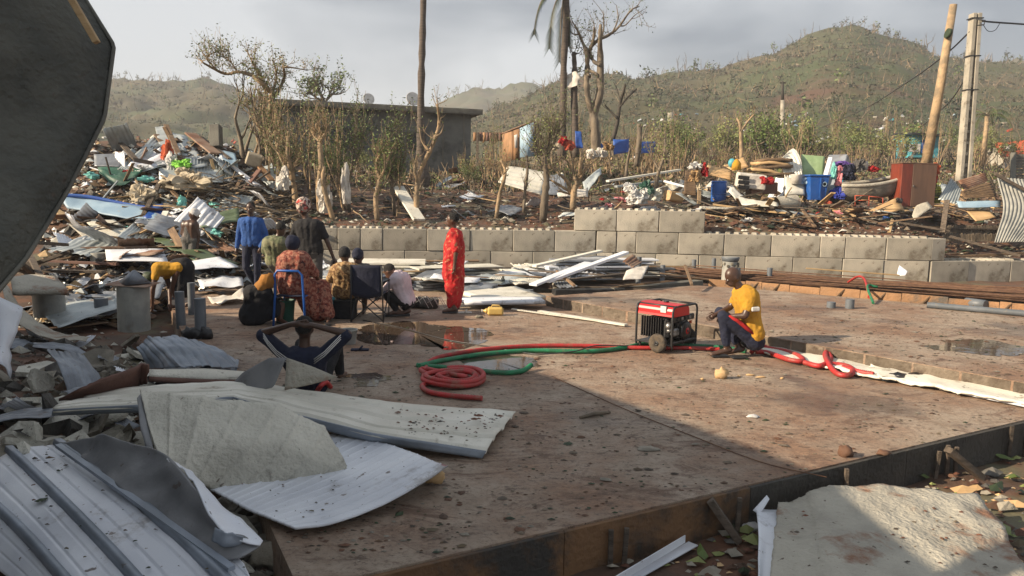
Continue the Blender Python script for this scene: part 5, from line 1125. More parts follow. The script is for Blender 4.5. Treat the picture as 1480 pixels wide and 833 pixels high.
sh('wide blue grey sheet lying behind the wide concrete pipe',[(140,456,11.2),(186,402,13.2),(246,394,13.6),(228,432,12)],'grey_metal',nv=12,crum=.06,name='flat_sheet',cat='sheet')
sh('corrugated tin sheet lying bent in the shade left of the wide pipe',[(52,447,11.4),(165,428,12),(174,444,11.4),(84,474,10.6)],'zinc',rib=4,crum=.03)
sh('sagging olive roofing sheet hanging from the ruin at far left',[(12,410,10.6),(30,445,10.2),(75,478,9.9),(130,487,9.8),(124,496,9.4),(70,490,9.4),(22,462,9.6),(2,420,10)],'foam_warm',crum=.04,nv=10,nu=20)
sh('olive brown roof slab edge above the sagging sheet',[(15,404,11.2),(80,402,11.6),(100,428,10.9),(18,425,10.6)],'foam_warm',name='flat_sheet',cat='sheet',nv=6,thick=.06)
sh('bent pale tin sheet standing at the left edge of the frame',[(-20,425,7),(6,440,7),(28,448,7.1),(18,548,6.6),(4,530,6.5),(-22,520,6.5)],'white_metal',name='flat_sheet',cat='sheet',nv=10,crum=.08)
for i in range(7): bd('dark timber of the ruined frame under the big leaning panel',(rng.uniform(-20,60),rng.uniform(345,400),rng.uniform(12,15)),(rng.uniform(60,140),rng.uniform(345,430),rng.uniform(12,15)),.10,.06,'old_wood','beam','beam','dark timbers of the ruined frame')
sh('cream crumpled plastic sheet on the ground before the pale boards',[(300,432,12.6),(350,420,13),(362,432,12.6),(318,444,12.2)],'white_cloth',name='plastic_sheet',cat='sheet',crum=.12,nv=12)
sh('pale grey sheet lying on the ground left of the man in blue',[(285,402,14),(350,398,14.2),(352,412,13.5),(290,414,13.4)],'white_metal',name='flat_sheet',cat='sheet',crum=.06,nv=8)
sh('second pale sheet on the ground right of the man in blue legs',[(388,405,14),(440,398,14.2),(470,412,13.5),(400,418,13.3)],'white_metal',name='flat_sheet',cat='sheet',crum=.05,nv=8)
# scatter over the left heap
R1=(240,262,425,335); 
scat('stick','pruned stick in the pile behind the man in blue','stick','sticks in the pile behind the man in blue',STl+ST,150,(262,272,425,335),.22,(.0,.45),s=(.6,1.1),dmax=30)
scat('plank','splintered plank on the left heap','plank','splintered planks on the left heap',PL_old+PL_wood+PL_wood,70,(95,330,440,400),.28,(.0,.35),dmax=30)
scat('plank','plank scrap on the left heap','plank','plank scraps on the left heap',PL_pale,20,(150,300,440,400),.3,(.05,.4),s=(.5,.9),dmax=30)
scat('sheet_scrap','torn roofing scrap on the left heap','scrap','torn roofing scraps on the left heap',CZ+CR+CW+CG+CW,40,(90,320,440,400),.3,(.05,.4),s=(.5,1.0),dmax=30)
scat('sheet_scrap','bent metal scrap lying in the shade left of the people','scrap','metal scraps on the ground left of the people',CG+CW+CCm+CG,34,(60,395,350,470,offslab if 0 else (lambda x,y: x<200 or y<430)),.16,(.02,.15),s=(.4,.8))
scat('plank','plank scrap on the ground left of the people','plank','plank scraps on the ground left of the people',PL_old+PL_wood,40,(40,385,350,500,lambda x,y: x<200 or y<425),.12,(.0,.12),s=(.5,1))
scat('rubble_chunk','block lump in the left heap','rubble','block lumps in the left heap',RK+RKd,60,(80,290,440,470,lambda x,y: x<200 or y<425),.5,(0,.2),s=(.6,1.3),dmax=30)
cloths=[m for c in ('cloth_pink','cloth_white','cloth_teal','cloth_red','sack','cloth_navy') for m in proto_cloth(c,1,.12,.28)]
scat('cloth','crumpled garment lying in the left heap','cloth','garments in the left heap',cloths,14,(110,250,430,370),.4,(.05,.5),s=(.5,1.1),dmax=30)
hp_=lambda g,x0,x1,y0,y1:D(g.uniform(x0,x1),g.uniform(y0,y1),1)
def crest():
    px=rng.uniform(150,400); py=rng.uniform(205,292)
    if px>330 and py<245: return None
    return D(px,py,min(dl(py),G(px,py,8).y)-.1)
scat('roof_sheet','torn roofing sheet near the top of the left heap','roof sheet','torn roofing sheets near the top of the left heap',CZ+CZ+CW+CG+CW+CR,30,None,.45,(-.25,.0),s=(.5,1.0),base=crest)
scat('board','broken board near the top of the left heap','board','broken boards near the top of the left heap',PL_pale+PL_wood+PL_old,40,None,.5,(-.15,.1),s=(.6,1.1),base=crest)
litter('heap_litter',8000,lambda g:(lambda p:p if p.y<27 and (p.x<-5.9 or p.y>15) else None)(G(g.uniform(60,440),g.uniform(200,470),9)),['old_wood','wood','white_metal','stone','rubble_dark','foam_back','zinc','rust_metal','black_plastic','pale_wood'],.02,.085,.8,seed=23)
# loose roofing profiles stacked between people and wall
def stack(name,label,cat,x0,y0,x1,y1,n,w_,mat,jit=3,z0=.0,dz=.055,t=.04):
    o=E(name,P((x0+x1)/2,(y0+y1)/2),label,cat)
    for i in range(n):
        a=P(x0+rng.uniform(-jit,jit)*4,y0+rng.uniform(-1,1),z0); b=P(x1+rng.uniform(-jit,jit)*4,y1+rng.uniform(-1,1),z0)
        a.z=b.z=z0+.03+dz*i; MB().bar(a,b,w_*rng.uniform(.85,1.1),t,bev=.004).build('board',mm(mat if not isinstance(mat,(list,tuple)) else rng.choice(mat)),o)
    return o
stack('board_stack','low stack of wide pale boards behind the floral shirt','board stack',490,400,605,402,7,1.1,('cream_metal','foam_back'))
stack('board_stack','stack of grey boards behind the woman in red','board stack',590,408,700,404,6,.7,('grey_metal','foam_back','white_metal'),5)
stack('profile_stack','stack of light grey metal profiles left of the tallest pipe','profile stack',800,404,905,403,7,.5,('white_metal','grey_metal'),4,dz=.07)
stack('profile_stack','second stack of metal profiles right under the tilted white one','profile stack',835,398,960,399,6,.55,('white_metal','cream_metal','grey_metal'),5,dz=.075)
stack('board_stack','thin boards lying behind the hoodie person','board stack',600,420,650,416,3,.5,('grey_metal',),3)
bd('long white profile tilted up highest over the stacks',(790,407,13.6),(905,365,14.8),.16,.05,'white_metal','profile','profile')
bd('second white profile tilted beneath the highest one',(772,385,15),(868,363,16.2),.14,.05,'cream_metal','profile','profile')
bd('third white profile crossing low under the tilted ones',(770,412,13.3),(850,380,14.6),.18,.04,'white_metal','profile','profile')
sh('white torn sheet standing between the two tall pipes',[(905,392,14.3),(938,383,14.6),(928,403,13.9),(900,405,13.8)],'white_cloth',name='flat_sheet',cat='sheet',nv=8)
sh('rusty striped grate leaning behind the two tall pipes',[(900,378,15.6),(915,368,16),(928,380,15.5),(915,388,15.2)],'rust_metal',rib=4)
for i,(a,b,c,d_,m_,l_) in enumerate((((655,400),(760,397),(775,408),(665,412),'zinc','bent grey roofing sheet lying right of the woman in red'),((690,395),(800,388),(815,398),(705,404),'white_metal','white sheet lying flat before the lower block course'),((720,388),(830,384),(845,392),(730,396),'cream_metal','cream sheet lying nearest the foot of the block wall'),((660,410),(720,412),(708,424),(655,424),'grey_metal','dark folded sheet on the ground right of the woman in red'),((735,405),(800,402),(812,408),(745,412),'foam_back','grey tapered board in front of the tilted profiles'))):
    e_=[P(*a,.16),P(*b,.16),P(*c,.12),P(*d_,.12)]; sheet('roof_sheet',l_,'roof sheet',[[e_[0],e_[1]],[e_[3],e_[2]]],m_,nu=14,nv=17,rib=('v',3,.015,'box'),crum=.06,thick=.02)
tag(MB().box(P(812,414,.1),(.35,.15,.20),Matrix.Rotation(.3,3,'Z'),0,.03,.02).build('plaster_block',mm('stone')),'pale broken plaster block at the back edge of the raised slab','block')
lump('black_bag','crumpled black plastic bag before the block wall','bag',808,382,(.4,.25,.25),'black_plastic',seed=40)
lump('grey_sheet_bundle','dark blue grey plastic bundle right of the red dress','bag',690,424,(.5,.2,.10),'grey_metal',seed=41)
tag(MB().bar(P(800,424,.03),P(885,423,.03),.25,.16,bev=.01).build('gap_shade',mm('steel_dark')),'long dark bar standing in for shade in the gap behind the raised slab','beam')  # two dark bars stand in for the shade of the gap
tag(MB().bar(P(885,422,.03),P(1010,410,.03),.25,.16,bev=.01).build('gap_shade',mm('concrete_dark')),'rough dark bar continuing right for the shade in the gap behind the raised slab','beam')
for a,b,l_ in (((805,392,14.6),(830,413,13.2),'brown stake leaning under the tilted profiles'),((1060-70,384,15),(1000,412,13.8),'thin rusty bar leaning near the orange boards')): bd(l_,a,b,.05,.04,'wood','stake','stake')
scat('sheet_scrap','roofing scrap lying between the people and the block wall','scrap','roofing scraps before the block wall',CW+CCm+CG+CW,34,(450,392,900,420),.07,(.03,.18),s=(.5,1.1),base=lambda:(lambda p:Vector((p.x,p.y,T(p.x,p.y)+.2)))(P(rng.uniform(455,880),rng.uniform(390,422),0)))
scat('plank','plank lying between the people and the block wall','plank','planks before the block wall',PL_wood+PL_pale+PL_old,34,None,.06,(.03,.3),s=(.6,1.3),base=lambda:(lambda p:Vector((p.x,p.y,T(p.x,p.y)+.15)))(P(rng.uniform(340,1020),rng.uniform(390,424),0)),az=.2)
# rebar bundle right
rb=E('rebar_bundle',P(1280,420),'long bundle of rusty reinforcing bars lying before the block wall','rebar')
rm=[]
for i in range(6):
    L=9.5; pts=[(-L/2+L*j/9,.03*nz(j*.9,i*7),.015*nz(i,j*1.3)) for j in range(10)]; o=MB().tube(pts,.014,5).build('bar',mm('rebar'),origin=(0,0,0)); rm.append(o.data); bpy.data.objects.remove(o)
a_=P(1085,406,.0); b_=P(1520,436,.0); mid=(a_+b_)/2; an=math.atan2(b_.y-a_.y,b_.x-a_.x)
for i in range(110):
    o=bpy.data.objects.new('bar',rng.choice(rm)); COL.objects.link(o); o.parent=rb; KIDS.setdefault(rb.name,[]).append(o)
    o.location=mid-Vector(rb.location)+Vector((rng.uniform(-.6,.6),rng.uniform(-.5,.6),rng.uniform(.02,.17))); o.rotation_euler=(rng.uniform(0,6),rng.gauss(0,.008),an+rng.gauss(0,.02))
MB().tube([P(1340,441,.22),P(1500,455,.22)],.05,12,cap=False).build('x',mm('pvc')).name='grey_pipe'; tag(bpy.data.objects['grey_pipe'],'long light grey pipe lying along the back of the raised slab','pipe')
tag(MB().tube([P(1396,437,.24),P(1425,441,.24)],.08,12).build('grey_pipe',mm('pvc')),'short dark fat pipe behind the long grey pipe','pipe')
sheet('white_scrap','white curved scrap leaning on the foot of the block wall','scrap',[[D(1296,399,17.8),D(1300,384,17.9)],[D(1308,398,17.6),D(1312,392,17.7)]],'white_metal',nu=6,nv=6,crum=.03)
bd('thin pale lath lying along the foot of the right block wall',(1165,388,18),(1300,398,17.6),.06,.03,'pale_wood','lath','plank')
# ================================================================ RIGHT HEAP (behind the block wall)
dr_=lambda py: li([(180,40),(225,27),(250,24),(275,22.6),(295,21.4),(315,20.6),(335,20.0)],py)
RQ=lambda l: [D(p[0],p[1],(p[2] if len(p)>2 else dr_(p[1]))) for p in l]
def shr(*a,**k):
    global LQ
    o=LQ; LQ=RQ; r=sh(*a,**k); LQ=o; return r
def bdr(*a,**k):
    global LQ
    o=LQ; LQ=RQ; r=bd(*a,**k); LQ=o; return r
# blue barrel
b=D(1038,292,21.6); t=E('barrel',b,'bright blue plastic barrel standing on the debris above the block wall','barrel')
MB().lathe(b,[(.20,0),(.215,.02),(.215,.19),(.205,.21),(.215,.23),(.22,.5),(.215,.56),(.20,.60),(.19,.60)],24).build('shell',mm('blue_plastic'),t)
for z in (.22,.55): MB().lathe(b+Vector((0,0,z)),[(.222,0),(.228,.012),(.222,.025)],24).build('hoop',mm('blue_plastic'),t)
MB().tube([b+Vector((-.21,-.05,.50)),b+Vector((-.25,-.05,.47)),b+Vector((-.21,-.05,.42))],.012,6).build('handle',mm('blue_plastic'),t)
# wheeled bin
b=D(1177,292,21.5); t=E('wheelie_bin',b,'blue wheeled rubbish bin standing at the middle of the right debris heap','bin')
m=MB(); lo_,hi_=[(-.20,-.22),(.20,-.22),(.20,.2),(-.20,.2)],[(-.27,-.28),(.27,-.28),(.27,.27),(-.27,.27)]
m.add([(*p,0.06) for p in lo_]+[(*p,.72) for p in hi_],[(3,2,1,0),(4,5,6,7)]+[(i,(i+1)%4,4+(i+1)%4,4+i) for i in range(4)]); m.v=[v+b for v in m.v]; m.build('bin_body',mm('blue_plastic'),t)
MB().box(b+Vector((0,-.0,.745)),(.62,.62,.05),None,0,.015).build('lid',mm('blue_plastic'),t); MB().box(b+Vector((0,.32,.72)),(.5,.06,.05),None,0,.01).build('handle_bar',mm('blue_plastic'),t)
MB().bar(b+Vector((.03,-.262,.10)),b+Vector((.03,-.29,.68)),.03,.03).build('rib',mm('blue_plastic'),t)
MB().lathe(b+Vector((.15,-.272,.50)),[(.065,0),(.07,.006),(.05,.008),(.045,.0)],18,rot=Matrix.Rotation(math.pi/2,3,'X')).build('round_emblem',mm('pale_blue'),t)
for s in (-1,1): MB().lathe(b+Vector((.2*s,.22,.10)),[(.09,-.02),(.1,0),(.09,.02)],16,rot=Matrix.Rotation(math.pi/2,3,'Y')).build('wheel',mm('rubber'),t)
# cupboard
b=D(1317,300,21.2); t=E('cupboard',b,'tall brown two tone cupboard standing below the leaning wooden pole','cupboard')
R_=Matrix.Rotation(.12,3,'Z')
def cb(n,c,d,m_,bev=.006): MB().box(b+R_@Vector(c),d,R_,0,bev).build(n,mm(m_),t)
cb('carcass',(.10,.18,.62),(1.06,.5,1.20),'cabinet_red'); cb('door',(.26,-.085,.62),(.72,.03,1.18),'cabinet'); cb('door',(-.27,-.083,.62),(.32,.026,1.18),'cabinet_red'); cb('top_board',(.10,.17,1.235),(1.10,.54,.025),'cabinet'); cb('knob',(-.06,-.11,.6),(.03,.03,.06),'engine')
# boat
bt=E('boat',D(1265,290,21.6),'small grey rowing boat with rounded tan gunwale tilted on the debris heap','boat')
def st_boat(t): # station along the boat
    x=-1.05+2.1*t; wd=.38*math.sin(math.pi*min(1,(t*.85+.12)))**.7; return x,wd
c0=D(1263,287,21.6); Rb=Euler((.10,-.13,.06)).to_matrix(); rails=[]
for k in range(9):
    a=math.pi*k/8; row=[]
    for i in range(14):
        x,wd=st_boat(i/13); sheer=.45+.10*abs(i/13-.4)**2*4; row.append(c0+Rb@Vector((x,-math.cos(a)*wd,sheer-math.sin(a)**.6*(.42+.05*i/13))))
    rails.append(row)
surf(rails,nu=28,nv=20,thick=.02).build('hull',mm('foam_back') if 0 else mm('stone'),bt)
for s in (-1,1): MB().tube([c0+Rb@Vector((st_boat(i/13)[0],s*st_boat(i/13)[1],.45+.10*abs(i/13-.4)**2*4)) for i in range(14)],.055,8).build('gunwale',mm('foam_warm'),bt)
MB().box(c0+Rb@Vector((.0,0,.36)),(.22,.66,.03),Rb).build('thwart',mm('old_wood'),bt)
tag(MB().box(D(1233,279,21.9),(.62,.45,.55),Matrix.Rotation(.1,3,'Z'),0,.03).build('cooker',mm('stone')),'grey cooker body standing left of the rowing boat','cooker')
fr_=E('tube_stand',D(1256,296,20.9),'thin red metal frame standing before the rowing boat','frame')
for x0,x1 in ((1236,1256),): 
    for p,q in (((x0,298),(x0,283)),((x0,283),(x1,283)),((x1,283),(x1,298)),((x0,290),(x1,290)),((x1,284),(1276,286)),((1276,286),(1276,297))): MB().tube([D(*p,20.9),D(*q,20.9)],.014,6).build('bar',mm('tin_red'),fr_)
# fridges and tall panels
t=E('fridge',D(1202,290,22),'grey slab sided fridge leaning beside a green panel behind the blue bin','fridge')
MB().bar(D(1195,292,22),D(1214,229,22.6),.55,.42,roll=0,bev=.02).build('cabinet',mm('grey_metal'),t)
MB().bar(D(1183,291,21.75),D(1200,228,22.3),.12,.02,bev=.004).build('door_edge',mm('white_metal'),t)
shr('pale green board standing behind the blue bin',[(1158,224,23),(1190,227,23),(1186,285,22.4),(1160,280,22.4)],'leaf_pale' if 0 else 'pale_green',name='flat_sheet',cat='board',nv=6) if 0 else None
M('pale_green',(.33,.45,.24),(.25,.36,.18),3,rough=.6,bump=.05,rand=.05)
shr('pale green board standing behind the blue bin',[(1158,224,23),(1192,227,23),(1186,285,22.4),(1160,280,22.4)],'pale_green',name='flat_sheet',cat='board',nv=6,thick=.04)
shr('turquoise strip leaning right of the grey fridge',[(1217,245,22.2),(1225,247,22.2),(1208,287,21.6),(1200,284,21.6)],'teal',name='flat_sheet',cat='board',nv=4,thick=.03)
shr('tall cream corrugated fibre sheet curling upward left of the blue bin',[(1127,232,22.6),(1146,215,23),(1158,232,22.6),(1160,270,22),(1160,283,21.8),(1133,280,21.8),(1134,255,22.2),(1126,236,22.5)],'cream_metal',rib=8,crum=.02)
shr('cream smooth panel at the foot of the curled sheet',[(1133,258,21.9),(1160,262,21.9),(1162,283,21.5),(1134,284,21.5)],'cream_metal',name='flat_sheet',cat='board',nv=6,thick=.08)
tag(MB().lathe(D(1151,266,21.6),[(.14,0),(.17,.26),(.175,.27),(.16,.27)],16).build('tub',mm('white_cloth')),'small white tub standing on the cream panel','tub')
tag(MB().crum(D(1163,262,21.6),(.16,.14,.14),seed=4).build('bag',mm('pale_blue')),'white and blue plastic bag beside the white tub','bag')
# washing machine shell and white curved shells
t=E('appliance_shell',D(1080,285,21.7),'white appliance shell with dark slotted opening on the right heap','appliance')
MB().box(D(1085,262,21.8),(.80,.5,.42),Euler((.1,.1,-.1)),0,.03).build('casing',mm('white_cloth'),t)
for i in range(3): MB().box(D(1075,257+i*7,21.5),(.32,.02,.11),Euler((.1,.1,-.1)),0,.004).build('slot',mm('black_plastic'),t)
shr('long cream curved shell lying in front of the appliance',[(1057,268,21.5),(1075,284,21.2),(1100,290,21),(1125,292,20.9),(1125,299,20.6),(1095,298,20.6),(1068,293,20.8),(1052,277,21.2)],'cream_metal',name='flat_sheet',cat='shell',nv=8,crum=.06,nu=18)
t=MB(); t.tube([D(1121,296,20.9),D(1150,293,21.1)],.22,20,cap=False); t.tube([D(1150,293,21.1),D(1121,296,20.9)],.20,20,cap=False); tag(t.build('rolled_sheet',mm('foam_warm')),'short roll of tan sheet at the end of the cream shell','roll')
mp_=E('mattress_pile',D(1112,250,22.5),'sagging pile of brown foam cushions stacked on the right heap','cushions')
for i,(x,y,w_,a) in enumerate(((1110,252,1.3,.06),(1106,247,1.1,-.12),(1116,241,1.0,.05),(1113,236,1.0,-.04),(1117,231,.95,.02))):
    surf([[D(x,y,22.6)+Vector((-w_/2,-.35,-a*.5)),D(x,y,22.6)+Vector((0,-.4,.03)),D(x,y,22.6)+Vector((w_/2,-.35,a))],[D(x,y,22.6)+Vector((-w_/2,.35,-a*.5)),D(x,y,22.6)+Vector((0,.4,.03)),D(x,y,22.6)+Vector((w_/2,.35,a))]],nu=10,nv=6,crum=.03,thick=.09).build('cushion',mm('plywood' if i%2 else 'wood'),mp_)
tag(MB().box(D(1101,272,21.9),(.8,.4,.34),Matrix.Rotation(.1,3,'Z'),0,.02).build('box',mm('brown_board')),'brown crate under the cushions with a red cloth on it','crate')
tag(MB().crum(D(1107,262,21.5),(.24,.12,.15),seed=2).build('cloth',mm('cloth_red')),'red cloth spilling over the brown crate','cloth')
shr('open brown cardboard box flap left of the cushions',[(1045,240,22.8),(1075,227,23),(1082,242,22.6),(1060,248,22.5)],'plywood',name='cardboard',cat='cardboard',nv=5,crum=.02)
shr('brown board leaning behind the blue barrel',[(1022,240,22.8),(1058,248,22.6),(1056,262,22.2),(1020,252,22.4)],'plywood',name='flat_sheet',cat='board',nv=5,thick=.04)
tag(MB().ell(D(1058,236,22.3),(.12,.12,.14),None,12,8).build('ball',mm('teal')),'turquoise pot on the debris behind the barrel','pot')
tag(MB().lathe(D(1064,246,22.2),[(.14,0),(.13,.2),(.05,.3),(.03,.32)],14).build('tub',mm('cloth_yellow')),'yellow plastic tub right of the turquoise pot','tub')
shr('brown board standing left of the blue barrel',[(990,248,22),(1006,246,22.1),(1006,284,21.4),(988,282,21.4)],'brown_board' if 0 else 'wood',name='flat_sheet',cat='board',nv=5,thick=.04)
hg=E('clothes_post',D(1009,292,21.2),'post hung with striped cloths left of the blue barrel','clothes')
MB().bar(D(1010,295,21.2),D(1012,248,21.3),.09,.09).build('post',mm('bark_light'),hg)
for x,y,m_,r in ((1006,241,'cloth_white',(.24,.18,.14)),(1004,255,'cloth_floral',(.20,.14,.26)),(1018,248,'cloth_red',(.13,.12,.24)),(1010,268,'cloth_pink' if 0 else 'sack',(.12,.1,.22))): MB().crum(D(x,y,21.2),r,seed=x).build('garment',mm(m_),hg)
# heap of clothes centre right
for i,(x,y,m_,r,l_) in enumerate(((1222,238,'cloth_violet',(.34,.2,.12),'violet cloth on top of the clothes heap'),(1240,241,'cloth_grey',(.22,.2,.26),'grey patterned cloth in the clothes heap'),(1228,252,'cloth_navy',(.26,.2,.28),'dark blue garment hanging in the clothes heap'),(1213,258,'cloth_pink',(.14,.12,.34),'pale pink cloth hanging left of the clothes heap'),(1213,281,'cloth_purpleblue',(.30,.2,.22),'royal blue tarp bundle below the clothes heap'),(1196,297,'tin_red',(.16,.14,.16),'rust red mop bundle beside the blue bin'),(1262,245,'cloth_red',(.22,.15,.12),'small red cloth behind the rowing boat'),(1250,240,'cloth_white',(.1,.1,.2),'white bottle shape by the red cloth'),(1352,246,'cloth_orange',(.16,.13,.2),'orange cloth hanging right of the cupboard'),(1350,262,'cloth_red',(.10,.1,.26),'dark red garment under the orange cloth'),(1354,283,'cloth_lime',(.15,.12,.36),'striped yellow green cloth right of the cupboard'),(1205,250,'cloth_teal',(.10,.1,.3),'pale turquoise cloth leaning on the fridge'))):
    tag(MB().crum(D(x,y,21.4 if y>245 else 21.8),r,seed=i*2.7).build('cloth',mm(m_ if m_!='cloth_lime' else 'lime_stripe') if m_!='cloth_lime' else M('lime_stripe',(.33,.33,.05),(.05,.05,.03),4,st=(.2,.2,4),lo=.46,hi=.54)),l_,'cloth')
shr('large plywood sheet lying slanted before the rowing boat',[(1237,321,20.4),(1255,306,20.7),(1300,287,21),(1306,302,20.6),(1270,316,20.4)][0:2]+[(1297,286,21),(1306,303,20.6)],'plywood',name='plywood',cat='plywood',nv=6,thick=.02,crum=.02)
shr('torn plywood piece left of the slanted plywood sheet',[(1196,302,20.7),(1212,300,20.8),(1240,304,20.7),(1228,318,20.3)],'plywood',name='plywood',cat='plywood',nv=6,thick=.02,crum=.05)
shr('small plywood strip on the wall edge under the torn piece',[(1192,318,20.2),(1225,316,20.3),(1228,321,20.1),(1194,323,20.1)],'plywood',name='plywood',cat='plywood',nv=4,thick=.02,crum=.01)
tag(MB().crum(D(1300,291,20.8),(.14,.05,.1),seed=5).build('cloth',mm('black_plastic')),'black rag hanging on the plywood corner','cloth')
shr('tan curled cardboard at the right of the slanted plywood',[(1318,312,20.6),(1324,298,20.9),(1340,292,21),(1348,300,20.8),(1330,312,20.5),(1322,318,20.4)],'foam_warm',name='cardboard',cat='cardboard',nv=6,crum=.03)
tag(MB().bar(D(1362,337,20),D(1369,290,20.4),.13,.09,bev=.005).build('post',mm('old_wood')),'dark leaning post standing at the right end of the wall','post')
# corrugated group at far right
shr('bright zinc sheet tilted left of the brown roof fragment',[(1356,288,21.2),(1375,257,21.8),(1390,275,21.4),(1384,296,20.9)],'zinc',rib=7)
shr('brown ribbed roof fragment leaning by the concrete pole',[(1384,262,22),(1424,250,22.3),(1428,262,22),(1393,276,21.5)],'rust_metal',rib=6)
shr('wooden framed roof fragment with slats right of the zinc sheet',[(1388,277,21.3),(1433,262,21.8),(1442,285,21.2),(1394,288,21)],'wood',rib=6)
shr('pale blue corrugated strip below the wooden roof fragment',[(1382,291,21),(1446,290,20.9),(1446,300,20.6),(1386,300,20.6)],'pale_blue',rib=4)
shr('yellow board lying below the pale blue strip',[(1395,304,20.7),(1430,303,20.8),(1440,315,20.4),(1410,320,20.3)],'plywood',name='plywood',cat='plywood',nv=5)
shr('huge corrugated zinc sheet leaning at the right edge of the frame',[(1441,256,20.9),(1450,300,20.4),(1437,351,19.7),(1490,350,19.6),(1530,310,20.2),(1510,262,20.9)],'drum_grey',rib=14,crum=.02,nu=16)
bdr('dark timber along the top of the huge zinc sheet',(1438,252,20.7),(1500,285,20.4),.12,.08,'old_wood','beam','beam')
bdr('grey timber post behind the huge zinc sheet',(1464,222,24),(1464,262,23.6),.14,.14,'concrete_dark','post','post')
wt=E('wattle_fence',D(1410,340,20.3),'low woven stick fence between the wall end and the huge zinc sheet','fence')
for i in range(34): 
    for r_,y_ in ((0,331),(1,343)): MB().bar(D(1366+i*2.35,y_+6,20.4-.2*r_),D(1367+i*2.35,y_-5+rng.uniform(-1,1),20.4-.2*r_),.026,.026).build('stick',mm('bark'),wt)
for y_ in (330,342): MB().bar(D(1362,y_,20.35),D(1448,y_+1,20.35),.05,.04).build('rail',mm('old_wood'),wt)
bdr('long dark pole slanting down from the end of the top block course',(1370,341,19.9),(1475,370,19.0),.07,.07,'old_wood','pole','pole')
bdr('long pole lying on the soil behind the low right blocks',(1368,372,19.4),(1490,366,19.6),.08,.07,'wood','pole','pole')
bdr('brown plank lying along the foot of the woven fence',(1400,376,19.3),(1490,374,19.5),.14,.05,'brown_board')
for i,(a,b,w_,m_,l_) in enumerate((((1105,300,20.8),(1190,332,20.2),.12,'old_wood','long grey beam slanting down to the wall under the blue bin'),((1075,298,21),(1195,315,20.5),.14,'old_wood','dark beam lying level under the tan roll'),((1120,304,20.7),(1185,312,20.5),.06,'zinc','bright tube on top of the dark beams'),((1165,296,21.2),(1235,297,21.1),.3,'old_wood','pallet like board under the blue bin'),((1168,301,21),(1236,303,20.9),.16,'wood','second board under the blue bin'),((1012,300,20.7),(1075,302,20.7),.20,'foam_back','grey board lying under the blue barrel'),((1250,322,20.2),(1290,330,20),.10,'wood','short brown plank on the wall edge below the plywood'),((1300,322,20.2),(1372,334,20),.09,'old_wood','dark pole lying along the wall right of the plywood'),((878,262,22.6),(982,246,23.6),.20,'cream_metal','long cream plank lying across the middle bank'),((890,270,22.2),(955,262,22.8),.18,'zinc','grey plank below the long cream plank'),((575,270,21.4),(606,318,20.0),.34,'cream_metal','cream ridged plank leaning steeply behind the left wall'),((960,262,23),(990,270,22.6),.1,'white_metal','short white plank at the end of the long cream one'))):
    bdr(l_,a,b,w_,.06,m_)
BX=[]
for i_,(m__,s_) in enumerate((('plywood',(.6,.4,.35)),('white_cloth',(.5,.4,.5)),('foam_warm',(.7,.5,.3)),('grey_metal',(.5,.45,.6)),('wood',(.8,.4,.3)),('cloth_white',(.45,.3,.35)))):
    o=MB().box((0,0,0),s_,None,0,.03,.02).build('x',mm(m__),origin=(0,0,0)); BX.append(o.data); bpy.data.objects.remove(o)
def rh(): px=rng.uniform(960,1440); return G(px,rng.uniform(270,296))
scat('roof_sheet','torn roofing sheet standing in the right heap','roof sheet','torn roofing sheets in the right heap',CZ+CCm+CR+CCm+CW,38,None,.6,(.05,.5),s=(.4,.95),base=rh,dmax=27)
scat('broken_box','battered box shape in the right heap','box','battered boxes in the right heap',BX,20,None,.4,(.1,.35),s=(.5,1.0),base=rh,dmax=27)
scat('board','broken board standing in the right heap','board','broken boards in the right heap',PL_pale+PL_wood+PL_pale,30,None,.55,(.05,.4),s=(.5,.9),base=rh,dmax=27)
scat('plank','splintered plank on the right heap','plank','splintered planks on the right heap',PL_old+PL_wood+PL_pale,90,(1010,285,1480,332),.2,(.0,.3),s=(.6,1.3),dmax=27)
scat('plank','plank strewn on the middle bank','plank','planks strewn on the middle bank',PL_old+PL_wood+PL_pale,42,(440,255,1010,320),.12,(.02,.2),s=(.5,1.1),dmax=34)
scat('stick','dry branch lying on the bank behind the wall','branch','dry branches on the bank behind the wall',ST+STl,150,(430,262,1480,326),.22,(.03,.25),s=(.5,1.2),dmax=34)
scat('sheet_scrap','roofing scrap on the bank behind the wall','scrap','roofing scraps on the bank behind the wall',CW+CCm+CZ+CG+CR,60,(640,248,1480,322),.25,(.05,.25),s=(.3,.7),dmax=34)
scat('plank','splintered plank on the bank behind the low right blocks','plank','planks behind the low right blocks',PL_old+PL_wood,14,(1350,350,1480,378),.1,(.0,.15),s=(.5,1.1),dmax=27)
scat('rubble_chunk','stone on the bank behind the wall','stone','stones on the bank behind the wall',RK+RKd,110,(430,265,1480,328),.4,(0,.06),s=(.4,1.1),dmax=34)
cl2=[m for c in ('cloth_pink','cloth_white','cloth_teal','cloth_red','sack','cloth_navy','cloth_blue','cloth_white') for m in proto_cloth(c,1,.12,.26)]
scat('cloth','crumpled garment among the right debris','cloth','garments among the right debris',cl2,36,(860,270,1470,325),.3,(.03,.15),s=(.4,1),dmax=30)
litter('bank_litter',9000,lambda g:(lambda p:p if p.y<40 and p.y>wy(p.x)+.55 else None)(G(g.uniform(300,1480),g.uniform(245,372),18)),['soil','bark','old_wood','stone','leaf_dark','red_soil','rubble_dark','foam_back'],.015,.075,.7,seed=13)
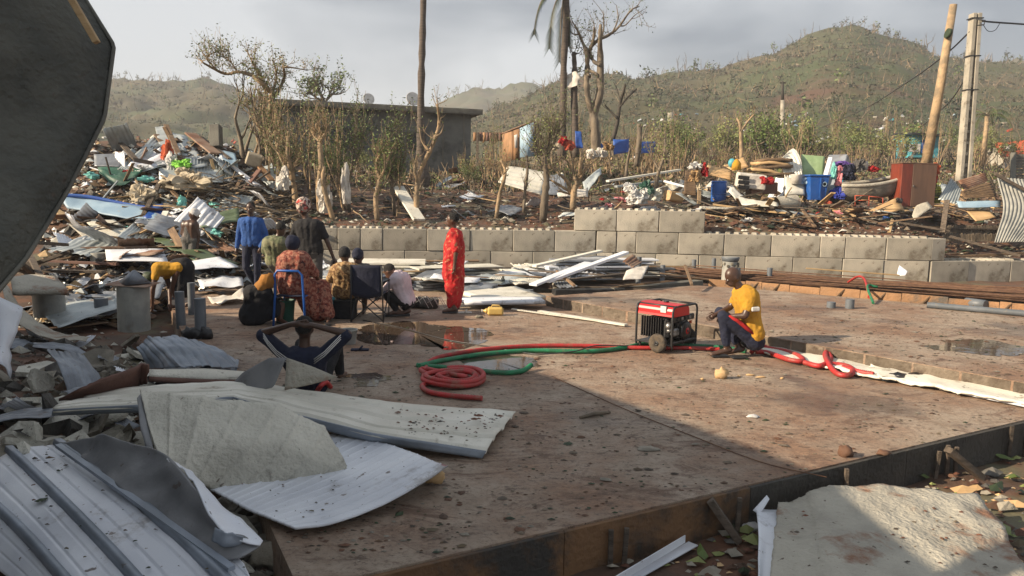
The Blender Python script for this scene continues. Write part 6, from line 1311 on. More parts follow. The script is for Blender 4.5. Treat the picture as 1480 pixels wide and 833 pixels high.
# middle bank items
shr('cream ribbed sheet lying on the middle bank behind the forked trees',[(734,240,24),(792,249,24),(784,283,22.6),(720,264,23)],'cream_metal',rib=5,crum=.02)
shr('dark grey sheet draped right of the cream ribbed sheet',[(793,255,23.6),(815,252,23.6),(822,280,22.4),(790,282,22.4)],'grey_metal',name='flat_sheet',cat='sheet',nv=10,crum=.08)
shr('silver tarpaulin draped on branches above the start of the top blocks',[(842,262,22.6),(868,243,23.2),(872,246,23),(860,275,22.2),(842,280,22)][0:2]+[(870,250,23),(846,282,22)],'pale_blue' if 0 else 'zinc',name='tarpaulin',cat='tarpaulin',nv=12,crum=.12)
shr('white tarpaulin foot hanging over the bank left of the top blocks',[(805,279,21.8),(850,272,22),(850,285,21.6),(806,284,21.6)],'white_cloth',name='tarpaulin',cat='tarpaulin',nv=10,crum=.1)
for x,y,m_,r,l_ in ((922,284,'cloth_white',(.42,.3,.34),'large white sack slumped on the wall behind the top blocks'),(934,274,'green_tarp',(.3,.25,.26),'dark green sack leaning on the white sack'),(908,272,'cloth_white',(.18,.16,.16),'small white rag left of the green sack'),(945,283,'foam_back',(.3,.2,.24),'grey ribbed lump right of the green sack')): tag(MB().crum(D(x,y,20.5),r,seed=x).build('sack',mm(m_)),l_,'sack')
for x,y,r in ((469,288,(.22,.2,.62)),(410,262,(.2,.2,.4)),(500,272,(.14,.14,.7)),(372,302,(.3,.2,.25))): tag(MB().crum(D(x,y,20.4),r,seed=x).build('white_cloth',mm('white_cloth')),{469:'tall white sheet wrapped round the trunks behind the head wrap man',410:'white rag hanging in the shrub right of the left heap',440:'dirty white sack between the small trunks behind the wall',500:'thin white sheet hanging on a stem right of the wrapped trunks',372:'white cloth at the right foot of the stick pile'}[x],'cloth')
# ================================================================ HOUSE AND SHACKS
hh=E('block_house',D(560,245,35),'long low grey block house with a flat overhanging concrete roof','house')
a=D(405,250,33.6); b=D(680,250,36.2); zb_=2.3; zt_=CAMZ+(279-169)/FPX*36
d_=(b-a); d_.z=0; L=d_.length; d_.normalize(); n_=Vector((-d_.y,d_.x,0)); mid=(a+b)/2; mid.z=(zb_+zt_)/2
Rh=Matrix((d_,n_,Vector((0,0,1)))).transposed()
MB().box(mid+n_*3.5,(L,7,zt_-zb_),Rh).build('wall',mm('house_wall'),hh)
MB().box(mid+n_*3.5+Vector((0,0,(zt_-zb_)/2+.10)),(L+.9,8.0,.18),Rh,0,.02).build('roof',mm('concrete_dark'),hh)
MB().box(mid+n_*-.46+Vector((0,0,(zt_-zb_)/2+.10)),(L+.9,.06,.26),Rh,0,.01).build('roof_edge',mm('concrete_dark'),hh)
for s,w_,h_ in ((-.18,1.1,1.0),(.2,.9,.8)):
    c=mid+d_*L*s-n_*.01+Vector((0,0,.35)); f=MB().box(c,(w_,.08,h_),Rh).build('window',mm('steel_dark'),hh); MB().box(c-Vector((0,.05,0)),(w_-.16,.02,h_-.16),Rh).build('pane',mm('black_plastic'),f)
for i in range(9):
    c=mid+d_*L*(-.46+i*.115)-n_*.012; 
    MB().box(c,(.05,.03,zt_-zb_-.02),Rh).build('pilaster',mm('concrete_dark'),hh)
def dish(px,py,r,label):
    c=D(px,py,34.9); t=E('satellite_dish',c,label,'satellite dish'); q=Matrix.Rotation(R(72),3,'X')@Matrix.Rotation(R(25),3,'Y')
    MB().lathe(c,[(r*(i/8),-.10*(1-(i/8)**2)) for i in range(1,9)]+[(r*.97,.012)],22,rot=q).build('reflector',mm('cloth_white'),t)
    MB().tube([c,c+Vector((.0,.1,-.45))],.03,8).build('mast',mm('engine'),t); MB().tube([c+Vector((0,0,-r*.9)),c+Vector((.05,-.5,-.1))],.012,6).build('arm',mm('engine'),t)
dish(533,143,.27,'small white satellite dish on the left part of the house roof'); dish(597,143,.33,'larger white satellite dish on the roof beside the tall palm trunk')
sk=E('shack',D(752,225,30),'orange brown wooden shack with a pale door and sloping roof','shack')
def skp(n,c,m_,t=.05): surf([[D(*c[0]),D(*c[1])],[D(*c[3]),D(*c[2])]],nu=3,nv=3,thick=t).build(n,mm(m_),sk)
skp('side_wall',[(728,194,31),(742,190,30),(742,232,30),(728,234,31)],'form_wood'); skp('front_wall',[(742,189,30),(754,185,30),(752,232,30),(742,232,30)],'form_wood'); skp('door_opening',[(743,196,29.9),(748,194,29.9),(748,214,29.9),(744,214,29.9)],'cloth_white',.02); skp('door',[(752,186,29.8),(772,177,29.6),(773,226,29.4),(752,228,29.6)],'pale_blue'); skp('roof',[(724,193,31.6),(771,174,29.7),(774,176,31.5),(735,192,33)],'rust_metal'); skp('right_wall',[(772,178,29.7),(778,178,33),(778,225,33),(772,226,29.6)],'old_wood')
fn=E('plank_fence',D(705,215,32),'brown plank screen between the grey house and the orange shack','fence')
for i in range(10): x=684+i*4.6; surf([[D(x,192,32.4),D(x+4.2,192,32.4)],[D(x,204+3*(i%2),32.3),D(x+4.2,204,32.3)]],nu=2,nv=2,thick=.04).build('plank',mm('brown_board' if i%3 else 'form_wood'),fn)
for x in (690,712,728): MB().bar(D(x,230,32.2),D(x,192,32.3),.10,.1).build('post',mm('old_wood'),fn)
def shf(label,c,mat,**k): return shr(label,c,mat,name=k.pop('name','tarpaulin'),cat=k.pop('cat','tarpaulin'),**k)
shf('bright blue tarpaulin hung behind the forked tree',[(886,202,30),(909,201,30),(909,219,29.6),(887,225,29.6)],'blue_tarp',nv=8,crum=.06)
shf('darker blue tarpaulin right of the bright blue one',[(925,206,30),(948,205,30),(946,221,29.6),(926,222,29.6)],'blue_tarp',nv=8,crum=.05)
shf('narrow strip of blue tarpaulin against the big tree trunk',[(866,208,29.5),(872,208,29.5),(872,219,29.4),(866,219,29.4)],'blue_tarp',nv=5)
shf('blue and white cloth hanging on the broken palm trunk',[(831,190,28.5),(840,192,28.5),(843,214,28.2),(832,214,28.2)],'blue_tarp',nv=8,crum=.08)
shf('white sheet caught high on the broken palm trunk',[(816,110,29),(832,104,29),(838,112,28.8),(834,124,28.8),(822,127,28.9),(817,118,29)],'white_cloth',nv=8,crum=.12)
for x,y,m_ in ((814,205,'cloth_red'),(822,212,'tin_red'),(868,222,'white_cloth'),(855,224,'white_cloth'),(878,212,'cloth_floral'),(775,215,'cloth_grey'),(800,212,'sack')): tag(MB().crum(D(x,y,27),(.24,.2,.22),seed=x).build('cloth',mm(m_)),{814:'dark red cloth lump behind the middle shrubs',822:'rust red cloth lump right of the dark red one',868:'white rag at the foot of the big forked tree',855:'second white rag left of the forked tree foot',878:'patterned bundle right of the forked tree trunk',775:'grey bundle beside the shack door',800:'tan bundle behind the forked shrub'}[x],'cloth')
# far right houses
t=E('blue_hut',D(1326,225,48),'small turquoise painted hut seen left of the leaning wooden pole','hut')
MB().box(D(1326,212,49),(1.7,2,1.5),None).build('wall',mm('teal'),t); MB().box(D(1326,195,48.8),(2.1,2.6,.12),Euler((.05,.04,0))).build('roof',mm('steel_dark'),t); MB().box(D(1322,214,47.9),(.7,.06,.5),None).build('window',mm('cloth_white'),t); MB().box(D(1336,212,47.9),(.35,.06,.8),None).build('door',mm('blue_paint'),t)
t=E('orange_roof_house',D(1475,250,50),'house with a bright orange red roof at the right edge','house')
MB().box(D(1478,232,52),(4,3,1.8),None).build('wall',mm('foam_warm'),t)
surf([[D(1436,208,51),D(1500,203,51)],[D(1447,228,48.5),D(1510,222,48.5)]],nu=4,nv=8,thick=.08,rib=('u',7,.03,'sin')).build('roof',mm('tin_red') if 0 else mm('cloth_orange'),t)
MB().box(D(1459,214,49.3),(.45,.3,.4),None).build('roof_window',mm('cloth_white'),t)
MB().box(D(1456,237,49),(.5,.1,.7),None).build('window',mm('cloth_white'),t)
wlk=E('grey_screen',D(1475,235,30),'dark grey louvred screen at the right edge behind the huge zinc sheet','fence')
for i in range(9): MB().bar(D(1464,225+i*4.2,29),D(1500,224+i*4.2,29),.03,.09).build('slat',mm('concrete_dark'),wlk)
MB().bar(D(1465,220,28.9),D(1465,262,28.9),.14,.1).build('post',mm('steel_dark'),wlk)
# ================================================================ POLES AND WIRES
wp=E('wooden_pole',D(1337,236,24),'pale wooden utility pole leaning to the right','utility pole')
MB().tube([D(1336,250,24),D(1358,130,24),D(1378,7,24)],[.155,.135,.11],14).build('shaft',mm('bark_light'),wp)
MB().tube([D(1368.5,48,23.85),D(1372.5,49,23.85)],.15,12).build('band',mm('leaf_dark'),wp)
cpo=E('concrete_pole',D(1392,255,23),'tall concrete utility pole with ladder like openings','utility pole')
A_=D(1392,262,23); B_=D(1410,20,23); ax=(B_-A_).normalized(); sdv=Vector((1,0,0)); sdv=(sdv-ax*sdv.dot(ax)).normalized()
for s,w0,w1 in ((-1,.17,.10),(1,.15,.085)):
    m=MB(); 
    k0=A_+sdv*s*.125; k1=B_+sdv*s*.075; m.bar(k0,k1,.11,.26,bev=.01); m.build('flange',mm('concrete'),cpo)
MB().bar(A_.lerp(B_,.62),B_,.12,.10).build('web',mm('concrete'),cpo)
for i in range(9): c=A_.lerp(B_,.03+i*.068); MB().bar(c-sdv*.1,c+sdv*.1,.12,.10).build('rung',mm('concrete'),cpo)
for i in range(3): c=A_.lerp(B_,(.55,.75,.97)[i]); MB().bar(c-sdv*.18,c+sdv*.18,.28,.03).build('strap',mm('steel_dark'),cpo)
MB().tube([D(1411,28,22.8),D(1424,30,22.8),D(1422,36,22.8),D(1412,37,22.8)],.02,6).build('bracket',mm('steel_dark'),cpo)
def wire(pts,r,label): tag(MB().tube(resample(D3(pts),30),r,5).build('wire',mm('black_plastic')),label,'wire')
wire([(1420,31,22.8),(1445,33,23),(1520,38,24)],.028,'thick overhead cable leaving the concrete pole to the right')
wire([(1402,46,23),(1365,80,25),(1310,120,32),(1240,162,48),(1160,196,70)],.025,'long black cable running down left from the concrete pole')
wire([(1421,36,22.8),(1428,45,22.9),(1438,44,22.9),(1445,34,23)],.01,'thin drooping wire loop beside the pole head')
wire([(1398,110,23),(1370,150,27),(1330,185,36)],.02,'lower cable behind the wooden pole')
dp=E('distant_pole',D(1131,225,60),'distant concrete pole standing among the shrubs right of centre','utility pole'); MB().tube([D(1131,228,60),D(1131,145,60)],[.22,.16],8).build('shaft',mm('concrete'),dp); MB().bar(D(1127,120,60),D(1136,120,60),.1,.1).build('crossarm',mm('bark_dark'),dp); MB().tube([D(1131,146,60),D(1131,118,60)],[.12,.09],6).build('tip',mm('bark_dark'),dp)
dp=E('distant_pole',D(969,195,70),'short pale pole stump on the slope behind the dead tree','utility pole'); MB().tube([D(969,196,70),D(969,163,70)],[.3,.25],8).build('shaft',mm('concrete'),dp)
# ================================================================ TREES
def leafq(mb,p,g,r):
    a=Vector((g.gauss(0,1),g.gauss(0,1),g.gauss(0,.7))).normalized(); b=a.cross(Vector((g.gauss(0,1),g.gauss(0,1),g.gauss(0,1)))).normalized()
    mb.add([p-a*r,p+b*r*.45,p+a*r,p-b*r*.45],[(0,1,2,3)])
def grow(mb,lf,p,d,L,r,lv,g,nl,lr,n=5,up=.1,spread=.7,kids=(2,3)):
    pts=[p]; k=4; 
    for i in range(k):
        d=(d+Vector((g.gauss(0,.16),g.gauss(0,.16),g.gauss(up,.14)))).normalized(); p=p+d*L/k; pts.append(p)
    mb.tube(pts,[max(.004,r*(1-.55*i/k)) for i in range(k+1)],max(3,n if lv>1 else 4),cap=False)
    if lv<=1 and nl and g.random()<.9:
        for _ in range(nl): leafq(lf,pts[g.randrange(1,k+1)]+Vector((g.gauss(0,.05),g.gauss(0,.05),g.gauss(0,.05)))*1.6,g,lr*g.uniform(.6,1.3))
    if lv>0:
        for _ in range(g.randint(*kids)):
            q=pts[g.randrange(max(1,k-2),k+1)]; dd=(d+Vector((g.gauss(0,spread),g.gauss(0,spread),g.gauss(.1,spread*.7)))).normalized()
            grow(mb,lf,q,dd,L*g.uniform(.55,.8),r*.5,lv-1,g,nl,lr,n,up,spread,kids)
def ltree(label,limbs,seed,twigs=20,tl=.6,lv=1,nl=3,lr=.05,bark='bark',leaf='leaf',name='tree',cat='tree',d=None,group=None,tr=.016,zj=.25,part='trunk',frm=.35,up=.25):
    g=random.Random(seed)
    if d is None: d=G(limbs[0][0][0],limbs[0][0][1]).y
    mb=MB(); tw=MB(); lf=MB(); base=D(limbs[0][0][0],limbs[0][0][1],d)
    root=E(name,base,label,cat,group); allp=[]
    for li_,lm in enumerate(limbs):
        pts=[D(x,y,d)+Vector((0,(0 if (li_==0 and i==0) else g.uniform(-zj,zj)*min(1,i*.5+.3*(li_>0))),0)) for i,(x,y,r) in enumerate(lm)]
        if li_==0: pts[0]=pts[0]-Vector((0,0,.15))
        k=len(lm)*4; q=resample(pts,k); rd=[(.78 if li_ else .85)*li([(i,lm[i][2]) for i in range(len(lm))],j/(k-1)*(len(lm)-1)) for j in range(k)]
        rd=[x*(1+.45*noise.noise(Vector((j*1.3,seed,li_)))) for j,x in enumerate(rd)]
        mb.tube(q,rd,9)
        s=int(k*frm) if li_==0 else 1
        allp+=[(q[j],(q[min(j+1,k-1)]-q[j-1]).normalized(),rd[j]) for j in range(max(1,s),k)]
    for _ in range(twigs):
        p,dd,r=g.choice(allp); v=(dd*.5+Vector((g.gauss(0,.7),g.gauss(0,.7),g.gauss(up,.5)))).normalized()
        grow(tw,lf,p,v,tl*g.uniform(.5,1.3),min(tr,r*.7),lv,g,nl,lr,up=up*.5)
    mb.build(part,mm(bark),root)
    if tw.v: tw.build('twigs',mm(bark),root)
    if lf.v: tag(lf.build('foliage',mm(leaf),root),kind='stuff')
    return root
# palms
ltree('tall bare palm trunk rising out of frame behind the left wall',[[(611,268,.42),(609,235,.24),(608,180,.165),(609,110,.15),(611,40,.14),(613,-60,.13)]],1,0,bark='palm_bark',name='palm_tree',cat='palm',zj=0,d=28)
def frond(mb,lf,p,d0,L,g,droop=1.0,dens=26):
    pts=[];d=Vector(d0).normalized(); q=Vector(p)
    for i in range(12): pts.append(q.copy()); q=q+d*L/11; d=(d+Vector((0,0,-.16*droop))).normalized()
    mb.tube(pts,[.03*(1-i/13) for i in range(12)],4,cap=False)
    for i in range(dens):
        t=1+i/dens*9.9; a=int(t); f=t-a; c=pts[a].lerp(pts[min(a+1,11)],f); dd=(pts[min(a+1,11)]-pts[a]).normalized(); sdd=dd.cross(Vector((0,0,1))); sdd=sdd.normalized() if sdd.length>.1 else Vector((1,0,0))
        for s in (-1,1):
            l=L*.16*g.uniform(.7,1.1); e=c+sdd*s*l*.6+dd*l*.5+Vector((0,0,-l*.7)); lf.add([c,c+dd*.05,e],[(0,1,2)])
pal=ltree('palm trunk with one hanging frond rising out of frame behind the shack',[[(812,225,.22),(814,160,.15),(815,90,.15),(818,30,.15),(820,-60,.15)]],2,6,.5,0,0,bark='palm_bark',name='palm_tree',cat='palm',zj=0,d=29)
m=MB(); l_=MB(); g_=random.Random(4)
for dv,L in (((-1,0,.35),2.3),((-.8,.3,.5),2.3),((-.25,-.2,-.2),2.4),((-.1,0,-.6),2.6),((.2,.1,-.5),2.0)): frond(m,l_,D(816,-12,29),dv,L,g_,2.6,44)
m.build('frond_stem',mm('bark'),pal); l_.build('frond',mm('leaf_dark'),pal)
# big forked tree
ltree('large pollarded tree with twisted forked limbs against the sky',[[(862,222,.26),(860,185,.22),(858,165,.22),(866,140,.17),(868,110,.17),(868,80,.14),(866,62,.10),(867,38,.07)],
  [(860,170,.17),(850,145,.15),(847,120,.13),(850,100,.13),(848,78,.10),(842,58,.07),(835,45,.05),(827,30,.03)],[(868,95,.10),(858,88,.09),(853,72,.09),(862,60,.08),(880,50,.075),(895,38,.06),(910,18,.04),(925,8,.025)],
  [(853,72,.08),(858,55,.07),(858,42,.06)],[(866,60,.05),(872,45,.04),(873,20,.03)],[(838,50,.035),(828,48,.03),(822,38,.02)],[(895,38,.035),(905,35,.03),(918,22,.02),(935,10,.012)],[(885,48,.04),(892,30,.03),(890,10,.015)],[(852,112,.09),(848,100,.08),(862,108,.08),(866,118,.08)]],3,60,.6,1,3,.045,bark='bark',tr=.013,d=29,zj=.3,frm=.75)
ltree('broken palm trunk wrapped with a white sheet left of the forked tree',[[(832,222,.2),(831,180,.17),(830,130,.15),(831,100,.12),(830,74,.09)]],5,10,.8,1,2,.06,bark='palm_bark',leaf='leaf',name='broken_tree',d=29)
ltree('small black dead tree right of the forked tree',[[(886,198,.10),(893,175,.09),(897,150,.08),(902,130,.06),(903,122,.03)],[(892,172,.06),(882,160,.05),(874,152,.04)],[(896,155,.06),(905,143,.05),(921,128,.04)],[(897,150,.03),(893,130,.02),(887,118,.015)]],6,8,.5,0,0,bark='bark_dark',d=31,name='dead_tree')
# left big tree
ltree('spreading storm stripped tree growing at the right of the left heap',[[(402,275,.19),(396,245,.16),(388,215,.14),(384,185,.12),(392,155,.10),(393,130,.09)],[(393,135,.09),(380,120,.08),(362,108,.07),(340,103,.06),(318,104,.05),(305,96,.035),(297,90,.02)],[(392,150,.07),(400,125,.06),(408,108,.05),(420,102,.035),(436,97,.02)],[(378,118,.05),(368,100,.04),(358,80,.02)],[(318,104,.03),(308,88,.025),(318,72,.015)],[(345,103,.035),(338,92,.025),(325,84,.015)],[(395,140,.05),(400,110,.04),(395,85,.015)],[(384,200,.09),(372,180,.06),(362,160,.04),(350,150,.02)],[(386,210,.09),(402,185,.06),(412,165,.03)]],11,210,.42,1,5,.036,d=22.5,zj=.6,frm=.25,tr=.012,up=.35,leaf='leaf_pale',bark='bark_light')
specs=[('young multi stemmed tree with upright shoots behind the head wrap man',[[(428,292,.10),(424,265,.09),(420,240,.08),(418,215,.06),(416,190,.03)],[(424,262,.07),(412,240,.05),(402,220,.03)],[(422,245,.06),(432,222,.04),(436,200,.02)],[(420,225,.05),(408,205,.03),(404,190,.02)]],60,.55,3,20.8,'bark_light','leaf_pale'),
 ('thin stripped tree standing close left of the wrapped trunks',[[(464,302,.11),(462,270,.10),(466,240,.09),(463,212,.08),(461,190,.06),(459,180,.05)],[(463,205,.06),(470,195,.05),(474,186,.04)],[(462,205,.05),(454,198,.04),(450,190,.03)],[(463,200,.04),(467,185,.03),(470,170,.02)]],46,.4,2,20.6,'bark_light','leaf_pale'),
 ('leaning trunk rising from the wrapped white sheet',[[(484,318,.08),(474,290,.08),(468,262,.07),(470,240,.05)]],8,.3,1,20.2,'bark_light','leaf'),
 ('leafy sapling with upright green shoots before the house',[[(505,300,.06),(503,270,.05),(508,240,.04),(512,205,.03),(518,165,.015)],[(504,260,.04),(496,230,.03),(500,190,.015)],[(506,250,.03),(520,215,.02),(526,180,.01)]],70,.5,6,21,'bark','leaf'),
 ('short gnarled trunk between the sapling and the stripped fork',[[(545,312,.08),(543,285,.08),(548,262,.07),(543,238,.06),(548,222,.04)],[(545,265,.05),(556,245,.04),(562,225,.02)]],50,.5,5,20.5,'bark_light','leaf'),
 ('leafy shrub with pale stems in front of the house wall',[[(570,305,.06),(568,280,.05),(565,250,.04),(572,215,.03),(578,180,.015)],[(568,270,.04),(580,240,.03),(590,205,.015)],[(566,260,.03),(556,235,.02),(560,200,.01)]],80,.55,6,21.2,'bark','leaf'),
 ('tall stripped pale fork right of the palm trunk',[[(603,312,.10),(602,280,.09),(604,255,.08),(612,235,.075),(622,215,.07),(630,195,.06),(634,175,.05),(633,152,.03)],[(603,262,.06),(600,245,.05),(602,225,.04)],[(620,218,.05),(610,205,.035),(606,185,.02)],[(630,198,.04),(637,192,.03),(640,180,.02)]],20,.4,2,20.6,'bark_light','leaf'),
 ('thin bent trunk rising from the middle bank left of the cream sheet',[[(717,308,.07),(722,282,.06),(728,262,.06),(730,245,.05),(724,232,.03)]],14,.4,1,20.8,'bark_light','leaf'),
 ('straight thin trunk in front of the cream sheet',[[(757,300,.06),(759,275,.055),(762,250,.05),(762,225,.03)]],12,.3,1,20.9,'bark','leaf'),
 ('dark rough trunk with many upright shoots at the right of the cream sheet',[[(785,312,.13),(788,280,.12),(790,255,.10),(786,232,.09),(790,215,.07),(796,195,.04)],[(788,240,.07),(780,218,.05),(772,205,.03)],[(790,225,.06),(802,205,.04),(808,185,.02)]],90,.7,4,20.7,'bark','leaf_pale'),
 ('pale many branched root stock like a raised hand above the wall',[[(828,296,.11),(830,275,.10),(838,258,.09),(838,240,.06),(840,215,.03)],[(830,276,.08),(820,262,.06),(808,252,.045),(795,240,.03)],[(829,280,.07),(812,270,.05),(798,262,.035),(790,260,.02)],[(834,268,.07),(828,250,.05),(822,236,.035),(812,225,.02)],[(838,258,.05),(850,240,.04),(866,228,.02)],[(832,284,.06),(822,280,.04),(806,276,.03)]],30,.4,1,20.8,'bark_light','leaf'),
 ('pale thin trunk standing right of the white sack',[[(948,272,.08),(950,255,.07),(956,235,.06),(960,215,.05),(962,195,.03)],[(952,245,.05),(944,228,.03),(940,210,.02)]],34,.4,3,22,'bark','leaf_pale'),
 ('small broken stem before the blue tarpaulin',[[(905,250,.06),(907,235,.06),(910,215,.045)]],4,.3,0,24,'bark','leaf'),
 ('thick broken trunk stump between the two blue tarpaulins',[[(920,235,.13),(923,210,.12),(925,180,.11)]],3,.3,0,28,'bark','leaf'),
 ('forked trunk on the slope behind the blue barrel',[[(1072,228,.12),(1071,205,.1),(1070,182,.08),(1066,170,.04)],[(1071,190,.07),(1080,176,.05),(1088,166,.03)]],20,.5,1,34,'bark_light','leaf_pale')]
for i,(lb_,lm,tw_,tl_,nl_,d0,bk,lf_) in enumerate(specs): ltree(lb_,lm,30+i,int(tw_*1.0),tl_*1.0,1,nl_,.036,tr=.011,bark=bk,leaf=lf_,d=d0,zj=.18,frm=.3,up=.5)
# small palm behind the concrete pole
t=E('small_palm',D(1430,240,45),'small battered palm standing right of the concrete pole','palm'); MB().tube([D(1420,240,45),D(1424,200,45),D(1427,168,45)],[.18,.13,.13],8).build('trunk',mm('bark_light'),t)
m=MB(); l_=MB(); 
for a in range(9): frond(m,l_,D(1427,168,45),(math.cos(a*.75),math.sin(a*.75),.5 if a%3 else 1.2),1.9,g_,1.4,16)
m.build('frond_stem',mm('bark'),t); l_.build('frond',mm('leaf'),t)
# shrub and dead tree prototypes for the slopes
def proto_tree(seed,h,lv,nl,lr,bark,leaf,n=4,spread=.55,stems=1,r=.06,up=.15):
    g=random.Random(seed); mb=MB(); lf=MB(); root=bpy.data.objects.new('x',None); COL.objects.link(root)
    for s in range(stems):
        grow(mb,lf,Vector((g.uniform(-.25,.25)*(stems>1),g.uniform(-.25,.25)*(stems>1),-.1)),Vector((g.gauss(0,.12+.12*(stems>1)),g.gauss(0,.12+.12*(stems>1)),1)),h*g.uniform(.4,.55),r,lv,g,nl,lr,n,up,spread,(2,4))
    a=mb.build('trunk',mm(bark),root,origin=(0,0,0)); KIDS[root.name]=[a]
    if lf.v: b=lf.build('foliage',mm(leaf),root,origin=(0,0,0)); b['kind']='stuff'
    return root
protos={}
protos['bare']=[proto_tree(100+i,3.0,3,0,0,'bark','leaf',r=.10,spread=.5) for i in range(4)]
protos['shrub']=[proto_tree(120+i,2.2,3,7,.062,'bark',['leaf','leaf_pale'][i%2],stems=4,r=.05) for i in range(4)]
protos['sapling']=[proto_tree(160+i,3.6,2,9,.05,'bark_light','leaf',stems=2,r=.04,up=.45,spread=.28) for i in range(5)]
protos['stickbush']=[proto_tree(140+i,2.3,2,1,.07,'bark_light','leaf_pale',stems=6,r=.04,up=.3,spread=.35) for i in range(4)]
def place(kind,n,reg,label,group,name,cat,s=(.7,1.3),dmin=20,dmax=70,sd=1,cond=None):
    g=random.Random(sd); c=0
    for _ in range(n*5):
        if c>=n: break
        px=g.uniform(reg[0],reg[2]); py=g.uniform(reg[1],reg[3])
        if cond and not cond(px,py): continue
        p=G(px,py)
        if not(dmin<p.y<dmax): continue
        o=dup(g.choice(protos[kind]),p,g.uniform(0,6.28),g.uniform(*s)); o.name=name; tag(o,zlab(label,p),cat,group); c+=1
place('stickbush',46,(905,205,1480,262),'tangled shrub of bare pale stems on the slope behind the right heap','tangled shrubs behind the right heap','shrub','shrub',(.5,1.1),22,66,1)
place('shrub',34,(960,195,1480,250),'green regrowing shrub on the slope behind the right heap','green shrubs behind the right heap','shrub','shrub',(.7,1.4),24,66,2)
place('bare',40,(640,180,1480,245),'bare storm stripped tree on the near slope','bare trees on the near slope','dead_tree','tree',(.6,1.2),28,80,3)
place('sapling',12,(365,250,690,318),'slender stripped sapling with upright pale green shoots behind the left wall','slender saplings behind the left wall','sapling','sapling',(.45,.95),20,32,14)
place('sapling',16,(700,225,990,262),'slender sapling with upright shoots on the middle bank','slender saplings on the middle bank','sapling','sapling',(.5,.9),22,40,15)
place('sapling',22,(960,190,1480,245),'tall thin sapling with pale shoots behind the right heap','tall thin saplings behind the right heap','sapling','sapling',(.7,1.5),28,66,16)
place('shrub',12,(400,235,700,285),'low green shrub growing in front of the grey house','low shrubs in front of the grey house','shrub','shrub',(.35,.65),21,34,4)
place('stickbush',14,(660,215,980,265),'bare stemmed bush on the middle bank','bare bushes on the middle bank','shrub','shrub',(.4,.75),22,40,5)
place('shrub',10,(690,180,860,215),'leafy shrub behind the orange shack','leafy shrubs behind the orange shack','shrub','shrub',(1.0,1.8),30,60,6)
place('stickbush',10,(150,150,420,235),'thin bare bush behind the left heap','thin bushes behind the left heap','shrub','shrub',(.8,1.4),24,66,7)
place('bare',12,(330,190,470,262),'bare young tree between the left heap and the house','bare young trees left of the house','dead_tree','tree',(.5,.9),22,40,8)
# named pair behind the house roof
ltree('leafy tree crown showing above the left part of the house roof',[[(470,170,.2),(466,145,.15),(462,132,.08)],[(468,150,.1),(480,135,.06),(490,128,.03)],[(467,150,.1),(452,138,.06),(440,134,.03)]],77,46,1.0,2,3,.10,d=48,zj=.4,tr=.05)
# hillside trees
def far_tree(seed,h,leafy):
    g=random.Random(seed); mb=MB(); lf=MB(); grow(mb,lf,Vector((0,0,-.3)),Vector((g.gauss(0,.15),g.gauss(0,.15),1)),h*.5,h*.035,2,g,4 if leafy else 0,h*.07,3,.15,.6,(2,3))
    k=len(mb.f); mb.add(lf.v,lf.f,1); o=mb.build('x',[mm('bark'),mm('leaf_dark' if seed%2 else 'leaf')],origin=(0,0,0)); me=o.data; bpy.data.objects.remove(o); return me
FT=[far_tree(200+i,1,i%3!=0) for i in range(8)]
def fars(n,fn,label,group,sd,s):
    g=random.Random(sd); c=0
    while c<n:
        p=fn(g)
        if p is None: continue
        o=bpy.data.objects.new('hillside_tree',g.choice(FT)); COL.objects.link(o); o.location=p; o.rotation_euler=(0,0,g.uniform(0,6)); k=g.uniform(*s)*(1 if g.random()<.85 else 1.5); o.scale=(k,k,k); tag(o,zlab(label,p),'tree',group); c+=1
def reg_fn(x0,y0,x1,y1,d0,d1):
    def f(g):
        p=G(g.uniform(x0,x1),g.uniform(y0,y1),20,640); return p if d0<p.y<d1 else None
    return f
def ridge_fn(hk,x0,x1,dj=8):
    dk=RID[hk][0]
    def f(g):
        r=ray(g.uniform(x0,x1),150); u=r.x/r.y; y=dk+g.uniform(-dj,2); return Vector((u*y,y,T(u*y,y)))
    return f
fars(90,ridge_fn(0,700,1520,14),'battered tree on the skyline of the right hill','trees on the skyline of the right hill',1,(1.8,4.2))
fars(95,reg_fn(640,60,1480,190,66,176),'battered tree on the slope of the right hill','trees on the slope of the right hill',2,(1.8,4))
fars(50,ridge_fn(1,140,620,20),'storm stripped tree on the skyline of the left hill','trees on the skyline of the left hill',3,(3,6))
fars(35,reg_fn(150,115,620,210,95,330),'storm stripped tree on the slope of the left hill','trees on the slope of the left hill',4,(3,6))
fars(24,ridge_fn(2,600,800,20),'tiny tree on the skyline of the farthest hill','trees on the skyline of the farthest hill',5,(5,8))
# dense ground cover on the hills
def wsamp(g,u0,u1,y0,y1):
    u=g.uniform(u0,u1); y=y0+(y1-y0)*g.random()**1.25; return Vector((u*y,y,T(u*y,y)))
def cover(name,n,us,ys_,mats,seed,k=.0024):
    g=random.Random(seed); mb=MB()
    for _ in range(n):
        p=wsamp(g,*us,*ys_); sz=p.y*k*g.uniform(.4,1.5)*(1 if g.random()<.9 else 1.8); mi=g.randrange(len(mats))
        for j in range(5):
            q=p+Vector((g.gauss(0,.6),g.gauss(0,.6),abs(g.gauss(0,.3))+.05))*sz; a=Vector((g.gauss(0,1),g.gauss(0,1),g.gauss(.6,.8))).normalized()*sz*.5; b=Vector((g.gauss(0,1),g.gauss(0,1),g.gauss(0,.5))).normalized()*sz*.3
            mb.add([q-a,q+b,q+a,q-b],[(0,1,2,3)],mi)
    o=mb.build(name,[mm(m) for m in mats]); o['kind']='stuff'; return o
M('scrub_a',(.10,.095,.045),(.065,.07,.03),.3,bump=0); M('scrub_b',(.075,.085,.035),(.05,.06,.025),.3,bump=0); M('scrub_c',(.12,.09,.055),(.085,.06,.04),.3,bump=0)
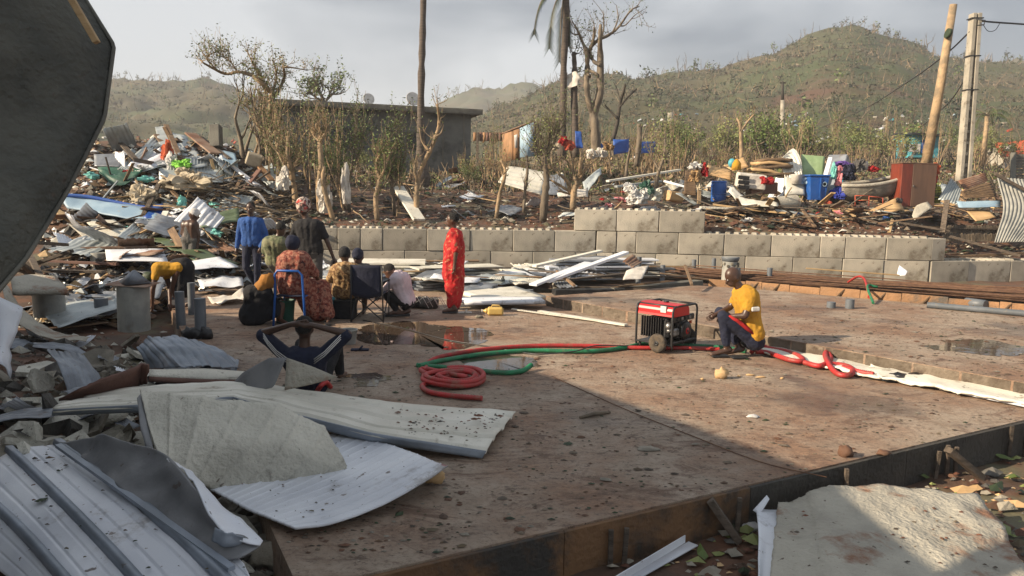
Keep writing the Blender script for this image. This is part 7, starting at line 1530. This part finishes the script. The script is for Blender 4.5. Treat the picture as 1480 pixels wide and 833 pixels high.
cover('hill_scrub',12000,(-.15,.75),(66,176),['scrub_a','scrub_b','scrub_c','leaf_dark','bark'],9)
cover('hill_scrub',5000,(-.62,.05),(92,332),['scrub_a','scrub_b','leaf_dark','bark'],10)
cover('near_scrub',13000,(-.30,.75),(27,66),['scrub_a','scrub_b','leaf_pale','leaf','bark','grass','bark_light','soil'],12,.004)
def sticks(name,n,us,ys_,seed,k=.012):
    g=random.Random(seed); mb=MB()
    for _ in range(n):
        p=wsamp(g,*us,*ys_); L=p.y*k*g.uniform(.35,1.3); d=Vector((g.gauss(0,.35),g.gauss(0,.35),1)).normalized()
        if g.random()<.35: d=Vector((g.gauss(0,1),g.gauss(0,1),.25)).normalized()
        mid=p+d*L*.5+Vector((g.gauss(0,.06),0,0))*L; mb.tube([p,mid,p+d*L],[L*.03,L*.024,L*.01],3,mi=g.randrange(3),cap=False)
    o=mb.build(name,[mm('bark'),mm('bark_light'),mm('bark_dark')]); o['kind']='stuff'; return o
sticks('dead_stems',3200,(-.15,.75),(66,176),21); sticks('dead_stems',1200,(-.62,.05),(92,332),22); sticks('dead_stems',3500,(-.25,.75),(25,66),23,.022)
# far village debris
VM=[MB().box((0,0,0),(1,rng.uniform(.5,.9),rng.uniform(.15,.5)),Euler((rng.uniform(-.3,.3),rng.uniform(-.3,.3),0))).build('x',mm(c),origin=(0,0,0)) for c in ('cloth_white','pale_blue','teal','zinc','tin_red','foam_warm','white_metal','cloth_white')]
VMd=[o.data for o in VM]; [bpy.data.objects.remove(o) for o in VM]
scat('far_scrap','tiny house debris scattered on the far slope','debris','house debris on the far slope',VMd,150,(900,165,1480,236),.3,(0,.2),s=(.15,.6),dmax=140,dmin=45)
scat('far_scrap','tiny scrap in the distance between the heap and the left hill','debris','distant scraps left of the house',VMd,60,(150,165,420,225),.3,(0,.3),s=(.3,.8),dmax=140,dmin=45)
for k_ in protos.values():
    for r_ in k_:
        for c_ in list(r_.children): bpy.data.objects.remove(c_)
        bpy.data.objects.remove(r_)
# ================================================================ HAZE
hz=MB().box((0,330,26),(1500,790,80)).build('haze',M('hz',(1,1,1)))
hz['kind']='stuff'; hm=bpy.data.materials.new('haze'); hm.use_nodes=True; nt=hm.node_tree; nt.nodes.clear(); o_=N(nt,'ShaderNodeOutputMaterial'); v_=N(nt,'ShaderNodeVolumePrincipled'); v_.inputs['Density'].default_value=.0009; v_.inputs['Color'].default_value=(.86,.90,.96,1); nt.links.new(v_.outputs[0],o_.inputs['Volume']); hz.data.materials.clear(); hz.data.materials.append(hm)
